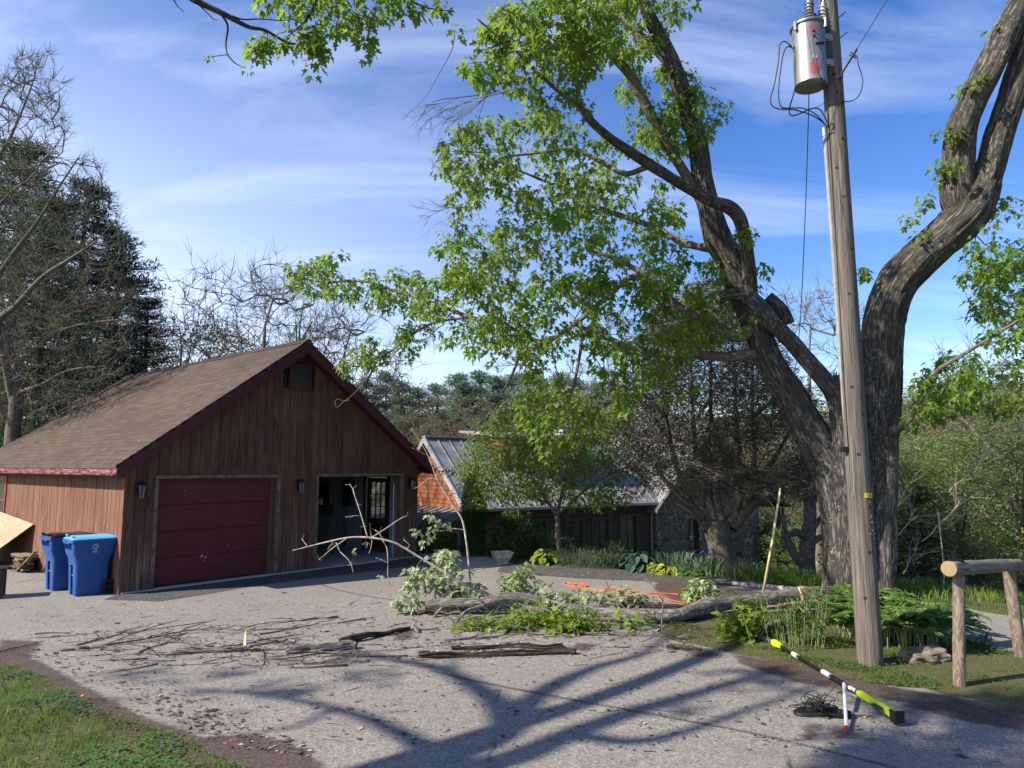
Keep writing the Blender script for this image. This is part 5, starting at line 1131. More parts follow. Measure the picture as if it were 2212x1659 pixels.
def wheelie(name, lab, lid, loc, rz):
    b = thing(name, lab, 'bin', loc, rz, None)
    mb = MB()
    secs = [rrect(-.27, .24, .235, .05, 0, .10), rrect(-.285, .25, .245, .06, .02, .10), rrect(-.31, .27, .262, .07, .52, .10), rrect(-.315, .275, .265, .07, .56, 0.), rrect(-.33, .285, .27, .07, .68, 0), rrect(-.37, .33, .305, .06, .78, 0), rrect(-.39, .35, .315, .05, .97, 0), rrect(-.42, .38, .34, .04, .98, 0), rrect(-.42, .38, .34, .04, 1.02, 0), rrect(-.40, .36, .32, .04, 1.022, 0)]
    loft(mb, secs); body = mb.build('body', M['bin'], b, smooth=True); body.modifiers.new('e', 'EDGE_SPLIT').split_angle = R(32)
    mb = MB(); mb.tube([(-.275, -.08, .36), (-.275, .08, .36)], .012, 8); mb.build('grab_bar', plain('bare_steel', (.55, .45, .38), .35, .8), body)
    mb = MB()
    for k in range(8): y = -.17 + k * .048; mb.add([(-.425, y, .975), (-.425, y + .006, .975), (-.375, y, .975), (-.405, y, .86), (-.405, y + .006, .86), (-.375, y + .006, .86)], [(0, 1, 4, 3), (0, 3, 2), (1, 5, 4)])
    mb.box(-.43, -.40, -.18, .18, .96, .985); mb.build('ribbed_catch', M['bin'], body)
    lm = M['binlid'] if lid == 'blue' else M['blacklid']; mb = MB()
    if lid == 'blue':
        loft(mb, [rrect(-.40, .40, .335, .05, 1.025, 0), rrect(-.41, .40, .34, .05, 1.045, 0), rrect(-.33, .34, .28, .05, 1.075, 0), rrect(-.30, .30, .25, .05, 1.082, 0)])
        for yy in (-.2, .2): mb.tube([(-.36, yy - .055, 1.04), (-.375, yy - .055, 1.105), (-.375, yy + .055, 1.105), (-.36, yy + .055, 1.04)], .013, 6)
        mb.tube([(.39, -.30, 1.02), (.42, -.30, 1.02), (.42, .30, 1.02), (.39, .30, 1.02)], .014, 6)
    else:
        nx, ny = 22, 12; V = []
        for i_ in range(nx):
            for j_ in range(ny):
                u = i_ / (nx - 1); v = j_ / (ny - 1); x = -.41 + u * .82; y = -.335 + v * .67; e = min(u, 1 - u) * 6; f = min(v, 1 - v) * 6
                z = 1.03 + .05 * min(1, e, f) + .028 * math.sin(u * 7.5) * math.exp(-(u - .6) ** 2 * 5) * (1 - v * .7) + .006 * mnoise.noise(Vector((u * 6, v * 6, 0)))
                V.append((x, y, z))
        mb.add(V, [(i_ * ny + j_, (i_ + 1) * ny + j_, (i_ + 1) * ny + j_ + 1, i_ * ny + j_ + 1) for i_ in range(nx - 1) for j_ in range(ny - 1)])
        for yy in (-.18, .18): mb.tube([(-.38, yy - .06, 1.05), (-.40, yy - .06, 1.10), (-.40, yy + .06, 1.10), (-.38, yy + .06, 1.05)], .014, 6)
    lo = mb.build('lid', lm, b, smooth=(lid != 'blue'))
    if lid != 'blue': lo.modifiers.new('s', 'SOLIDIFY').thickness = .012
    for s_ in (-1, 1):
        Mx = Matrix.Translation((.26, s_ * .275 - (.045 if s_ < 0 else 0), .135)) @ Matrix.Rotation(R(-90), 4, 'X')
        mb = MB(); n = 32
        prf = [(.095, .0), (.125, .0), (.135, .01), (.135, .04), (.125, .05), (.095, .05)]
        a_ = np.linspace(0, 2 * np.pi, n, endpoint=False); V = [Mx @ Vector((r_ * math.cos(q), r_ * math.sin(q), z - .0)) for r_, z in prf for q in a_]; m = len(prf)
        mb.add(V, [(i_ * n + j_, i_ * n + (j_ + 1) % n, ((i_ + 1) % m) * n + (j_ + 1) % n, ((i_ + 1) % m) * n + j_) for i_ in range(m) for j_ in range(n)])
        w = mb.build('wheel', M['tyre'], b, smooth=False); mb = MB(); mb.lathe([(.028, -.004), (.028, .052)], 14, (0, 0, 0), Mx); 
        for q in range(8):
            an = q * math.pi / 4; p0 = Mx @ Vector((.02 * math.cos(an), .02 * math.sin(an), .025)); p1 = Mx @ Vector((.098 * math.cos(an), .098 * math.sin(an), .025)); mb.beam(p0, p1, .014, .03, Mx.to_3x3() @ Vector((0, 0, 1)))
        mb.build('rim', M['tyre'], w)
    mb = MB(); mb.tube([(.26, -.3, .135), (.26, .3, .135)], .012, 8); mb.build('axle', M['tyre'], b)
    # printed mark: five looped arms round a star, two lines of small lettering and a rule
    mb = MB(); y = -.3185; cx_, cz_ = -.02, .895; S_ = 1.
    for k in range(5):
        a0 = k * 2 * math.pi / 5 + .3
        pts = [(cx_ + S_ * r_ * math.sin(a0 + da), y + .0, cz_ + S_ * r_ * math.cos(a0 + da)) for r_, da in ((.020, -.5), (.038, -.42), (.052, -.15), (.05, .25), (.036, .4), (.03, .15))]
        pts = [(a_, -(.305 + (.315 - .305) * min(1, max(0, (c - .78) / .19))) - .0022, c) for a_, b2, c in pts]
        mb.tube(pts, .0042, 5)
    yy = -.3105
    for zz, w, k_ in ((.815, .10, 11), (.800, .055, 6)):
        for q in range(k_):
            x_ = cx_ - w / 2 + w * q / k_; mb.box(x_, x_ + w / k_ * .72, yy - .0018, yy, zz - .005, zz + .005)
    mb.box(cx_ - .055, cx_ + .055, yy - .0006, yy + .0006, .783, .785)
    mb.build('print', M['whiteprint'], body)
    return b
AL = R(46)
def binC(p): return Vector((p[0] + .27 * math.cos(AL) - .235 * math.sin(AL) , p[1] + .27 * math.sin(AL) + .235 * math.cos(AL), .006))
wheelie('wheelie_bin', 'blue recycling bin with light blue lid and white printed mark', 'blue', binC(gp(164, 1290)) , AL)
wheelie('wheelie_bin', 'blue bin with warped black lid, behind the light blue lidded one', 'black', binC(gp(113, 1278)), AL + R(3))
# the plywood sheet against the side wall
def gpt(x, y, z): return GR @ Vector((x, y, z))      # garage local to world
t = NT('plywood'); p = t.pos(); w_ = t.n('ShaderNodeTexWave', {'Vector': t.map(p, (1, 2.2, 1)), 'Scale': 2.2, 'Distortion': 14., 'Detail': 3., 'Detail Scale': 1.2}, wave_type='BANDS').outputs[1]
col = t.mix(t.rng(w_, .0, .16, 1, 0), t.mix(t.rng(t.noise(p, 2, 4), .35, .65), (.27, .215, .145), (.35, .29, .205)), (.24, .16, .09))
M['ply'] = t.fin(col, .8, w_, .05, .002)
A = gpt(-.02, 5.75, 1.08); B = gpt(-.02, 7.6, 1.17); C_ = gpt(-1.02, 7.35, .02); D_ = gpt(-.98, 6.75, .02)
ply = thing('plywood_sheet', 'pale plywood sheet leaning against the side wall under the window', 'plywood', (A + B) / 2 * 0 + Vector((D_.x, D_.y, 0)))
a3 = gpt(-.03, 5.05, 1.04); b3 = gpt(-.03, 7.95, 1.22); c3 = gpt(-1.25, 8.6, .01); d3 = gpt(-1.0, 5.9, .01)
nn = (b3 - a3).cross(d3 - a3).normalized() * .016; O = ply.location
mb = MB(); mb.add([q - O for q in (a3, b3, c3, d3)] + [q + nn - O for q in (a3, b3, c3, d3)], [(0, 1, 2, 3), (7, 6, 5, 4), (0, 4, 5, 1), (1, 5, 6, 2), (2, 6, 7, 3), (3, 7, 4, 0)]); mb.build('sheet', M['ply'], ply)
# stack of boards, each its own
M['oldboard'] = plain('old_boards', (.085, .06, .045), .85, var=.35, sc=6)
M['freshend'] = plain('tan_boards', (.20, .14, .09), .8, var=.2, sc=6)
k = 0
for lay in range(9):
    for row in range(2):
        L_ = U(.55, .95); cx_, cy_ = -.14 - row * .15 + U(-.03, .03), 4.85 + U(-.08, .08) + lay * .01; zz = .03 + lay * .042
        o = bpy.data.objects.new('board', None)
        mb = MB(); mb.box(-.07, .07, -L_ / 2, L_ / 2, -.017, .017); bo = mb.build('board', M['freshend'] if (k % 5) in (3,) or lay > 7 else M['oldboard'], None)
        bpy.data.objects.remove(o); bo.location = gpt(cx_, cy_, zz); bo.rotation_euler = (U(-.02, .02), U(-.02, .02), math.atan2(.757, .653) + U(-.22, .22)); bevel(bo, .003)
        tag(bo, 'short weathered board in the pile between the bins and the plywood', 'board', 'boards piled by the side wall'); k += 1
mb = MB(); mb.box(-.045, .045, -.45, .45, -.012, .012); bo = mb.build('board', M['freshend']); bo.location = gpt(-.30, 4.42, .26); bo.rotation_euler = (R(-32), 0, math.atan2(.757, .653) + .15); tag(bo, 'tan board leaning on the end of the board pile', 'board', 'boards piled by the side wall')
# corner of a dark work bench at the frame's left edge
bn = thing('bench', 'dark wooden bench corner standing before the plywood sheet', 'bench', gp(-8, 1290)); bn.rotation_euler = (0, 0, .5)
mb = MB(); mb.box(-1.2, .14, -.25, .25, .50, .54); mb.build('bench_top', M['blackmetal'], bn)
for x_, y_ in ((.08, -.2), (.08, .2), (-1.1, -.2), (-1.1, .2)): MB().box(x_ - .03, x_ + .03, y_ - .03, y_ + .03, 0, .499).build('leg', M['darkwood'], bn)
MB().box(-1.07, .05, -.02, .02, .12, .17).build('stretcher', M['darkwood'], bn)

# ---------------------------------------------------------------- log rail
t = NT('peeled_post_wood'); b = t.attr('bk')
w_ = t.n('ShaderNodeTexNoise', {'Vector': t.map(b, (7, 7, 2.4)), 'Scale': 1.8, 'Detail': 1.5, 'Distortion': .8}).outputs[0]
rg = t.rng(t.ma('ABSOLUTE', t.ma('SUBTRACT', t.ma('FRACT', t.ma('MULTIPLY', w_, 5.)), .5)), .12, .26)
col = t.mix(rg, (.19, .155, .12), (.10, .075, .056)); col = t.mix(t.rng(t.noise(t.map(b, (30, 30, 2)), 1.5, 5), .35, .7, 0, .4), col, (.22, .19, .155))
M['post'] = t.fin(col, .8, t.noise(t.map(b, (50, 50, 3)), 1.5, 4), .3, .004)
t = NT('grey_rail_wood'); b = t.attr('bk')
s1 = t.noise(t.map(b, (26, 26, 1.5)), 1.5, 6, .65); col = t.mix(t.rng(s1, .35, .65), (.09, .075, .06), (.24, .205, .17)); col = t.mix(t.rng(t.noise(t.map(b, (12, 12, 1.1)), 1.8, 2), .60, .66, 0, .8), col, (.03, .02, .015))
M['rail'] = t.fin(col, .85, s1, .5, .006)
t = NT('log_end_grain'); p = t.pos(); rr_ = t.n('ShaderNodeTexWave', {'Vector': p, 'Scale': 28., 'Distortion': 1.2, 'Detail': 2.}, wave_type='RINGS', rings_direction='X').outputs[1]
M['endgrain'] = t.fin(t.mix(rr_, (.20, .135, .075), (.28, .20, .12)), .85, rr_, .1, .002)
q0 = gp(2071, 1478); q1 = gp(2206, 1416); ta = at(2071, 1243, q0.y + .0); tb_ = at(2178, 1225, q1.y)
hr_ = thing('hitching_rail', 'peeled round log rail on two round posts at right edge', 'rail', q0)
lq = lambda v_: v_ - q0
def post(a_, b2, r0, r1): 
    P = [a_.lerp(b2, k / 26) for k in range(27)]; MB().tube([lq(x) for x in P], np.linspace(r0, r1, 27), 28, disp=lambda c, s_, L, r: .006 * mnoise.noise(Vector((c * 2, s_ * 2, L * 3)))).build('post', M['post'], hr_, smooth=True, bark=True)
post(q0 - Vector((0, 0, .1)), Vector((ta.x, ta.y, ta.z)), .064, .061); post(q1 - Vector((0, 0, .1)), Vector((tb_.x, tb_.y, tb_.z)), .074, .070)
ra = at(2050, 1229, q0.y - .12); rb = at(2201, 1219, q1.y + .12); P = [ra.lerp(rb, k / 40) for k in range(41)]
rad = [.085 - .012 * k / 40 for k in range(41)]
ro = MB().tube([lq(x) for x in P], rad, 32, disp=lambda c, s_, L, r: .008 * mnoise.noise(Vector((c * 1.5, s_ * 1.5, L * 2)))).build('rail_log', M['rail'], hr_, smooth=True, bark=True)
dirn = (rb - ra).normalized(); eg = MB().lathe([(.083, 0), (.080, .006), (.04, .009)], 32).build('log_end', M['endgrain'], ro)
eg.data.transform(Matrix.Rotation(R(90), 4, 'Y')); eg.location = lq(ra); eg.rotation_euler = (-dirn).to_track_quat('X', 'Z').to_euler()
gd = thing('clamp_lamp', 'small black clamp gadget sitting on the log rail end', 'gadget', at(2062, 1213, q0.y) + Vector((0, 0, -.012)))
gd.rotation_euler = (0, 0, .3)
mb = MB(); mb.tube([(-.09, 0, .02), (.05, 0, .02)], .022, 14); mb.box(-.02, .12, -.02, .02, .0, .03); gb_ = mb.build('gadget_body', M['blackmetal'], gd); 
mb = MB(); mb.box(.0, .05, -.012, .012, .04, .13, Matrix.Rotation(-.15, 4, 'Y')); mb.tube([(.06, 0, .02), (.075, 0, .10), (.04, 0, .12)], .008, 6); mb.tube([(-.02, .0, .03), (.08, .0, .06)], .01, 6); mb.build('clamp_arm', M['blackmetal'], gd)

# ---------------------------------------------------------------- pole saw, scraper, cable bag, pipe tool
M['lime'] = plain('lime_plastic', (.40, .56, .02), .4, var=.04, bs=.02)
M['greywhite'] = plain('grey_white_grip', (.50, .50, .48), .6)
sa = gp(1676, 1390, .07); sb = gp(1937, 1546, .09); ps = thing('pole_saw', 'lime green and black cordless pole saw lying across the kerb', 'pole saw', sa)
def sp(x, y, z): return gp(x, y, z) - sa
def along(u): return (sb - sa) * u
Ls = (sb - sa).length; sdir = (sb - sa).normalized(); MS = sdir.to_track_quat('Z', 'Y').to_matrix().to_4x4()
fr = lambda s_: Matrix.Translation(sdir * s_) @ MS
MB().tube([along(.06), along(.74)], .017, 12).build('shaft', M['blackmetal'], ps, smooth=True)
mb = MB(); loft(mb, [[(a_ * w, b2 * h + o, z) for a_, b2 in ((1, .5), (.5, 1), (-.5, 1), (-1, .5), (-1, -.5), (-.5, -1), (.5, -1), (1, -.5))] for z, w, h, o in ((-.10, .02, .02, 0), (-.06, .045, .04, 0), (.02, .05, .045, 0), (.10, .04, .035, 0), (.17, .024, .024, 0))])
hd = mb.build('saw_head', M['lime'], ps); hd.data.transform(MS); bevel(hd, .006)
mb = MB(); mb.box(-.035, .035, -.004, .004, -.42, -.08); bb = mb.build('guide_bar', M['galv'], hd); bb.data.transform(MS)
def ring(name, u0, u1, r_, mat): MB().tube([along(u0), along((u0 + u1) / 2), along(u1)], [r_ * .95, r_, r_ * .95], 14).build(name, M[mat], ps, smooth=False)
ring('collar', .19, .235, .028, 'greywhite'); ring('collar', .475, .54, .029, 'greywhite'); ring('joint', .55, .66, .026, 'blackmetal')
ring('label_band', .69, .735, .0195, 'whitepaint')
mb = MB(); loft(mb, [[(a_ * w, b2 * h + o, z) for a_, b2 in ((1, .5), (.5, 1), (-.5, 1), (-1, .5), (-1, -.5), (-.5, -1), (.5, -1), (1, -.5))] for z, w, h, o in ((Ls * .75, .022, .022, 0), (Ls * .77, .035, .035, 0), (Ls * .84, .030, .034, .0), (Ls * .87, .022, .019, .02), (Ls * .93, .024, .021, .024), (Ls * .96, .042, .044, 0), (Ls * .985, .044, .048, 0))])
hb = mb.build('motor_handle', M['lime'], ps); hb.data.transform(MS); bevel(hb, .005)
mb = MB(); mb.tube([(0, -.035, Ls * .865), (0, -.045, Ls * .90), (0, -.04, Ls * .945)], .024, 10); gp_ = mb.build('grip', plain('dark_grey_grip', (.05, .05, .055), .6), ps, smooth=True); gp_.data.transform(MS)
mb = MB(); mb.box(-.052, .052, -.06, .055, Ls * .985 + .002, Ls * .985 + .09); bt = mb.build('battery', M['blackmetal'], ps); bt.data.transform(MS); bevel(bt, .012, 3)
mb = MB()
for q in (-.03, .0, .03): mb.box(q - .006, q + .006, .0552, .058, Ls * .985 + .02, Ls * .985 + .08)
mk = mb.build('battery_marks', plain('grey_print', (.3, .3, .3), .5), bt); mk.data.transform(MS)
hbm = gp(1829, 1583, .03); tipm = Vector((3.46, 7.71, .155)); sc_ = thing('floor_scraper', 'long handled scraper with grey blade resting on the pole saw', 'scraper', Vector((hbm.x, hbm.y, 0)))
o_ = sc_.location; hbm2 = hbm - o_; tp2 = tipm - o_; hv = tp2 - hbm2
MB().tube([hbm2 + hv * u for u in (.10, .3, .6, .9, .985, 1.)], [.017, .016, .017, .019, .018, .008], 14).build('handle', M['greywhite'], sc_, smooth=True)
MB().tube([hbm2 + hv * u for u in (.02, .10)], [.015, .0185], 14).build('ferrule', plain('red_ferrule', (.4, .03, .03), .5), sc_, smooth=True)
mb = MB(); bl_ = [(-.11, -.05), (.115, -.05), (.105, .035), (.02, .05), (-.02, .05), (-.1, .035)]
mb.prismz(bl_, .008, .014); mb.tube([(0, .03, .012), tuple(hbm2 + hv * .04)], .012, 8); mb.build('blade', plain('grey_blade', (.17, .155, .14), .6, .4), sc_); sc_.rotation_euler = (0, 0, 0)
bg_ = thing('cable_bag', 'open black case under a tangle of black cables on the asphalt', 'case', gp(1800, 1548))
mb = MB(); 
def ell(a_, b2, z, dx_=0): return [(dx_ + a_ * math.copysign(abs(math.cos(q)) ** .7, math.cos(q)), b2 * math.copysign(abs(math.sin(q)) ** .7, math.sin(q)), z) for q in np.linspace(0, 2 * np.pi, 28, endpoint=False)]
loft(mb, [ell(.14, .06, .004), ell(.165, .08, .03), ell(.17, .085, .055), ell(.155, .072, .057), ell(.14, .06, .02)])
cse = mb.build('case_tray', M['blackmetal'], bg_, smooth=False); cse.rotation_euler = (0, 0, -.35)
mb = MB(); loft(mb, [ell(.16, .08, .0), ell(.16, .08, .025), ell(.14, .065, .04)]); cl_ = mb.build('case_lid', M['blackmetal'], bg_); cl_.rotation_euler = (.15, -.1, -.1); cl_.location = (-.20, .04, .012)
for k in range(7):
    c = Vector((-.13, .03, .07)); P = [c + Vector((rng.normal(0, .085), rng.normal(0, .06), abs(rng.normal(0, .075)) - .02)) for _ in range(11)]
    for q in P: q.z = max(.008, q.z)
    MB().tube(spline(P, .012), .0042, 5).build('cable', M['rubber'], bg_, smooth=True)
pt = thing('pipe_wrench', 'short rusty grey pipe with hooked end beside the cable case', 'pipe', gp(1846, 1547)); e_ = gp(1878, 1548) - pt.location
mb = MB(); mb.tube([(0, 0, .02), tuple(e_ * .8 + Vector((0, 0, .02)))], .015, 12); mb.tube([tuple(e_ * .72 + Vector((0, 0, .02))), tuple(e_ + Vector((0, 0, .02)))], .02, 10); mb.build('pipe_body', plain('worn_steel', (.30, .25, .22), .5, .5), pt)
mb = MB(); mb.tube([tuple(e_ * .95 + Vector((0, 0, .02))), tuple(e_ * 1.05 + Vector((.01, -.05, .01)))], .008, 8); mb.tube([(.02, -.03, .012), tuple(e_ * .9 + Vector((0, -.03, .012)))], .006, 6); mb.build('hook', M['rust'], pt)
# orange extension cord
M['orange'] = plain('orange_cord', (.62, .075, .03), .5, bs=.02)
def C3(x, y): return (864 + x * .3581, 810 + y * .3581)
pts = [C3(1130, 1280), C3(1060, 1265), C3(1000, 1258), C3(1000, 1270), C3(1070, 1282), C3(1135, 1278), C3(1090, 1265), C3(1050, 1275), C3(1120, 1290), C3(1220, 1303), C3(1310, 1308), C3(1400, 1318), C3(1460, 1325), C3(1560, 1322), C3(1659, 1326), (1500, 1290), (1560, 1296), (1640, 1300), (1720, 1296), (1780, 1297), (1840, 1297)]
cdn = thing('extension_cord', 'bright orange extension cord looped across the drive', 'cord', gp(1300, 1280))
MB().tube(spline([gp(x, y) - cdn.location + Vector((0, 0, .013)) for x, y in pts], .08), .013, 6).build('cord_run', M['orange'], cdn, smooth=True)
pts2 = [C3(1220, 1300), C3(1300, 1300), C3(1370, 1308), C3(1440, 1312), C3(1400, 1322), C3(1350, 1316), C3(1430, 1320), C3(1470, 1330), C3(1420, 1335), C3(1500, 1333), (1480, 1305), (1560, 1312), (1650, 1308), (1740, 1309), (1800, 1309)]
MB().tube(spline([gp(x, y) - cdn.location + Vector((0, 0, .02)) for x, y in pts2], .08), .012, 6).build('cord_run', M['orange'], cdn, smooth=True)
# rusty rod lying in front of the garage
rd = thing('rusty_rod', 'thin rusty rod lying on the asphalt before the closed door', 'rod', gp(275, 1369)); e_ = gp(448, 1344) - rd.location
MB().tube([(0, 0, .009), tuple(e_ * .5 + Vector((0, .01, .009))), tuple(e_ + Vector((0, 0, .009)))], .007, 6).build('rod_length', plain('orange_rust', (.22, .085, .045), .8), rd)
# carved planter
pl = thing('planter', 'pale carved stone planter bowl at the edge of the walk', 'planter', gp(1085, 1217)); pl.rotation_euler = (0, 0, .25); mb = MB()
def sq(h, z): return [(h, h, z), (-h, h, z), (-h, -h, z), (h, -h, z)]
def sq8(h, z, c=.25): k = h * c; return [(h, h - k, z), (h - k, h, z), (-h + k, h, z), (-h, h - k, z), (-h, -h + k, z), (-h + k, -h, z), (h - k, -h, z), (h, -h + k, z)]
loft(mb, [sq8(.14, 0), sq8(.14, .03), sq8(.12, .04), sq8(.16, .08), sq8(.225, .18), sq8(.235, .24), sq8(.25, .25), sq8(.26, .26), sq8(.26, .285), sq8(.225, .287), sq8(.21, .24)])
for k in range(4):
    an = k * math.pi / 2
    for q in (-.09, .09): mb.tube([Matrix.Rotation(an, 3, 'Z') @ Vector((q + .035 * math.cos(u), -.205 - .03 * math.sin(u) * 0 - .012, .15 + .035 * math.sin(u))) for u in np.linspace(0, 5.2, 12)], .008, 5)
pb_ = mb.build('bowl', plain('pale_cast_stone', (.42, .39, .34), .85, var=.2, sc=10), pl); bevel(pb_, .005)
MB().add(sq8(.21, .25), [tuple(range(8))]).build('soil', M['dirt'], pl)
# flat rock in the island
rk = thing('rock', 'low mossy rock in the grass behind the front post', 'rock', gp(1998, 1422) + Vector((0, 0, .0))); bm = bmesh.new(); bmesh.ops.create_icosphere(bm, subdivisions=4, radius=1)
for v in bm.verts:
    d = v.co.normalized(); v.co = Vector((d.x * .34, d.y * .2, d.z * .12)) * (1 + .35 * mnoise.noise(d * 2) + .1 * mnoise.noise(d * 7)) 
me = bpy.data.meshes.new('stone_mass'); bm.to_mesh(me); bm.free(); me.materials.append(plain('tan_rock', (.17, .14, .10), .9, var=.3, sc=6)); ob = bpy.data.objects.new('stone_mass', me); COL.objects.link(ob); ob.parent = rk; ob.location = (0, 0, .03); ob.rotation_euler = (0, 0, .3)
# ================================================================ fallen limbs, dead wood, sticks
M['pale_leaf'] = leafmat('pale_maple_leaf', (.22, .30, .13), (.40, .46, .27), (.50, .55, .38), .35)
M['lime_leaf'] = leafmat('fresh_maple_leaf', (.11, .20, .018), (.20, .30, .03), (.28, .38, .05), .45)
M['grey_limb'] = barkmat('grey_limb_bark', (.04, .034, .029), (.28, .26, .235), 1.5, (.36, .37, .31), .8, .01)
M['pale_twig'] = plain('pale_twig_bark', (.38, .33, .27), .8, var=.25, sc=14)
M['deadwood'] = barkmat('rotten_wood', (.018, .012, .010), (.085, .060, .046), 1.8, None, 1., .012)
M['torn'] = plain('torn_pale_wood', (.62, .50, .33), .85, var=.15, sc=30, bs=.5)
def gz(x, y, z, r_): return tuple(gp(x, y, z)) + (r_,)
def tw(pts): return [tuple(at(x, y, Y)) + (r_,) for x, y, Y, r_ in pts]
M['greytw0'] = plain('grey_side_twig', (.13, .11, .09), .9, var=.35, sc=18)
fb = thing('fallen_limb', 'big grey fallen limb with torn pale end and leaves across the drive', 'fallen limb', gp(1300, 1335)); FO = fb.location.copy()
def lowz(L): return [(*gp(x, y, z), r_) for x, y, z, r_ in L]
def loc4(L): return [tuple(Vector(l[:3]) - FO) + (l[3],) for l in L]
G = Grow(); mb = MB()
mainf = tw([(922, 1308, 11.9, .075), (985, 1303, 11.9, .075), (1050, 1299, 11.9, .08), (1090, 1290, 11.9, .085), (1140, 1293, 11.9, .08), (1175, 1303, 11.85, .082), ]) + lowz([(1215, 1315, .16, .092), (1270, 1321, .12, .096), (1340, 1329, .10, .098), (1420, 1332, .10, .098), (1470, 1328, .11, .10), (1500, 1318, .13, .115), (1530, 1310, .15, .135), (1570, 1304, .15, .105), (1630, 1297, .16, .108), (1690, 1288, .19, .112), (1728, 1282, .22, .118)])
limbs(mb, G, [loc4(mainf)], 40, .04, 16., .008)
l2 = lowz([(1130, 1312, .12, .05), (1230, 1328, .06, .055), (1330, 1338, .05, .045), (1420, 1343, .04, .03)])
limbs(mb, G, [loc4(l2)], 20, .05, 16., .005)
for l in ([(1060, 1305, 11.9, .035), (1010, 1320, 11.6, .03), (985, 1345, 11.3, .022), (972, 1362, 11.1, .012)], [(960, 1308, 11.9, .03), (940, 1330, 11.7, .025), (930, 1352, 11.5, .012)],
          [(1240, 1320, 11.7, .035), (1225, 1345, 11.3, .03), (1205, 1375, 11., .022), (1190, 1398, 10.8, .014)], [(1480, 1310, 12.4, .04), (1430, 1300, 12.7, .03), (1400, 1285, 12.9, .015)],
          [(1160, 1296, 11.9, .03), (1130, 1270, 12.2, .02), (1140, 1240, 12.3, .012), (1115, 1225, 12.4, .006)], [(1500, 1300, 12.6, .03), (1510, 1270, 12.7, .015), (1500, 1255, 12.8, .008)],
          [(1310, 1330, 11.7, .03), (1360, 1365, 11.1, .02), (1420, 1368, 11.0, .01)], [(1290, 1325, 11.7, .02), (1300, 1290, 11.9, .012), (1320, 1262, 12., .005)], [(1195, 1310, 11.8, .02), (1230, 1285, 12.2, .012), (1225, 1275, 12.3, .005)]):
    limbs(mb, G, [loc4(tw(l))], 16, .05, 20., .003)
fatt = []
def fcl(poly, n, Y0, Y1, zc=.03):
    for p in cloud(poly, n, Y0, Y1):
        q = Vector(p); q.z = max(q.z, zc + U(0, .2) ** 1.5); fatt.append(tuple(q - FO))
nA = []
fcl([(1000, 1345), (1120, 1345), (1290, 1352), (1300, 1372), (1240, 1388), (1050, 1372), (985, 1362)], 78, 10.6, 11.2); fcl([(1090, 1320), (1170, 1316), (1200, 1335), (1100, 1345)], 16, 11.3, 11.6); fcl([(1300, 1352), (1420, 1352), (1400, 1372), (1310, 1378)], 12, 10.8, 11.2); fcl([(1200, 1345), (1290, 1345), (1270, 1395), (1210, 1398)], 14, 10.5, 11); i1 = len(fatt)
fcl([(1090, 1225), (1145, 1222), (1165, 1275), (1260, 1280), (1330, 1292), (1320, 1300), (1170, 1285), (1090, 1278)], 44, 12.1, 12.9); i2 = len(fatt)
fcl([(1330, 1275), (1390, 1270), (1400, 1310), (1340, 1315)], 16, 12.4, 13); fcl([(1490, 1248), (1530, 1255), (1560, 1300), (1510, 1320), (1480, 1300)], 26, 12.6, 13.1); fcl([(1180, 1370), (1240, 1365), (1260, 1400), (1200, 1402)], 10, 10.9, 11.3)
tt = G.grow(fatt, sag=.05, wig=.12); G.mesh(mb, 5, True, .003, .03)
mb.build('limb_wood', M['grey_limb'], fb, smooth=True, bark=True)
mb = MB()
for _ in range(34):
    x_ = U(960, 1460); p0 = gp(x_, U(1312, 1378) if x_ > 1050 else U(1312, 1350), .05) - FO; d0 = Vector((U(-1, .6), U(-1.1, .5), U(.05, .75)))
    spray(mb, p0, d0, U(.25, .7), 1, U(.006, .012), .5, 3, 4)
mb.build('side_twigs', M['greytw0'], fb)
T = np.array([G.P[k] for k in tt]); zf = T[:, 2]
lm = ((T[:, 2] < .2) & (T[:, 1] < .3)) | (rng.random(len(T)) < .35); lo = T[lm]; hi = T[~lm]
mb = MB(); clump(mb, lo, 8, .16, (.06, .14), droop=.2); mb.build('fresh_leaves', M['lime_leaf'], fb)
mb = MB(); clump(mb, hi, 9, .13, (.08, .14), droop=.5); mb.build('pale_leaves', M['pale_leaf'], fb)
e = gp(1728, 1283, .24) - FO; mb = MB()
for k in range(26):
    a_ = k * .2417; r_ = .13; c = e + Vector((0.0, r_ * math.cos(a_), r_ * math.sin(a_))); c2 = e + Vector((0, r_ * math.cos(a_ + .26), r_ * math.sin(a_ + .26))); h = .06 + .22 * max(0, math.sin(a_ + .6)) + U(0, .06)
    tpv = e + Vector((h + .05, r_ * .75 * math.cos(a_ + .13), r_ * .8 * math.sin(a_ + .13) + .02)); mb.add([c, c2, tpv, e + Vector((.02, 0, 0))], [(0, 1, 2), (0, 2, 3), (1, 3, 2)])
mb.build('torn_end', M['torn'], fb)
mb = MB(); e = at(921, 1308, 11.9) - FO; mb.lathe([(.076, -.002), (.074, .012), (.03, .016)], 18, (0, 0, 0), Matrix.Translation(e) @ Matrix.Rotation(R(-90), 4, 'Y')); mb.build('broken_end', plain('brown_broken_wood', (.19, .09, .045), .9, var=.3), fb)

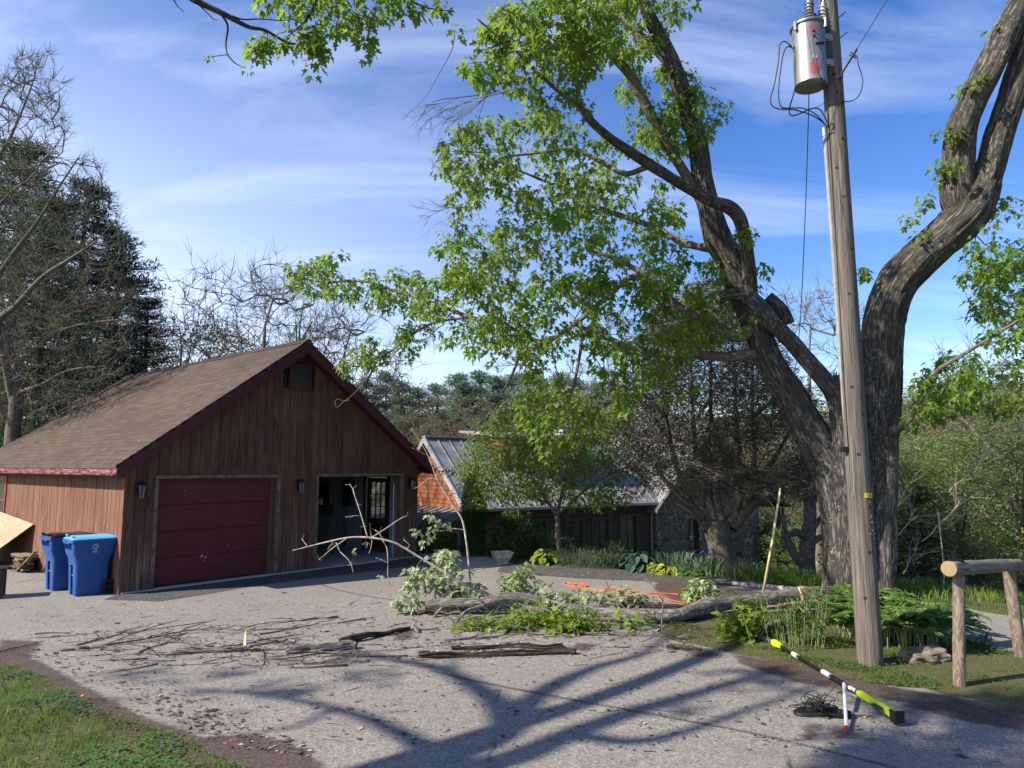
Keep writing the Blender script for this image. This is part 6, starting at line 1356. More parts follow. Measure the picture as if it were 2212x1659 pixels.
ab = thing('arching_branch', 'slender pale branch arching up from the fallen limb towards the open bay', 'branch', gp(1071, 1305)); AO = ab.location.copy()
def la(L): return [tuple(Vector(l[:3]) - AO) + (l[3],) for l in L]
G = Grow(); mb = MB(); Yb = 12.1
def ty(pts, Y0=12.1, Y1=12.1): n = len(pts); return la(tw([(x, y, Y0 + (Y1 - Y0) * k / max(1, n - 1), r_) for k, (x, y, r_) in enumerate(pts)]))
AB = [ty([(1085, 1297, .026), (1071, 1290, .024), (1012, 1267, .021), (961, 1237, .019), (913, 1208, .018), (877, 1186, .017), (848, 1171, .016), (804, 1162, .016), (756, 1161, .014), (705, 1171, .011), (665, 1181, .008), (632, 1189, .005)], 12.1, 11.6),
      ty([(794, 1160, .010), (780, 1112, .009), (766, 1070, .007), (762, 1056, .006), (755, 1046, .004)], 11.8, 12), ty([(805, 1160, .009), (830, 1144, .008), (864, 1121, .007), (879, 1114, .004)], 11.8, 12.2),
      ty([(826, 1166, .008), (836, 1185, .008), (838, 1215, .007), (838, 1246, .006), (844, 1268, .004), (844, 1290, .003)], 11.85, 11.8), ty([(826, 1168, .006), (820, 1152, .005), (810, 1145, .003)], 11.85, 11.9),
      ty([(750, 1162, .008), (716, 1186, .007), (700, 1200, .005), (688, 1208, .003)], 11.7, 11.4), ty([(726, 1172, .007), (735, 1192, .006), (747, 1203, .005), (758, 1218, .004), (763, 1237, .003)], 11.7, 11.5),
      ty([(720, 1170, .004), (716, 1176, .004), (708, 1186, .003)], 11.7, 11.6), ty([(665, 1181, .005), (658, 1172, .004), (652, 1164, .003)], 11.6, 11.7), ty([(838, 1216, .005), (828, 1212, .004), (822, 1208, .003)], 11.8, 11.8),
      ty([(804, 1162, .006), (800, 1150, .004), (799, 1130, .003)], 11.8, 11.9), ty([(804, 1162, .005), (802, 1180, .004), (797, 1196, .003)], 11.8, 11.7), ty([(780, 1115, .004), (765, 1114, .004), (746, 1117, .003)], 11.9, 11.8),
      ty([(1060, 1300, .02), (1000, 1296, .016), (950, 1299, .012), (900, 1300, .008), (860, 1296, .005)], 12.1, 12.0), ty([(913, 1208, .006), (905, 1215, .005), (900, 1226, .003)], 12, 12), ty([(877, 1186, .006), (885, 1178, .004), (872, 1166, .003)], 12, 12)]
limbs(mb, G, AB, 12, .06, 30., .0015)
for _ in range(70):                           # short spurs
    k = random.randrange(len(G.P)); p = Vector(G.P[k]); d = Vector(rng.normal(0, 1, 3)).normalized(); L_ = U(.03, .10); mb.tube([p, p + d * L_ * .5, p + d * L_ + Vector((0, 0, .01))], [.003, .0025, .0015], 3)
a2 = []
for poly, n, Y0, Y1 in (([(935, 1190), (960, 1180), (1010, 1215), (1020, 1290), (990, 1300), (950, 1250), (930, 1225)], 32, 11.9, 12.5), ([(870, 1240), (930, 1225), (960, 1270), (930, 1290), (880, 1270)], 20, 11.9, 12.4), ([(840, 1285), (900, 1285), (905, 1305), (860, 1305)], 9, 11.8, 12.1), ([(960, 1250), (1050, 1270), (1050, 1300), (960, 1300)], 20, 12, 12.5)):
    a2 += [tuple(Vector(p) - AO) for p in cloud(poly, n, Y0, Y1)]
t2_ = G.grow(a2, sag=.04, wig=.12); G.mesh(mb, 4, True, .0025, .02); mb.build('branch_wood', M['pale_twig'], ab, smooth=True)
mb = MB(); clump(mb, np.array([G.P[k] for k in t2_]), 7, .12, (.08, .145), droop=.6)
for x, y in ((822, 1246), (767, 1190), (791, 1176)): clump(mb, np.array([at(x, y, 11.8) - AO]), 6, .05, (.05, .08))
mb.build('pale_leaves', M['pale_leaf'], ab)
# upright stick of the fallen wood
us = thing('upright_shoot', 'tall thin leafless shoot rising from the fallen branches beside the walk', 'branch', gp(1016, 1290)); AO = us.location.copy(); G = Grow(); mb = MB()
US = [ty([(1018, 1298, .020), (1014, 1233, .018), (1007, 1168, .017), (998, 1122, .016), (979, 1093, .015), (968, 1075, .013), (946, 1039, .011), (932, 1003, .008), (918, 971, .006), (889, 926, .003)], 12.4, 12.2),
      ty([(968, 1075, .008), (962, 1050, .007), (958, 1030, .005), (960, 1010, .003)], 12.3, 12.4), ty([(925, 985, .004), (905, 975, .004), (890, 967, .003)], 12.2, 12.1), ty([(1007, 1145, .006), (980, 1142, .005), (962, 1146, .004), (930, 1148, .003)], 12.4, 12.4),
      ty([(946, 1039, .004), (930, 1032, .004), (905, 1050, .003), (895, 1055, .002)], 12.2, 12.2)]
limbs(mb, G, US, 10, .06, 30., .001)
a2 = [tuple(at(x + U(-6, 6), y + U(-6, 6), 12.3) - AO) for x, y in ((930, 1115), (945, 1125), (960, 1137), (912, 1145), (900, 1150), (938, 1142), (920, 1170), (926, 1162), (936, 1118), (955, 1132), (915, 1176))]
t2_ = G.grow(a2, sag=.02, wig=.1); G.mesh(mb, 4, True, .0025, .01); mb.build('shoot_wood', M['pale_twig'], us, smooth=True)
mb = MB(); clump(mb, np.array([G.P[k] for k in t2_]), 6, .07, (.07, .11), droop=.6)
mb.build('pale_leaves', M['pale_leaf'], us)
mb = MB(); c_ = [at(964 + U(-14, 14), 1018 + U(-7, 7), 12.3) - AO for _ in range(12)] + [at(970 + U(-12, 12), 1018 + U(-6, 6), 12.3) - AO for _ in range(8)]
clump(mb, np.array(c_), 4, .05, (.03, .05), half=HALF_OVAL); mb.build('dark_leaves', leafmat('dark_bract', (.02, .04, .012), (.04, .07, .02)), us)

# leafy sprig on the island beside the saw head
sg = thing('leafy_sprig', 'bright green maple sprig lying on the island beside the saw head', 'branch', gp(1600, 1375)); AO = sg.location.copy(); G = Grow(); mb = MB()
limbs(mb, G, [ty([(1700, 1400, .02), (1660, 1385, .018), (1625, 1370, .015), (1590, 1350, .012), (1570, 1325, .006)], 9.9, 10.8), ty([(1640, 1376, .02), (1660, 1350, .03), (1690, 1345, .04), (1700, 1375, .02)], 10.3, 10.6)], 14, .05, 18, .004)
a2 = [tuple(Vector(p) - AO) for p in cloud([(1545, 1345), (1570, 1322), (1605, 1318), (1640, 1335), (1650, 1360), (1630, 1385), (1580, 1388), (1555, 1370)], 50, 10.0, 10.9)] + [tuple(Vector(p) - AO) for p in cloud([(1605, 1300), (1650, 1312), (1650, 1340), (1620, 1335)], 8, 10.4, 10.9)]
a2 = [(x, y, max(.05, z)) for x, y, z in a2]
t2_ = G.grow(a2, sag=.02, wig=.1); G.mesh(mb, 4, True, .003, .015); mb.build('sprig_wood', M['grey_limb'], sg, smooth=True, bark=True)
mb = MB(); clump(mb, np.array([G.P[k] for k in t2_]), 7, .12, (.09, .15), droop=.3); mb.build('fresh_leaves', M['lime_leaf'], sg)

# rotten logs
def log(lab, a_, b2, r0, r1, seed=0, hollow=False, mat='deadwood', name='dead_log'):
    A_ = gp(*a_); B_ = gp(*b2); A_.z = r0 * .8; B_.z = r1 * .8; o = thing(name, lab, 'log', Vector((A_.x, A_.y, 0)))
    P = []
    for k in range(24):
        u = k / 23; q = A_.lerp(B_, u) - o.location; q.z += .03 * mnoise.noise(Vector((u * 4, seed, 0))); q.y += .13 * mnoise.noise(Vector((u * 3, seed + 5, 0))); P.append((*q, (r0 + (r1 - r0) * u) * (1 - .6 * max(0, 1 - min(u, 1 - u) * 9) * (.4 + .6 * abs(mnoise.noise(Vector((u * 30, seed, 1))))))))
    Q = spline(P, .03)
    MB().tube(Q[:, :3], Q[:, 3], 26, disp=lambda c, s_, L, r: r * (.75 * mnoise.noise(Vector((c * 2.2, s_ * 2.2, L * 1.8 + seed))) + .25 * mnoise.noise(Vector((c * 6, s_ * 6, L * 3 + seed)))) - (r * .75 * max(0, s_ * .6 + .5 * c * 0 + .4 + .4 * mnoise.noise(Vector((L * 2, seed, 3)))) if hollow and s_ > -.2 and .12 < L else 0)).build('log_wood', M[mat], o, smooth=True, bark=True)
    return o
log('long dark rotten log lying in front of the leafy limb', (905, 1421), (1245, 1414), .048, .055, 1, True)
log('slim upper slab of the split rotten log', (975, 1405), (1215, 1398), .034, .045, 9, True)
log('dark rotten log piece with jagged end, left of the long log', (735, 1394), (885, 1362), .055, .035, 2, True)
log('lichen spotted broken branch piece near the dark log', (620, 1412), (770, 1403), .055, .05, 3, False, 'grey_limb')
log('thin grey curved branch on the asphalt left of the lichen piece', (335, 1416), (560, 1407), .022, .035, 4, False, 'grey_limb', 'dead_branch')
log('short grey branch lying higher up on the open asphalt', (600, 1346), (730, 1334), .014, .02, 6, False, 'grey_limb', 'dead_branch')
log('brown bark slab on the asphalt beside the island tip', (1440, 1402), (1515, 1407), .03, .02, 5, False)
log('dark red rotten slab behind the fallen limb near the cord', (1340, 1312), (1490, 1316), .05, .04, 7, False)
log('small forked grey branch standing on the asphalt left of the logs', (886, 1352), (905, 1368), .02, .03, 8, False, 'grey_limb', 'dead_branch')
sp_ = thing('splinter', 'short pale upright splinter among the grey branches', 'splinter', gp(528, 1402))
mb = MB(); mb.add([(-.02, 0, 0), (.03, .01, 0), (.025, -.02, 0), (.012, 0, .26), (-.012, .0, .2)], [(0, 2, 3, 4), (2, 1, 3), (1, 0, 4, 3)]); mb.build('splinter_wood', M['torn'], sp_)
# branchy twigs: each a small thing of its own
def stick(p, ang, L_, r_, mat, forks, name='twig', h=.0):
    mb = MB(); P = [Vector((0, 0, r_))]; a_ = 0
    n = max(3, int(L_ / .08))
    for k in range(n): a_ += rng.normal(0, .13); P.append(P[-1] + Vector((math.cos(a_), math.sin(a_), rng.normal(0, .10) * (.6 if h else .25))) * (L_ / n)); P[-1].z = max(r_ * .8, P[-1].z)
    mb.tube(P, np.linspace(r_, r_ * .4, len(P)), 5 if r_ > .008 else 4)
    for f in range(forks):
        k = random.randrange(1, len(P) - 1); aa = a_ * .5 + random.choice((-1, 1)) * U(.35, .9); l = L_ * U(.15, .45); q = [P[k]]; 
        for z in range(4): aa += rng.normal(0, .15); q.append(q[-1] + Vector((math.cos(aa), math.sin(aa), U(-.1, .35) * (1 if h else .3))) * l / 4); q[-1].z = max(.004, q[-1].z)
        mb.tube(q, np.linspace(r_ * .6, r_ * .25, 5), 4)
        if l > .3:
            aa2 = aa + random.choice((-1, 1)) * .6; mb.tube([q[2], q[2] + Vector((math.cos(aa2), math.sin(aa2), .1)) * l * .3], [r_ * .35, r_ * .2], 3)
    o = mb.build(name, M[mat], None, smooth=True); o.location = (p.x, p.y, .006); o.rotation_euler = (0, 0, ang); return o
M['greytwig'] = plain('grey_twig', (.10, .09, .078), .9, var=.35, sc=18); M['browntwig'] = plain('brown_twig', (.06, .04, .03), .9, var=.3, sc=18)
named = [('long forked grey branch reaching the lawn edge', (130, 1408), (560, 1400), .018, 9), ('grey branched twig rising to the right over the asphalt', (165, 1396), (330, 1362), .013, 5), ('grey forked branch below the rusty rod', (300, 1412), (372, 1372), .012, 4), ('thin branch along the lawn corner at far left', (-20, 1415), (80, 1392), .013, 3),
         ('dark curved branch left of the lichen piece', (400, 1404), (575, 1398), .024, 5), ('forked branch near the dark log tip', (585, 1385), (660, 1400), .016, 4), ('twiggy branch lying below the lichen piece', (560, 1400), (615, 1430), .012, 4), ('branch with side twigs in front of the rotten log', (640, 1400), (760, 1420), .016, 5),
         ('thin dark twig on the asphalt before the closed door', (410, 1362), (500, 1357), .008, 2), ('long thin branch above the lichen piece', (560, 1372), (690, 1350), .013, 4), ('curved grey branch under the fallen limb leaves', (1240, 1372), (1480, 1364), .018, 5), ('thin branch tangled in front of the leafy limb', (960, 1385), (1180, 1372), .014, 6)]
for lab, a_, b2, r_, f in named:
    A_ = gp(*a_); B_ = gp(*b2); o = stick(A_, math.atan2(B_.y - A_.y, B_.x - A_.x), (B_ - A_).length, r_, 'greytwig', f, 'dead_branch', .1); tag(o, lab, 'branch', 'dead branches strewn on the drive')
zones = [([(60, 1370), (620, 1370), (780, 1440), (300, 1440)], 46, (.15, .7), (.004, .010), 3), ([(560, 1340), (900, 1330), (900, 1440), (600, 1440)], 44, (.12, .6), (.004, .011), 3), ([(880, 1320), (1500, 1340), (1450, 1410), (900, 1430)], 60, (.12, .6), (.004, .010), 3),
         ([(100, 1300), (900, 1290), (900, 1340), (60, 1380)], 26, (.06, .25), (.003, .006), 1), ([(300, 1450), (1700, 1430), (1700, 1640), (500, 1600)], 40, (.04, .22), (.003, .006), 1), ([(1400, 1400), (1700, 1430), (1950, 1500), (1700, 1640)], 14, (.05, .2), (.003, .006), 0)]
protos = []
zlab = ['lying among the grey branches before the closed door', 'lying round the dark log piece and lichen branch', 'lying round the leafy fallen limb and long log', 'on the open asphalt just before the garage', 'on the shaded asphalt in the foreground', 'near the island edge and pole saw']
for zi, (poly, n, Lr, rr_, f) in enumerate(zones):
    pr = [stick(Vector((0, 0, 0)), 0, U(*Lr), U(*rr_), random.choice(('greytwig', 'browntwig')), random.randint(0, f)) for _ in range(9)]
    k = 0; xs = [p[0] for p in poly]; ys = [p[1] for p in poly]; usd = set()
    while k < n:
        x, y = U(min(xs), max(xs)), U(min(ys), max(ys))
        if not pip(x, y, poly): continue
        pi = k % 9; o = pr[pi] if pi not in usd else pr[pi].copy()
        if pi in usd: COL.objects.link(o)
        usd.add(pi); g = gp(x, y); o.location = (g.x, g.y, .006); s_ = U(.7, 1.2); o.scale = (s_, s_ * random.choice((-1, 1)), s_); o.rotation_euler = (0, 0, rng.normal(.25, .5) + random.choice((0, math.pi)))
        tag(o, 'thin dry twig ' + zlab[zi], 'twig', 'dry twigs ' + zlab[zi]); k += 1
# bark crumbs and dead leaves: nobody could count them
mb = MB()
for poly, n in (([(40, 1370), (900, 1330), (900, 1440), (300, 1450)], 700), ([(880, 1300), (1500, 1330), (1500, 1410), (900, 1430)], 900), ([(0, 1300), (900, 1270), (1700, 1290), (2100, 1640), (300, 1600)], 900), ([(1180, 1225), (1560, 1250), (1500, 1270), (1180, 1245)], 160), ([(0, 1400), (100, 1430), (500, 1620), (700, 1640), (600, 1580), (100, 1400)], 420)):
    xs = [p[0] for p in poly]; ys = [p[1] for p in poly]; k = 0
    while k < n:
        x, y = U(min(xs), max(xs)), U(min(ys), max(ys))
        if not pip(x, y, poly): continue
        g = gp(x, y); a_ = U(0, 6.28); l = U(.008, .035) * (1 if rng.random() > .08 else 2.); w = l * U(.15, .7); ca, sa_ = math.cos(a_), math.sin(a_); h = U(.003, .012)
        mb.add([(g.x + ca * l, g.y + sa_ * l, .012), (g.x - sa_ * w, g.y + ca * w, .012 + h), (g.x - ca * l, g.y - sa_ * l, .012), (g.x + sa_ * w, g.y - ca * w, .012)], [(0, 1, 2, 3)]); k += 1
t = NT('bark_crumbs'); r_ = t.geo('Random Per Island'); t.fin(t.ramp(r_, [(0, (.03, .02, .015)), (.5, (.10, .065, .045)), (.85, (.16, .11, .08)), (1, (.42, .34, .24))]), .9)
tag(mb.build('bark_litter', t.m), 'bark crumbs, wood chips and dry leaf bits over the asphalt', 'litter', None, 'stuff')
# ================================================================ grass, beds, shrubs
def pipv(X, Y, poly):
    c = np.zeros(len(X), bool); n = len(poly); j = n - 1
    for i in range(n):
        xi, yi = poly[i][:2]; xj, yj = poly[j][:2]
        k = ((yi > Y) != (yj > Y)) & (X < (xj - xi) * (Y - yi) / (yj - yi + 1e-12) + xi); c ^= k; j = i
    return c
def nz(X, Y, s_, k=0): return np.array([mnoise.noise(Vector((x * s_, y * s_, k))) for x, y in zip(X, Y)])
def blades(mb, X, Y, Z, h, w, lean=.5):
    n = len(X); a_ = rng.uniform(0, 6.283, n); b2 = rng.uniform(0, 6.283, n); l = rng.uniform(.1, lean, n) * h
    B = np.stack([X, Y, Z], 1); ww = np.stack([np.cos(a_) * w, np.sin(a_) * w, 0 * w], 1); T = B + np.stack([np.cos(b2) * l, np.sin(b2) * l, h], 1); Mi = B * .5 + T * .5 + np.stack([0 * h, 0 * h, h * .14], 1) - np.stack([np.cos(b2) * l, np.sin(b2) * l, 0 * h], 1) * .18
    V = np.stack([B - ww, B + ww, Mi + ww * .75, T, Mi - ww * .75], 1).reshape(-1, 3)
    mb.addarr(V, np.arange(n * 5).reshape(n, 5))
def clover(mb, X, Y, Z, s_):
    n = len(X); a_ = rng.uniform(0, 6.283, n)
    for k in range(3):
        an = a_ + k * 2.094; C = np.stack([X, Y, Z], 1); D = np.stack([np.cos(an), np.sin(an), rng.uniform(-.1, .4, n)], 1); leaves(mb, C, D, np.tile([0, 0, 1.], (n, 1)) + rng.normal(0, .2, (n, 3)), s_, [(0, 0), (.38, .35), (.42, .75), (0, .95)], .1, .05)
M['grass'] = leafmat('lawn_grass', (.085, .175, .018), (.165, .265, .04), (.28, .30, .10), .35, .6, .2)
M['clover'] = leafmat('clover_leaf', (.045, .15, .025), (.095, .24, .045), (.15, .31, .07), .35, .5, .3)
M['moss'] = leafmat('thin_turf', (.07, .11, .02), (.14, .165, .045), (.27, .23, .12), .25, .7, .15)
dpa = [tuple(p) for p in dp]
# near lawn
n = 120000; X = rng.uniform(-9.5, -1.2, n); Y = rng.uniform(4.2, 10.2, n); k = ~pipv(X, Y, dpa)
lim = np.interp(X, [-9.5, -6.3, -4.2, -2.2, -1.2], [10.2, 9.3, 7.4, 6.2, 5.4]); k &= (Y < lim) & (np.abs(X / Y) < .85); X, Y = X[k], Y[k]
nn_ = nz(X, Y, 1.1); thin = nz(X, Y, 3.3, 5); kk = (thin + rng.uniform(-.5, .5, len(X))) > -.28; X, Y, nn_ = X[kk], Y[kk], nn_[kk]
mb = MB(); g_ = nn_ < .14; blades(mb, X[g_], Y[g_], 0 * X[g_] - .01, rng.uniform(.03, .085, g_.sum()), rng.uniform(.0015, .0035, g_.sum()), .9)
lr = rng.random(g_.sum()) < .004; xx, yy = X[g_][lr], Y[g_][lr]; blades(mb, xx, yy, 0 * xx, rng.uniform(.10, .2, len(xx)), np.full(len(xx), .003), .8)
tag(mb.build('lawn_grass', M['grass']), 'short sunlit lawn grass at the lower left corner', 'grass', None, 'stuff')
mb = MB(); c = (~g_) & (rng.random(len(X)) < .5) | (rng.random(len(X)) < .05); clover(mb, X[c], Y[c], rng.uniform(.015, .06, c.sum()), rng.uniform(.012, .024, c.sum()))
tag(mb.build('clover_patch', M['clover']), 'darker green clover spreading through the near lawn', 'clover', None, 'stuff')
fl = gp(178, 1514) ; o = thing('dandelion', 'tiny orange yellow flower in the near lawn', 'flower', fl); MB().lathe([(.004, .04), (.018, .05), (.014, .058)], 10).build('flower_head', plain('yellow_petal', (.75, .35, .02), .6), o); MB().tube([(0, 0, 0), (0, 0, .045)], .002, 4).build('stem', M['grass'], o)
# island turf and verge beyond the drive
n = 150000; X = rng.uniform(1.8, 12, n); Y = rng.uniform(5.5, 13.4, n); k = ~pipv(X, Y, dpa) & (np.abs(X / Y) < .85); X, Y = X[k], Y[k]
nn_ = nz(X, Y, 1.5, 2); kk = nn_ + rng.uniform(-.55, .55, len(X)) > -.05 ; X, Y, nn_ = X[kk], Y[kk], nn_[kk]
mb = MB(); hh = np.clip(.018 + .05 * (nn_ + .2), .012, .06) * rng.uniform(.5, 1.4, len(X)); blades(mb, X, Y, np.maximum(hterr(X, Y), -3) - .012, hh, rng.uniform(.002, .004, len(X)), 1.2)
tag(mb.build('island_turf', M['moss']), 'thin patchy turf on the island round the utility pole', 'grass', None, 'stuff')
c = (nn_ > .12) & (rng.random(len(X)) < .30); mb = MB(); clover(mb, X[c], Y[c], rng.uniform(.01, .05, c.sum()), rng.uniform(.012, .022, c.sum()))
tag(mb.build('ground_weeds', M['clover']), 'low green weeds at the foot of the pole and posts', 'weeds', None, 'stuff')
# taller grass on the falling ground behind the drive
n = 60000; X = rng.uniform(4.5, 26, n); Y = rng.uniform(13, 24, n); ex = np.interp(X, [e[0] for e in EDGE], [e[1] for e in EDGE]); k = ~pipv(X, Y, dpa) & (Y > 12.5); X, Y = X[k], Y[k]
mb = MB(); blades(mb, X, Y, hterr(X, Y) - .02, rng.uniform(.08, .28, len(X)) * np.where(X < 9, 1, .6), rng.uniform(.004, .009, len(X)), .7)
tag(mb.build('long_grass', M['grass']), 'long unmown grass on the bank behind the drive', 'grass', None, 'stuff')
# ---- bed plants
M['hosta_yellow'] = leafmat('yellow_green_hosta', (.20, .28, .03), (.32, .40, .05), (.40, .46, .10), .45)
M['hosta_blue'] = leafmat('blue_green_hosta', (.035, .085, .06), (.07, .13, .09), None, .25)
M['blade_blue'] = leafmat('blue_green_blades', (.06, .12, .07), (.13, .20, .12), (.20, .26, .15), .35)
M['green_leaf'] = leafmat('mid_green_leaf', (.03, .085, .018), (.07, .15, .03), (.12, .20, .05), .4)
HALF_HOSTA = [(0, 0), (.22, .10), (.36, .38), (.30, .68), (.10, .92), (0, 1.)]
def hosta(lab, p, R_, H, n, mat, sz, grp=None, cat='plant', name='hosta'):
    o = thing(name, lab, cat, p, 0, grp); mb = MB(); a_ = rng.uniform(0, 6.283, n); u = rng.uniform(.1, 1, n) ** .7; C = np.stack([np.cos(a_) * R_ * u * .62, np.sin(a_) * R_ * u * .62, H * (1 - .55 * u ** 2) * rng.uniform(.6, 1.05, n)], 1)
    D = np.stack([np.cos(a_), np.sin(a_), -.45 + .6 * (1 - u)], 1); leaves(mb, C, D, np.tile([0, 0, 1.], (n, 1)) + rng.normal(0, .2, (n, 3)), rng.uniform(sz * .7, sz * 1.2, n), HALF_HOSTA, .3, .3); mb.build('leaf_mound', M[mat], o)
    mb = MB(); 
    for k in range(0, n, 2): mb.tube([(C[k][0] * .15, C[k][1] * .15, 0), (C[k][0] * .6, C[k][1] * .6, C[k][2] * .75), tuple(C[k])], .005, 3)
    mb.build('stems', M['green_leaf'], o); return o
def gpb(x, y, z=0): return gp(x, y, z)
hosta('yellow green hosta nearest the planter, at the foot of the small tree', gpb(1182, 1219), .5, .34, 70, 'hosta_yellow', .24)
hosta('big blue green hosta in front of the wing windows', gpb(1372, 1231), .55, .42, 80, 'hosta_blue', .30)
hosta('low yellow green hosta right of the big blue green one', gpb(1440, 1240), .36, .2, 55, 'hosta_yellow', .17)
hosta('small yellow green hosta touching the downspout plants', gpb(1418, 1237), .25, .2, 36, 'hosta_yellow', .16)
hosta('spreading green hosta beside the multi stemmed tree trunk', gpb(1495, 1244), .38, .16, 60, 'green_leaf', .13)
def swords(lab, p, R_, H, n, w, mat='blade_blue', lean=.35, name='iris_clump', cat='plant', grp=None):
    o = thing(name, lab, cat, p, 0, grp); mb = MB(); a_ = rng.uniform(0, 6.283, n); u = rng.uniform(0, 1, n) ** .6; X = np.cos(a_) * R_ * u; Y = np.sin(a_) * R_ * u; h = rng.uniform(.6, 1.05, n) * H
    for k in range(n):
        an = rng.uniform(0, 6.283); ww = Vector((math.cos(an), math.sin(an), 0)) * w; out = Vector((X[k], Y[k], 0)) * .6 + Vector(rng.normal(0, .3, 3)) * R_ * .5; out.z = 0; out *= lean * 2
        b_ = Vector((X[k], Y[k], 0)); m1 = b_ + out * .3 + Vector((0, 0, h[k] * .55)); m2 = b_ + out * .75 + Vector((0, 0, h[k] * .9)); tpv = b_ + out * 1.3 + Vector((0, 0, h[k] * (1. if lean < .5 else .75)))
        mb.add([b_ - ww, b_ + ww, m1 + ww, m1 - ww, m2 + ww * .7, m2 - ww * .7, tpv], [(0, 1, 2, 3), (3, 2, 4, 5), (5, 4, 6)])
    mb.build('blade_tuft', M[mat], o); return o
swords('fine bluish ornamental grass clump behind the yellow hosta', gpb(1250, 1222), .5, .5, 220, .006, lean=.9, name='ornamental_grass')
swords('second bluish grass clump, closer to the wing windows', gpb(1300, 1226), .38, .42, 140, .006, lean=.9, name='ornamental_grass')
swords('iris clump right of the downspout with upright grey blades', gpb(1450, 1228), .45, .44, 80, .018)
ir = swords('iris clump with one dark purple flower beside the trunk', gpb(1512, 1240), .5, .42, 110, .018)
ifl = thing('iris_flower', 'dark purple iris flower standing over the blades', 'flower', gpb(1524, 1238)); mb = MB(); clump(mb, np.array([(0, 0, .50), (.02, 0, .56), (.18, .05, .46)]), 7, .05, (.07, .11), HALF_OVAL, .3); mb.build('petals', leafmat('purple_petal', (.03, .01, .12), (.07, .03, .2)), ifl); MB().tube([(0, 0, 0), (0, 0, .5)], .006, 5).build('stem', M['green_leaf'], ifl)
swords('green iris clump just right of the multi stemmed trunk', gpb(1600, 1252), .35, .42, 90, .013)
swords('bright green grassy clump at the end of the bed', gpb(1660, 1258), .5, .36, 240, .007, 'grass', .7, 'grass_clump')
swords('bright grassy clump beyond the pale kerb', gpb(1735, 1268), .6, .38, 260, .007, 'grass', .7, 'grass_clump')
# leafy perennials
def bushy(lab, p, rx, ry, rz_, n, k, rad, size, mat, half=HALF_OVAL, name='shrub', cat='shrub', z0=.1, stems=True, droop=.1, grp=None, cone=0., nodes=6):
    o = thing(name, lab, cat, p, 0, grp); d = rdir(n); d[:, 2] = np.abs(d[:, 2]); u = rng.uniform(.35, 1., (n, 1)) ** .5; C = d * u * [rx, ry, rz_]; C[:, 2] = C[:, 2] + z0
    if cone: s_ = 1 - cone * (C[:, 2] / (rz_ + z0)) ** 2; C[:, 0] *= s_; C[:, 1] *= s_
    nb = np.array([mnoise.noise(Vector(c * 2.2 / max(rx, .3)) + Vector(p)) for c in C]); C *= (1 + .22 * nb)[:, None]; mb = MB(); clump(mb, C, k, rad, size, half, droop); mb.build('foliage', M[mat] if isinstance(mat, str) else mat, o)
    if stems:
        mb = MB()
        for q in range(0, n, max(1, n // 40)): mb.tube([(C[q][0] * .1, C[q][1] * .1, 0), (C[q][0] * .6, C[q][1] * .6, C[q][2] * .6), tuple(C[q])], [.012, .008, .004], 4)
        mb.build('stems', M['twig'], o)
    return o
bushy('leafy green perennial clump between grass and blue hosta', gpb(1325, 1224), .38, .3, .5, 90, 7, .08, (.07, .12), 'green_leaf', HALF_LONG, 'perennial', 'plant')
P_ = gpb(1128, 1205); M['laurel'] = leafmat('glossy_laurel_leaf', (.05, .12, .03), (.11, .20, .05), (.20, .30, .10), .4, .4, .4)
bushy('big glossy green shrub right of the dark columnar evergreen', Vector((.02, 19.6, -.05)), .72, .6, 1.12, 380, 8, .14, (.08, .13), 'laurel', name='shrub')
bushy('low trailing shrub at the right of the glossy green one', Vector((1.1, 19.6, -.1)), .6, .5, .75, 90, 7, .11, (.07, .11), 'laurel')
M['dark_ever'] = leafmat('dark_evergreen', (.02, .065, .016), (.045, .12, .025), (.09, .18, .035), .3, .6, .2)
o = thing('columnar_evergreen', 'tall narrow dark evergreen column by the metal roof edge', 'evergreen', Vector((-1.05, 19.95, -.1))); n = 1500; z = rng.uniform(0, 1, n); rr = .33 * (1 - np.clip(z - .55, 0, 1) ** 2 * 4.2) * rng.uniform(.7, 1.05, n); a_ = rng.uniform(0, 6.283, n)
C = np.stack([np.cos(a_) * rr, np.sin(a_) * rr, z * 2.42], 1); mb = MB(); clump(mb, C, 9, .07, (.05, .09), HALF_LONG, -.9); mb.build('foliage', M['dark_ever'], o); MB().tube([(0, 0, 0), (0, 0, 2.2)], [.06, .01], 8).build('trunk', M['twig'], o)
M['gold_ever'] = leafmat('golden_evergreen', (.05, .11, .012), (.13, .19, .018), (.22, .26, .03), .3)
bushy('rounded yellow green evergreen bush against the grey wing', Vector((-2.35, 20.2, -.05)), .85, .6, 1.15, 520, 8, .08, (.035, .07), 'gold_ever')
bushy('low dark groundcover along the back of the walk', Vector((-1.1, 19.35, 0)), .9, .2, .25, 160, 8, .06, (.04, .07), 'dark_ever', stems=False)
M['fl_pink'] = leafmat('pink_petal', (.55, .10, .12), (.75, .25, .25)); M['fl_mix'] = leafmat('mixed_petal', (.6, .16, .05), (.7, .6, .62), (.3, .2, .6))
def flower(lab, p, h, mat, grp, cat='flower', name='tulip'):
    o = thing(name, lab, cat, p, 0, grp); mb = MB(); clump(mb, np.array([(0, 0, h - .03)]), 7, .012, (.05, .07), HALF_OVAL, -2.); mb.build('petals', M[mat], o); MB().tube([(0, 0, 0), (0, 0, h - .02)], .004, 4).build('stem', M['green_leaf'], o)
for k, (x, y) in enumerate(((1672, 1208), (1733, 1214), (1750, 1206))):
    q = at(x, y, 16.4 + .3 * k); g = hz(q.x, q.y); flower(['pink tulip by itself left of the wooden rod top bed', 'pink tulip, left one of the pair under the porch', 'pink tulip, right one of the pair under the porch'][k], Vector((q.x, q.y, g)), q.z - g + .05, 'fl_pink', None)
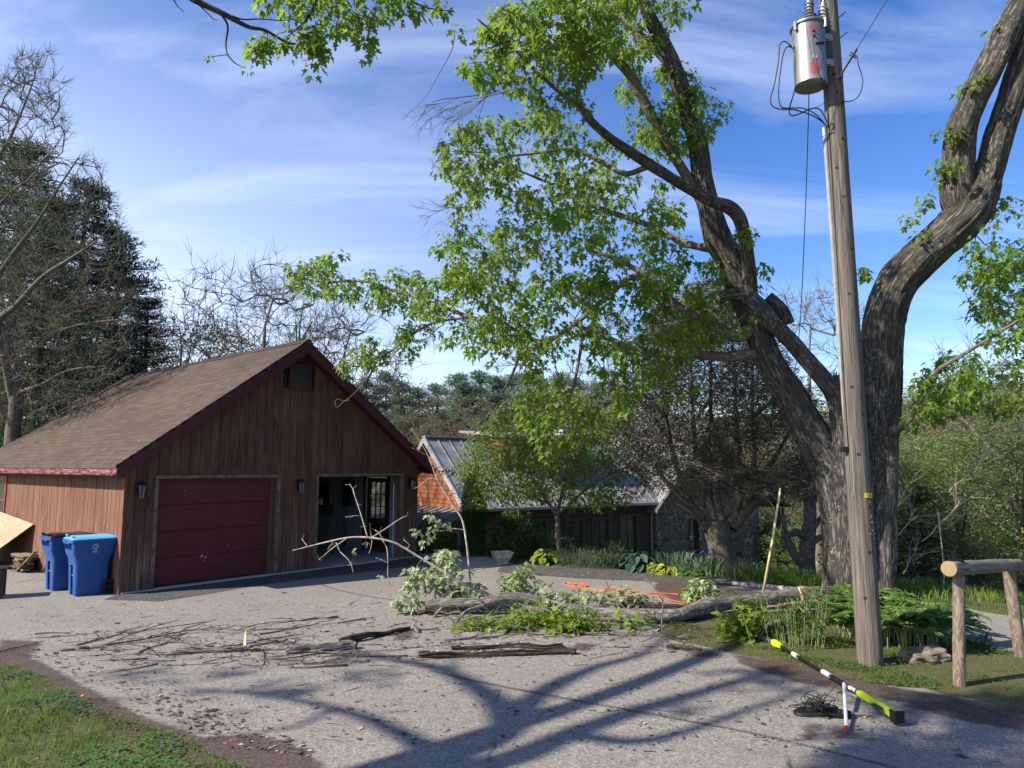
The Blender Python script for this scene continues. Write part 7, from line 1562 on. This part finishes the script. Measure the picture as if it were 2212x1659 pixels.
for k in range(9):
    q = at(982 + 4.6 * k + U(-2, 2), 1196 + U(-5, 4), 19.4 + U(-.2, .2)); flower('small orange, white or violet flower at the foot of the columnar evergreen', Vector((q.x, q.y, 0)), max(.1, q.z), 'fl_mix', 'little flowers at the foot of the evergreen', name='garden_flower')
# arching leafy patch behind the pole
mb = MB(); ms = MB(); n = 0
M['seal_leaf'] = leafmat('arching_green_leaf', (.045, .12, .02), (.12, .22, .03), (.26, .34, .12), .4, .4, .45)
reg = [G2(1790, 1340), G2(1800, 1355), G2(1830, 1392), G2(1900, 1400), G2(1990, 1405), G2(2060, 1398), G2(2055, 1372), G2(1960, 1345), G2(1880, 1322)]
xs = [p[0] for p in reg]; ys = [p[1] for p in reg]; Cc, Dd, Nn_, Ss = [], [], [], []; cnt = 0
while cnt < 300:
    x, y = U(min(xs), max(xs)), U(min(ys), max(ys))
    if not pip(x, y, reg): continue
    cnt += 1; h = U(.28, .47) * (1.12 if x < 5.8 else .92); an = rng.normal(-1.9, 1.1); d = Vector((math.cos(an), math.sin(an), 0)); P = [Vector((x, y, 0)), Vector((x, y, h * .5)) + d * .03, Vector((x, y, h * .85)) + d * .12, Vector((x, y, h)) + d * .28, Vector((x, y, h * .98)) + d * .45]
    Q = spline(P, .06); ms.tube(Q, np.linspace(.006, .003, len(Q)), 4); sd_ = Vector((-d.y, d.x, 0))
    for i_ in range(int(len(Q) * .42), len(Q)):
        for s_ in (-1, 1): Cc.append(Q[i_]); Dd.append(tuple(sd_ * s_ * .9 + d * .55 + Vector((0, 0, .12 + rng.normal(0, .12))))); Nn_.append((0, 0, 1)); Ss.append(U(.10, .17))
leaves(mb, np.array(Cc), np.array(Dd), np.array(Nn_, float) + rng.normal(0, .15, (len(Cc), 3)), np.array(Ss), [(0, 0), (.15, .22), (.2, .5), (.12, .8), (0, 1.)], .3, .25)
sp_ = thing('arching_plants', 'thick patch of arching leafy stems growing between pole and post', 'plants'); sp_['kind'] = 'stuff'; mb.build('leaf_mass', M['seal_leaf'], sp_); ms.build('stem_mass', plain('pale_green_stem', (.22, .26, .12), .6), sp_)
# upright narrow-leaved stems on the island
o = thing('upright_plant', 'clump of upright narrow leaved stems left of the pole', 'plant', gp(1718, 1392)); mb = MB(); ms = MB()
for k in range(46):
    x, y = rng.normal(0, .22), rng.normal(0, .16); h = U(.35, .68); tpv = Vector((x * 1.3, y * 1.3, h)); ms.tube([(x, y, 0), tuple(tpv)], [.004, .0025], 4); m_ = 12; u = rng.uniform(.25, 1, m_); C = np.array([Vector((x, y, 0)).lerp(tpv, a_) for a_ in u]); leaves(mb, C, rdir(m_) * [1, 1, .3] + [0, 0, .9], rdir(m_), rng.uniform(.07, .13, m_), HALF_LONG, .2, .2)
mb.build('foliage', M['green_leaf'], o); ms.build('stems', plain('straw_green_stem', (.20, .24, .09), .7), o)
swords('few long arching grass blades by the rock', gp(1958, 1424), .07, .42, 10, .005, 'grass', .7, 'grass_clump')
bushy('lone small weed growing right of the front post', gp(2125, 1400), .12, .12, .3, 9, 4, .06, (.07, .1), 'green_leaf', HALF_LONG, 'weed', 'plant', z0=.0)

# ================================================================ trees of the garden and beyond
def make_tree(name, lab, base, H, poly_fn, cat='tree', grp=None): pass
# small white flowering tree by the house
M['dog_leaf'] = leafmat('small_green_leaf', (.09, .17, .03), (.18, .28, .05), (.28, .36, .10), .5)
M['blossom'] = leafmat('cream_blossom', (.60, .62, .45), (.78, .78, .62), None, .4)
M['barkgrey'] = barkmat('grey_bark', (.07, .058, .048), (.20, .175, .15), 3, (.3, .3, .26), .6, .008)
def attree(name, lab, base, limbsL, att, leaf, lk=10, lrad=.15, lsize=(.05, .08), half=HALF_OVAL, bark='barkgrey', tip=.003, rmax=.05, sag=.05, wig=.1, droop=.3, cat='tree', grp=None, nt=18, extra=None, maxd=99, up=0., crown='crown', seg=.25):
    o = thing(name, lab, cat, base, 0, grp); B = Vector(base); G = Grow(); mb = MB()
    limbs(mb, G, [[tuple(Vector(p[:3]) - B) + (p[3],) for p in l] for l in limbsL], nt, .08, 16, .006)
    mb.build('trunk', M[bark], o, smooth=True, bark=True); nf_ = len(G.P)
    tt_ = G.grow([tuple(Vector(p) - B) for p in att], sag=sag, wig=wig, maxd=maxd, up=up, seg=seg); mb = MB(); G.mesh(mb, 4, True, tip, rmax)
    if extra: extra(mb, G, tt_, nf_)
    mb.build('branches', M[bark], o, smooth=True, bark=True)
    if leaf: mb = MB(); clump(mb, np.array([G.P[k] for k in tt_]), lk, lrad, lsize, half, droop); mb.build(crown, M[leaf] if isinstance(leaf, str) else leaf, o)
    return o, G, tt_
b0 = gp(1208, 1213); b0 = Vector((1.25, 18.6, -.05))
dgl = [tw([(1210, 1214, 18.6, .09), (1208, 1180, 18.6, .075), (1205, 1145, 18.6, .07), (1203, 1112, 18.6, .065)]), tw([(1203, 1112, 18.6, .05), (1180, 1080, 18.5, .04), (1150, 1030, 18.3, .03), (1110, 980, 18, .018)]), tw([(1203, 1112, 18.6, .05), (1215, 1060, 18.7, .04), (1225, 980, 18.8, .03), (1230, 900, 18.9, .015)]),
       tw([(1205, 1110, 18.6, .045), (1240, 1080, 18.5, .035), (1290, 1040, 18.4, .025), (1350, 1010, 18.4, .014)]), tw([(1190, 1090, 18.5, .03), (1130, 1065, 18, .022), (1050, 1040, 17.8, .012)])]
datt = cloud([(985, 1060), (1000, 970), (1060, 905), (1100, 850), (1200, 830), (1300, 870), (1370, 930), (1400, 1010), (1380, 1075), (1300, 1100), (1200, 1085), (1100, 1080), (1020, 1090)], 950, 16.9, 20.0, -.1)
o, G_, td = attree('flowering_tree', 'small spreading tree with tiny green leaves before the metal roof', b0, dgl, datt, 'dog_leaf', 20, .2, (.06, .11), tip=.0028, rmax=.03)
T = np.array([G_.P[k] for k in td]); W_ = np.array([p + b0 for p in T]); sel = (T[:, 2] > np.percentile(T[:, 2], 78)) & (T[:, 0] < .9); mb = MB(); clump(mb, T[sel] + [0, 0, .06], 4, .14, (.035, .055), HALF_OVAL, -.3); mb.build('blossoms', M['blossom'], o)
# twiggy brown conifer with many stems
M['larch_bark'] = barkmat('dark_scaly_bark', (.05, .04, .033), (.21, .18, .15), 2.4, None, .8, .015)
M['larch_twig'] = leafmat('brown_grey_twiglets', (.085, .075, .058), (.155, .135, .105), (.14, .15, .08), .3, .8, .1)
LL_thin = lambda L: [L[0]] + [[tuple(p[:3]) + (p[3] * (1 - .45 * min(1, k / 3)),) for k, p in enumerate(l)] for l in L[1:]]
lb = at(1562, 1250, 17.2); lb.z = -.25
def st(pts, Y0, Y1): n = len(pts); return tw([(x, y, Y0 + (Y1 - Y0) * k / (n - 1), r_) for k, (x, y, r_) in enumerate(pts)])
LL = [st([(1565, 1262, .36), (1562, 1225, .30), (1555, 1180, .29), (1550, 1150, .31), (1545, 1125, .28)], 17.2, 17.2),
      st([(1530, 1140, .16), (1505, 1105, .13), (1465, 1070, .11), (1435, 1035, .09), (1405, 990, .06), (1370, 950, .03)], 17.2, 16.6), st([(1535, 1130, .15), (1500, 1080, .12), (1470, 1030, .11), (1455, 980, .09), (1440, 900, .06), (1425, 820, .03)], 17.2, 17.0),
      st([(1545, 1130, .15), (1525, 1070, .12), (1510, 1010, .11), (1500, 940, .09), (1495, 850, .07), (1490, 740, .04), (1488, 650, .02)], 17.2, 17.4), st([(1555, 1130, .15), (1545, 1060, .13), (1540, 980, .11), (1535, 880, .09), (1535, 760, .06), (1530, 640, .03)], 17.2, 17.8),
      st([(1580, 1140, .17), (1610, 1105, .14), (1625, 1050, .12), (1630, 980, .11), (1625, 900, .09), (1625, 800, .06), (1622, 700, .03)], 17.2, 17.4), st([(1575, 1140, .15), (1595, 1080, .12), (1595, 1000, .11), (1590, 900, .09), (1585, 780, .06), (1580, 670, .03)], 17.2, 18.0),
      st([(1605, 1110, .12), (1640, 1080, .09), (1680, 1065, .07), (1730, 1050, .05), (1780, 1042, .03)], 17.2, 16.6), st([(1625, 1050, .10), (1660, 1010, .08), (1690, 960, .06), (1720, 900, .04)], 17.2, 17.0), st([(1520, 1120, .08), (1480, 1100, .06), (1450, 1085, .04), (1430, 1080, .02)], 17.0, 16.6),
      st([(1440, 900, .06), (1400, 860, .05), (1360, 840, .03), (1310, 830, .015)], 17, 16.4), st([(1625, 900, .06), (1680, 860, .05), (1720, 840, .03)], 17.3, 17)]
latt = cloud([(1330, 900), (1360, 800), (1400, 700), (1450, 640), (1500, 610), (1580, 620), (1640, 680), (1700, 780), (1760, 860), (1790, 960), (1780, 1060), (1700, 1080), (1620, 1060), (1500, 1050), (1420, 1060), (1370, 1020), (1340, 960)], 1050, 15.4, 19.8, -.02)
LT = MB()
def ltw(mb, G, tt, nf):
    for k in tt:
        p = Vector(G.P[k]); pa = Vector(G.P[G.par[k]]); d = (p - pa); d.z *= .4
        for _ in range(8): dd = (d.normalized() + Vector(rng.normal(0, .75, 3)) * Vector((1, 1, .5))).normalized(); q = p + Vector(rng.normal(0, .05, 3)); LT.tube([q, q + dd * .18, q + dd * U(.3, .5) + Vector((0, 0, U(-.05, .03)))], [.006, .0045, .0025], 3, caps=False)
lo_, _g, _t = attree('multi_stemmed_conifer', 'dark twiggy many stemmed conifer rising in front of the stone wing', lb, LL_thin(LL), latt, 'larch_twig', 34, .32, (.06, .14), [(0, 0), (.12, .2), (.14, .5), (.08, .85), (0, 1.)], 'larch_bark', .0035, .05, sag=-.03, wig=.12, droop=.0, extra=ltw, crown='twig_foliage', nt=26); LT.build('fine_twigs', plain('grey_brown_twiglets', (.15, .14, .11), .9, var=.3, sc=6), lo_)
# cut old trunk with stubs right of the porch
cb_ = at(1742, 1262, 19.); cb_.z = hz(cb_.x, cb_.y)
cl_ = [st([(1745, 1285, .26), (1745, 1240, .22), (1743, 1200, .20), (1745, 1160, .20), (1750, 1120, .17), (1748, 1060, .16), (1745, 980, .15), (1742, 900, .12)], 19, 19), st([(1738, 1225, .13), (1715, 1195, .12), (1700, 1165, .10), (1692, 1130, .07), (1690, 1095, .03)], 19, 18.8),
       st([(1748, 1165, .10), (1725, 1150, .10), (1705, 1155, .07), (1690, 1160, .04)], 18.9, 18.5), st([(1750, 1175, .09), (1775, 1160, .08), (1800, 1158, .06)], 18.9, 18.6), st([(1750, 1150, .08), (1765, 1130, .07), (1772, 1118, .05)], 18.9, 18.7)]
attree('old_stub_tree', 'old grey tree with sawn stubs between porch and big trunk', cb_, cl_, cloud([(1640, 1000), (1700, 860), (1800, 860), (1820, 1000), (1760, 1080)], 60, 18, 20.5), None, bark='barkgrey', nt=24)
# ---- prototypes for the trees farther off
def pine_mesh(H=14., W_=3.6, whorls=26, per=7, seed=1, mat='pine_leaf', size=(.16, .30), bare=.12, top_pow=.8):
    o = bpy.data.objects.new('pine_tree', None); COL.objects.link(o); mb = MB(); lf = MB(); mb.tube([(0, 0, -.5), (0, 0, H * .5), (0, 0, H)], [H * .018, H * .011, .02], 8); C = []
    for w in range(whorls):
        u = bare + (1 - bare) * (w + U(-.3, .3)) / whorls; z = H * u; rl = W_ * ((1 - u) ** top_pow) * U(.8, 1.1) + .25
        for q in range(per):
            a_ = U(0, 6.283); l = rl * U(.65, 1.15); d = Vector((math.cos(a_), math.sin(a_), 0)); P = [Vector((0, 0, z)), Vector((0, 0, z)) + d * l * .5 + Vector((0, 0, -.02 * l)), Vector((0, 0, z)) + d * l + Vector((0, 0, .14 * l))]; mb.tube(P, [.05, .03, .01], 4, caps=False)
            m = int(4 + l * 3.2)
            for s_ in range(m): v = U(.3, 1.); p = P[0].lerp(P[2], v) + Vector((U(-.22, .22), U(-.22, .22), U(-.08, .16))) * (.5 + l * .3); C.append(tuple(p))
    clump(lf, np.array(C), 11, .26, size, HALF_LONG, -.35, fold=.1)
    mb.build('trunk', M['twig'], o); lf.build('crown', M[mat], o); return o
M['pine_leaf'] = leafmat('pine_needles', (.03, .07, .03), (.07, .12, .05), (.10, .16, .07), .35, .6, .2)
M['pine_dark'] = leafmat('dark_pine_needles', (.05, .09, .055), (.09, .14, .08), (.13, .18, .10), .4, .6, .2)
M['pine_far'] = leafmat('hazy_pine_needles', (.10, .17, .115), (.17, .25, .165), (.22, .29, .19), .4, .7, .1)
def place(proto, used, name, lab, cat, loc, H, rz_, grp, wsc=1.):
    o = proto if not used[0] else copy_tree(proto); used[0] = True; s_ = H / proto_h[proto.name if not '.' in proto.name else proto.name]; o.name = name
    o.location = loc; o.rotation_euler = (0, 0, rz_); o.scale = (s_ * wsc, s_ * wsc, s_); tag(o, lab, cat, grp); return o
class Proto:
    def __init__(s, o, H): s.o = o; s.H = H; s.first = True
    def put(s, x, ytop, Y, lab, grp=None, wsc=1., name=None, cat='tree', zb=None, rz_=None):
        tp = at(x, ytop, Y); g = hz(tp.x, Y) if zb is None else zb; h = tp.z - g
        o = s.o if s.first else copy_tree(s.o); s.first = False; k = h / s.H; o.location = (tp.x, Y, g); o.scale = (k * wsc, k * wsc, k); o.rotation_euler = (0, 0, U(0, 6.28) if rz_ is None else rz_)
        if name: o.name = name
        tag(o, lab, cat, grp); return o
PB = Proto(pine_mesh(17, 4.4, 30, 8, mat='pine_dark', size=(.16, .34), bare=.06, top_pow=.62), 17)
PB.put(60, 300, 31, 'tallest dark pine at the left edge behind the bare tree', name='pine_tree', wsc=1.15); PB.put(190, 385, 32, 'second dark pine, sloping side, just right of the tallest', name='pine_tree', wsc=1.1); PB.put(-90, 330, 30, 'dark pine cut by the left edge of the view', name='pine_tree', wsc=1.1)
PB.put(262, 500, 33, 'third dark pine, midway down the dark slope of pines', name='pine_tree', wsc=1.2); PB.put(322, 640, 34, 'lowest dark pine at the right end above the garage ridge', name='pine_tree', wsc=1.3); PB.put(110, 420, 27, 'nearer dark pine low behind the garage roof', name='pine_tree', wsc=1.1)
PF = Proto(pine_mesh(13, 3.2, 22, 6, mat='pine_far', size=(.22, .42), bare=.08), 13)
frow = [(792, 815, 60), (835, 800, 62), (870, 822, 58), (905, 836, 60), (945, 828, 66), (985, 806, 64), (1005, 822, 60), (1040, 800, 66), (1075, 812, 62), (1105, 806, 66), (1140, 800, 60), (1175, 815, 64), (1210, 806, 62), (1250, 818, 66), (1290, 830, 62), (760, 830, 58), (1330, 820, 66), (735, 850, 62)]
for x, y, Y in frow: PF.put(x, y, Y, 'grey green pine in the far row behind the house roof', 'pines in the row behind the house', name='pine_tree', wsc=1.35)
# broadleaf prototypes
def broad(H, W_, n, mat, size, seedk, k=10, rad=.5, bark='barkgrey', base=.25, half=HALF_OVAL, nl=6, name='broadleaf_tree', tip=.006, bare=False, zq=.5, rough=.35):
    o = bpy.data.objects.new(name, None); COL.objects.link(o); G = Grow(); mb = MB(); tk_ = [(0, 0, -.4, H * .024), (.1, 0, H * .2, H * .018), (0, .1, H * .45, H * .012), (.05, 0, H * .75, H * .005)]; G.limb(tk_, .4); Q = spline(tk_, .3); mb.tube(Q[:, :3], Q[:, 3], 10)
    for q in range(nl):
        a_ = q * 6.283 / nl + U(-.3, .3); z0 = H * U(.22, .5); L_ = W_ * U(.5, .8); l = [(0, 0, z0, H * .009), (math.cos(a_) * L_ * .5, math.sin(a_) * L_ * .5, z0 + L_ * .45, H * .006), (math.cos(a_) * L_, math.sin(a_) * L_, z0 + L_ * 1.0, H * .003)]; G.limb(l, .4); Qq = spline(l, .3); mb.tube(Qq[:, :3], Qq[:, 3], 7)
    att = []
    while len(att) < n:
        d = rdir(1)[0]; u = U(.3, 1.) ** .45; p = np.array([d[0] * W_ * u, d[1] * W_ * u, H * (base + (1 - base) * (.5 + .5 * d[2] * u))]); nb = mnoise.noise(Vector(p * rough) + Vector((seedk * 7.3, 0, 0)))
        if nb > -.12 + U(-.2, .2): att.append(tuple(p * (1 + .12 * nb)))
    tt = G.grow(att, sag=-.02, wig=.05, seg=.5); G.mesh(mb, 4, True, tip, .08)
    if bare:
        for kk in tt:
            p = Vector(G.P[kk]); d = (p - Vector(G.P[G.par[kk]])).normalized()
            for _ in range(4): dd = (d + Vector(rng.normal(0, .55, 3)) + Vector((0, 0, .2))).normalized(); l = U(.25, .7); mb.tube([p, p + dd * l * .5, p + dd * l + Vector((0, 0, .05))], [tip * .9, tip * .6, tip * .35], 3, caps=False)
    mb.build('trunk', M[bark], o, smooth=True, bark=True)
    if mat: lf = MB(); clump(lf, np.array([G.P[q] for q in tt]), k, rad, size, half, .1); lf.build('crown', M[mat], o)
    return o
M['olive_leaf'] = leafmat('olive_leaf', (.12, .145, .06), (.22, .235, .10), (.28, .26, .13), .4, .7, .1)
M['brown_bud'] = leafmat('brown_spring_buds', (.14, .11, .065), (.24, .195, .11), (.27, .24, .13), .4, .8, .1)
M['spring_leaf'] = leafmat('spring_green_leaf', (.10, .19, .05), (.19, .29, .085), (.26, .35, .12), .4, .6, .2)
M['bank_leaf'] = leafmat('deep_green_leaf', (.08, .165, .035), (.17, .28, .06), (.27, .37, .09), .55, .5, .3)
M['pink_bud'] = leafmat('pinkish_bracts', (.20, .13, .10), (.36, .24, .20), None, .4)
B1 = Proto(broad(9, 3.6, 420, 'brown_bud', (.06, .12), 1, 12, .3), 9); B2 = Proto(broad(9, 3.6, 460, 'spring_leaf', (.10, .17), 2, 13, .38), 9); B3 = Proto(broad(9, 3.4, 460, 'olive_leaf', (.10, .17), 3, 12, .38), 9); B4 = Proto(broad(6, 3.4, 430, 'bank_leaf', (.09, .17), 4, 15, .30, base=.12, rough=.7), 6)
B1.put(955, 858, 42, 'brown budded tree right behind the garage roof edge', name='budding_tree'); B1.put(1010, 848, 46, 'taller brown budded tree beside the far pines', name='budding_tree'); B1.put(900, 890, 38, 'low brown budded tree against the garage rake', name='budding_tree'); B1.put(1080, 880, 40, 'brown tree behind the house ridge', name='budding_tree')
B2.put(1105, 905, 36, 'yellow green tree just above the metal roof ridge', name='budding_tree', wsc=1.1); B2.put(470, 690, 36, 'light green leafy tree behind the garage ridge', name='leafy_tree', wsc=.9)
for k, (x, y, Y) in enumerate(((1330, 905, 44), (1420, 880, 42), (1500, 900, 40), (1590, 890, 44), (1680, 905, 40), (1760, 930, 36))): (B3 if k % 2 else B1).put(x, y, Y, 'hazy olive tree behind the twiggy conifer', 'trees beyond the conifer', name='wood_tree', wsc=1.2)
for k, (x, y, Y) in enumerate(((1650, 1080, 30), (1700, 1060, 32), (1770, 1090, 28), (1660, 1120, 29), (1800, 1060, 33), (1720, 1130, 27))): (B2 if k % 2 else B3).put(x, y, Y, 'green undergrowth tree behind the porch', 'low trees behind the porch', name='low_tree', wsc=1.6)
# wooded bank on the right
rows = []
for (Y, y0, xs_) in ((78, 812, range(1900, 2420, 34)), (64, 842, range(1880, 2400, 46)), (50, 885, range(1900, 2400, 56)), (40, 930, range(1900, 2400, 70))):
    for x in xs_: rows.append((x + U(-14, 14), y0 + U(-16, 20) + (x < 1990) * 6, Y + U(-4, 4)))
for k, (x, y, Y) in enumerate(rows):
    pr_ = (B3, B1, B2, B3)[k % 4]; pr_.put(x, y, Y, {B3: 'olive leaved tree on the wooded bank right of the big trunk', B1: 'brown budded tree on the wooded bank right of the big trunk', B2: 'fresh green tree on the wooded bank right of the big trunk'}[pr_], 'trees on the wooded bank at right', name='bank_tree', wsc=U(1., 1.5))
B4.put(2060, 945, 19, 'dense green broad tree overhanging the lower drive, right of the trunk', name='spreading_tree', wsc=1.12, zb=-1.0); B4.put(2190, 930, 17.5, 'dense green tree cut by the right edge of the view', name='spreading_tree', wsc=1.1, zb=-1.); B4.put(2300, 960, 20, 'outermost green tree beyond the right edge', name='spreading_tree', wsc=1.2, zb=-1.)
for k, (x, y, Y) in enumerate(((1965, 1190, 19), (2150, 1215, 17), (2215, 1200, 18), (1955, 1130, 22))): B4.put(x, y, Y, 'low green bush on the bank under the spreading trees', 'bushes on the bank below the drive', name='bank_bush', cat='bush', wsc=2., zb=None)
PS = Proto(pine_mesh(4, 1.6, 14, 7, mat='pine_dark', size=(.10, .2), bare=.02), 4); PS.put(2112, 1215, 15.4, 'small dark spruce seen through the log rail', name='spruce_tree', wsc=1.3)
HEM = Proto(pine_mesh(6, 1.8, 16, 5, mat='pine_leaf', size=(.10, .2), bare=.12), 6); HEM.put(1985, 1050, 18, 'thin green hemlock with bare lower trunk beside the big trunk', name='hemlock_tree', wsc=1.2); HEM.put(1930, 1090, 20, 'second hemlock half hidden by the big trunk', name='hemlock_tree', wsc=1.2)
bi = at(2040, 1290, 17); bi.z = hz(bi.x, 17)
M['birch'] = plain('white_birch_bark', (.62, .60, .55), .7, var=.2, sc=12)
o = thing('birch_tree', 'slim white birch trunk leaning left on the right bank', 'tree', bi); L_ = [at(x, y, 17) - bi for x, y in ((2050, 1290), (2038, 1220), (2030, 1140), (2026, 1105))]; Qb = spline([(0, 0, 0)] + L_[1:], .2); MB().tube(Qb, np.linspace(.026, .008, len(Qb)), 8).build('trunk', M['birch'], o, smooth=True)
mb = MB()
for x0, y0, x1, y1 in ((1935, 1160, 1990, 1090), (1930, 1110, 1960, 1050), (1990, 1170, 2090, 1100), (2050, 1060, 2120, 990), (1950, 1240, 2000, 1190)): a_ = at(x0, y0, 16.6) - bi; b2 = at(x1, y1, 16.8) - bi; spray(mb, a_, b2 - a_, (b2 - a_).length, 2, .011, .4, 5, 5)
mb.build('branches', M['pale_twig'], o)
bushy('pinkish flowering brush between the log rail and the bank', at(2110, 1200, 17) - Vector((0, 0, .8)), 1.5, 1., 1.3, 150, 5, .2, (.04, .07), 'pink_bud', name='pink_brush')
# ---- bare trees
BT = Proto(broad(9, 3.4, 520, None, (.1, .2), 5, bark='barkgrey', base=.25, nl=7, name='bare_tree', tip=.009, bare=True, rough=.6), 9)
BT.put(575, 560, 27, 'bare twiggy tree directly behind the garage ridge', name='bare_tree', zb=0, wsc=1.0); BT.put(745, 640, 28, 'bare tree right of the garage peak behind maple leaves', name='bare_tree', zb=0, wsc=1.0); BT.put(400, 640, 33, 'thin bare tree left of the light green one', name='bare_tree', zb=0, wsc=.8); BT.put(650, 580, 31, 'bare tree between the two over the garage peak', name='bare_tree', zb=0, wsc=.8)
BT.put(1740, 610, 24, 'thin bare tree seen in the fork of the big trunk', name='bare_tree', zb=-1, wsc=.8); BT.put(2215, 610, 26, 'bare tree top at the right edge behind the leaves', name='bare_tree', wsc=.8); BT.put(1430, 640, 30, 'bare tree top behind the twiggy conifer', name='bare_tree', wsc=1.); BT.put(1290, 800, 32, 'bare scrubby tree behind the house roof', name='bare_tree', wsc=1.2)
# big bare tree at the left edge
tb0 = at(20, 960, 21); tb0 = Vector((tb0.x, 21, 0))
BL = [tw([(28, 1010, 21, .24), (28, 930, 21, .2), (35, 860, 21, .18), (25, 790, 21, .17), (5, 720, 21, .16), (-30, 640, 21, .14), (-40, 500, 21, .1), (-20, 380, 21, .07), (30, 280, 21, .04), (70, 180, 21, .02), (80, 130, 21, .012)]),
      tw([(30, 880, 21, .1), (10, 780, 20.6, .1), (-5, 700, 20, .1), (35, 660, 19.6, .08), (90, 600, 19.4, .06), (150, 560, 19.2, .04), (210, 520, 19, .02)]), tw([(25, 800, 21, .1), (70, 760, 20.4, .07), (120, 720, 20, .05), (180, 700, 19.6, .03), (260, 690, 19.4, .02)]),
      tw([(-30, 640, 21, .1), (20, 560, 20.6, .07), (80, 480, 20.4, .05), (130, 400, 20.2, .03), (170, 340, 20, .02)]), tw([(-40, 500, 21, .08), (10, 430, 21, .05), (60, 390, 21, .03), (130, 350, 21, .02)]), tw([(35, 850, 21, .07), (90, 830, 20.5, .05), (150, 800, 20.2, .03), (230, 790, 20, .02)]), tw([(0, 740, 21, .06), (60, 640, 21.4, .05), (100, 560, 21.6, .03), (190, 470, 21.6, .018)])]
batt = cloud([(-120, 300), (-20, 200), (40, 120), (110, 110), (145, 200), (140, 330), (215, 350), (240, 410), (270, 500), (285, 600), (300, 700), (290, 780), (240, 850), (150, 900), (40, 930), (-120, 900)], 1500, 18.8, 23.4, -.05)
M['bud'] = leafmat('yellow_green_buds', (.14, .16, .04), (.26, .26, .08), None, .4)
def btw(mb, G, tt, nf):
    for k in tt:
        p = Vector(G.P[k]); d = (p - Vector(G.P[G.par[k]])).normalized()
        for _ in range(6): dd = (d + Vector(rng.normal(0, .55, 3)) + Vector((0, 0, .2))).normalized(); l = U(.2, .5); mb.tube([p, p + dd * l * .5, p + dd * l + Vector((0, 0, .04))], [.007, .005, .003], 3, caps=False)
M['bare_bark'] = barkmat('pale_bare_bark', (.06, .052, .042), (.18, .158, .13), 2.4, None, .5, .008)
attree('budding_bare_tree', 'large bare tree with tiny yellow buds in front of the left pines', tb0, BL, batt, 'bud', 3, .25, (.025, .05), HALF_OVAL, 'bare_bark', .009, .06, sag=-.03, wig=.07, extra=btw, crown='buds', nt=16)
# labels that count along a row, so that each one points to one tree
ORD = 'first second third fourth fifth sixth seventh eighth ninth tenth eleventh twelfth thirteenth fourteenth fifteenth sixteenth seventeenth eighteenth'.split()
for grp, fmt in (('pines in the row behind the house', 'grey green pine, %s from left in the far row behind the house'), ('trees beyond the conifer', 'hazy olive tree, %s from left behind the twiggy conifer'),
                 ('low trees behind the porch', 'green undergrowth tree, %s from left behind the porch'), ('bushes on the bank below the drive', 'low green bush, %s from left under the spreading trees on the bank')):
    L_ = sorted([o for o in bpy.data.objects if o.get('group') == grp], key=lambda o: o.location.x / o.location.y)
    for k, o in enumerate(L_): o['label'] = fmt % ORD[k]
for mname, words in (('olive leaved', 'olive leaved'), ('brown budded', 'brown budded'), ('fresh green', 'fresh green')):
    L_ = sorted([o for o in bpy.data.objects if o.get('group') == 'trees on the wooded bank at right' and o['label'].startswith(mname)], key=lambda o: o.location.y)
    n3 = len(L_)
    for k, o in enumerate(L_):
        dist_ = 'nearest rank' if o.location.y < 45 else ('second rank' if o.location.y < 57 else ('third rank' if o.location.y < 71 else 'skyline rank'))
        o['label'] = words + ' tree in the ' + dist_ + ' of the wooded bank right of the trunk'
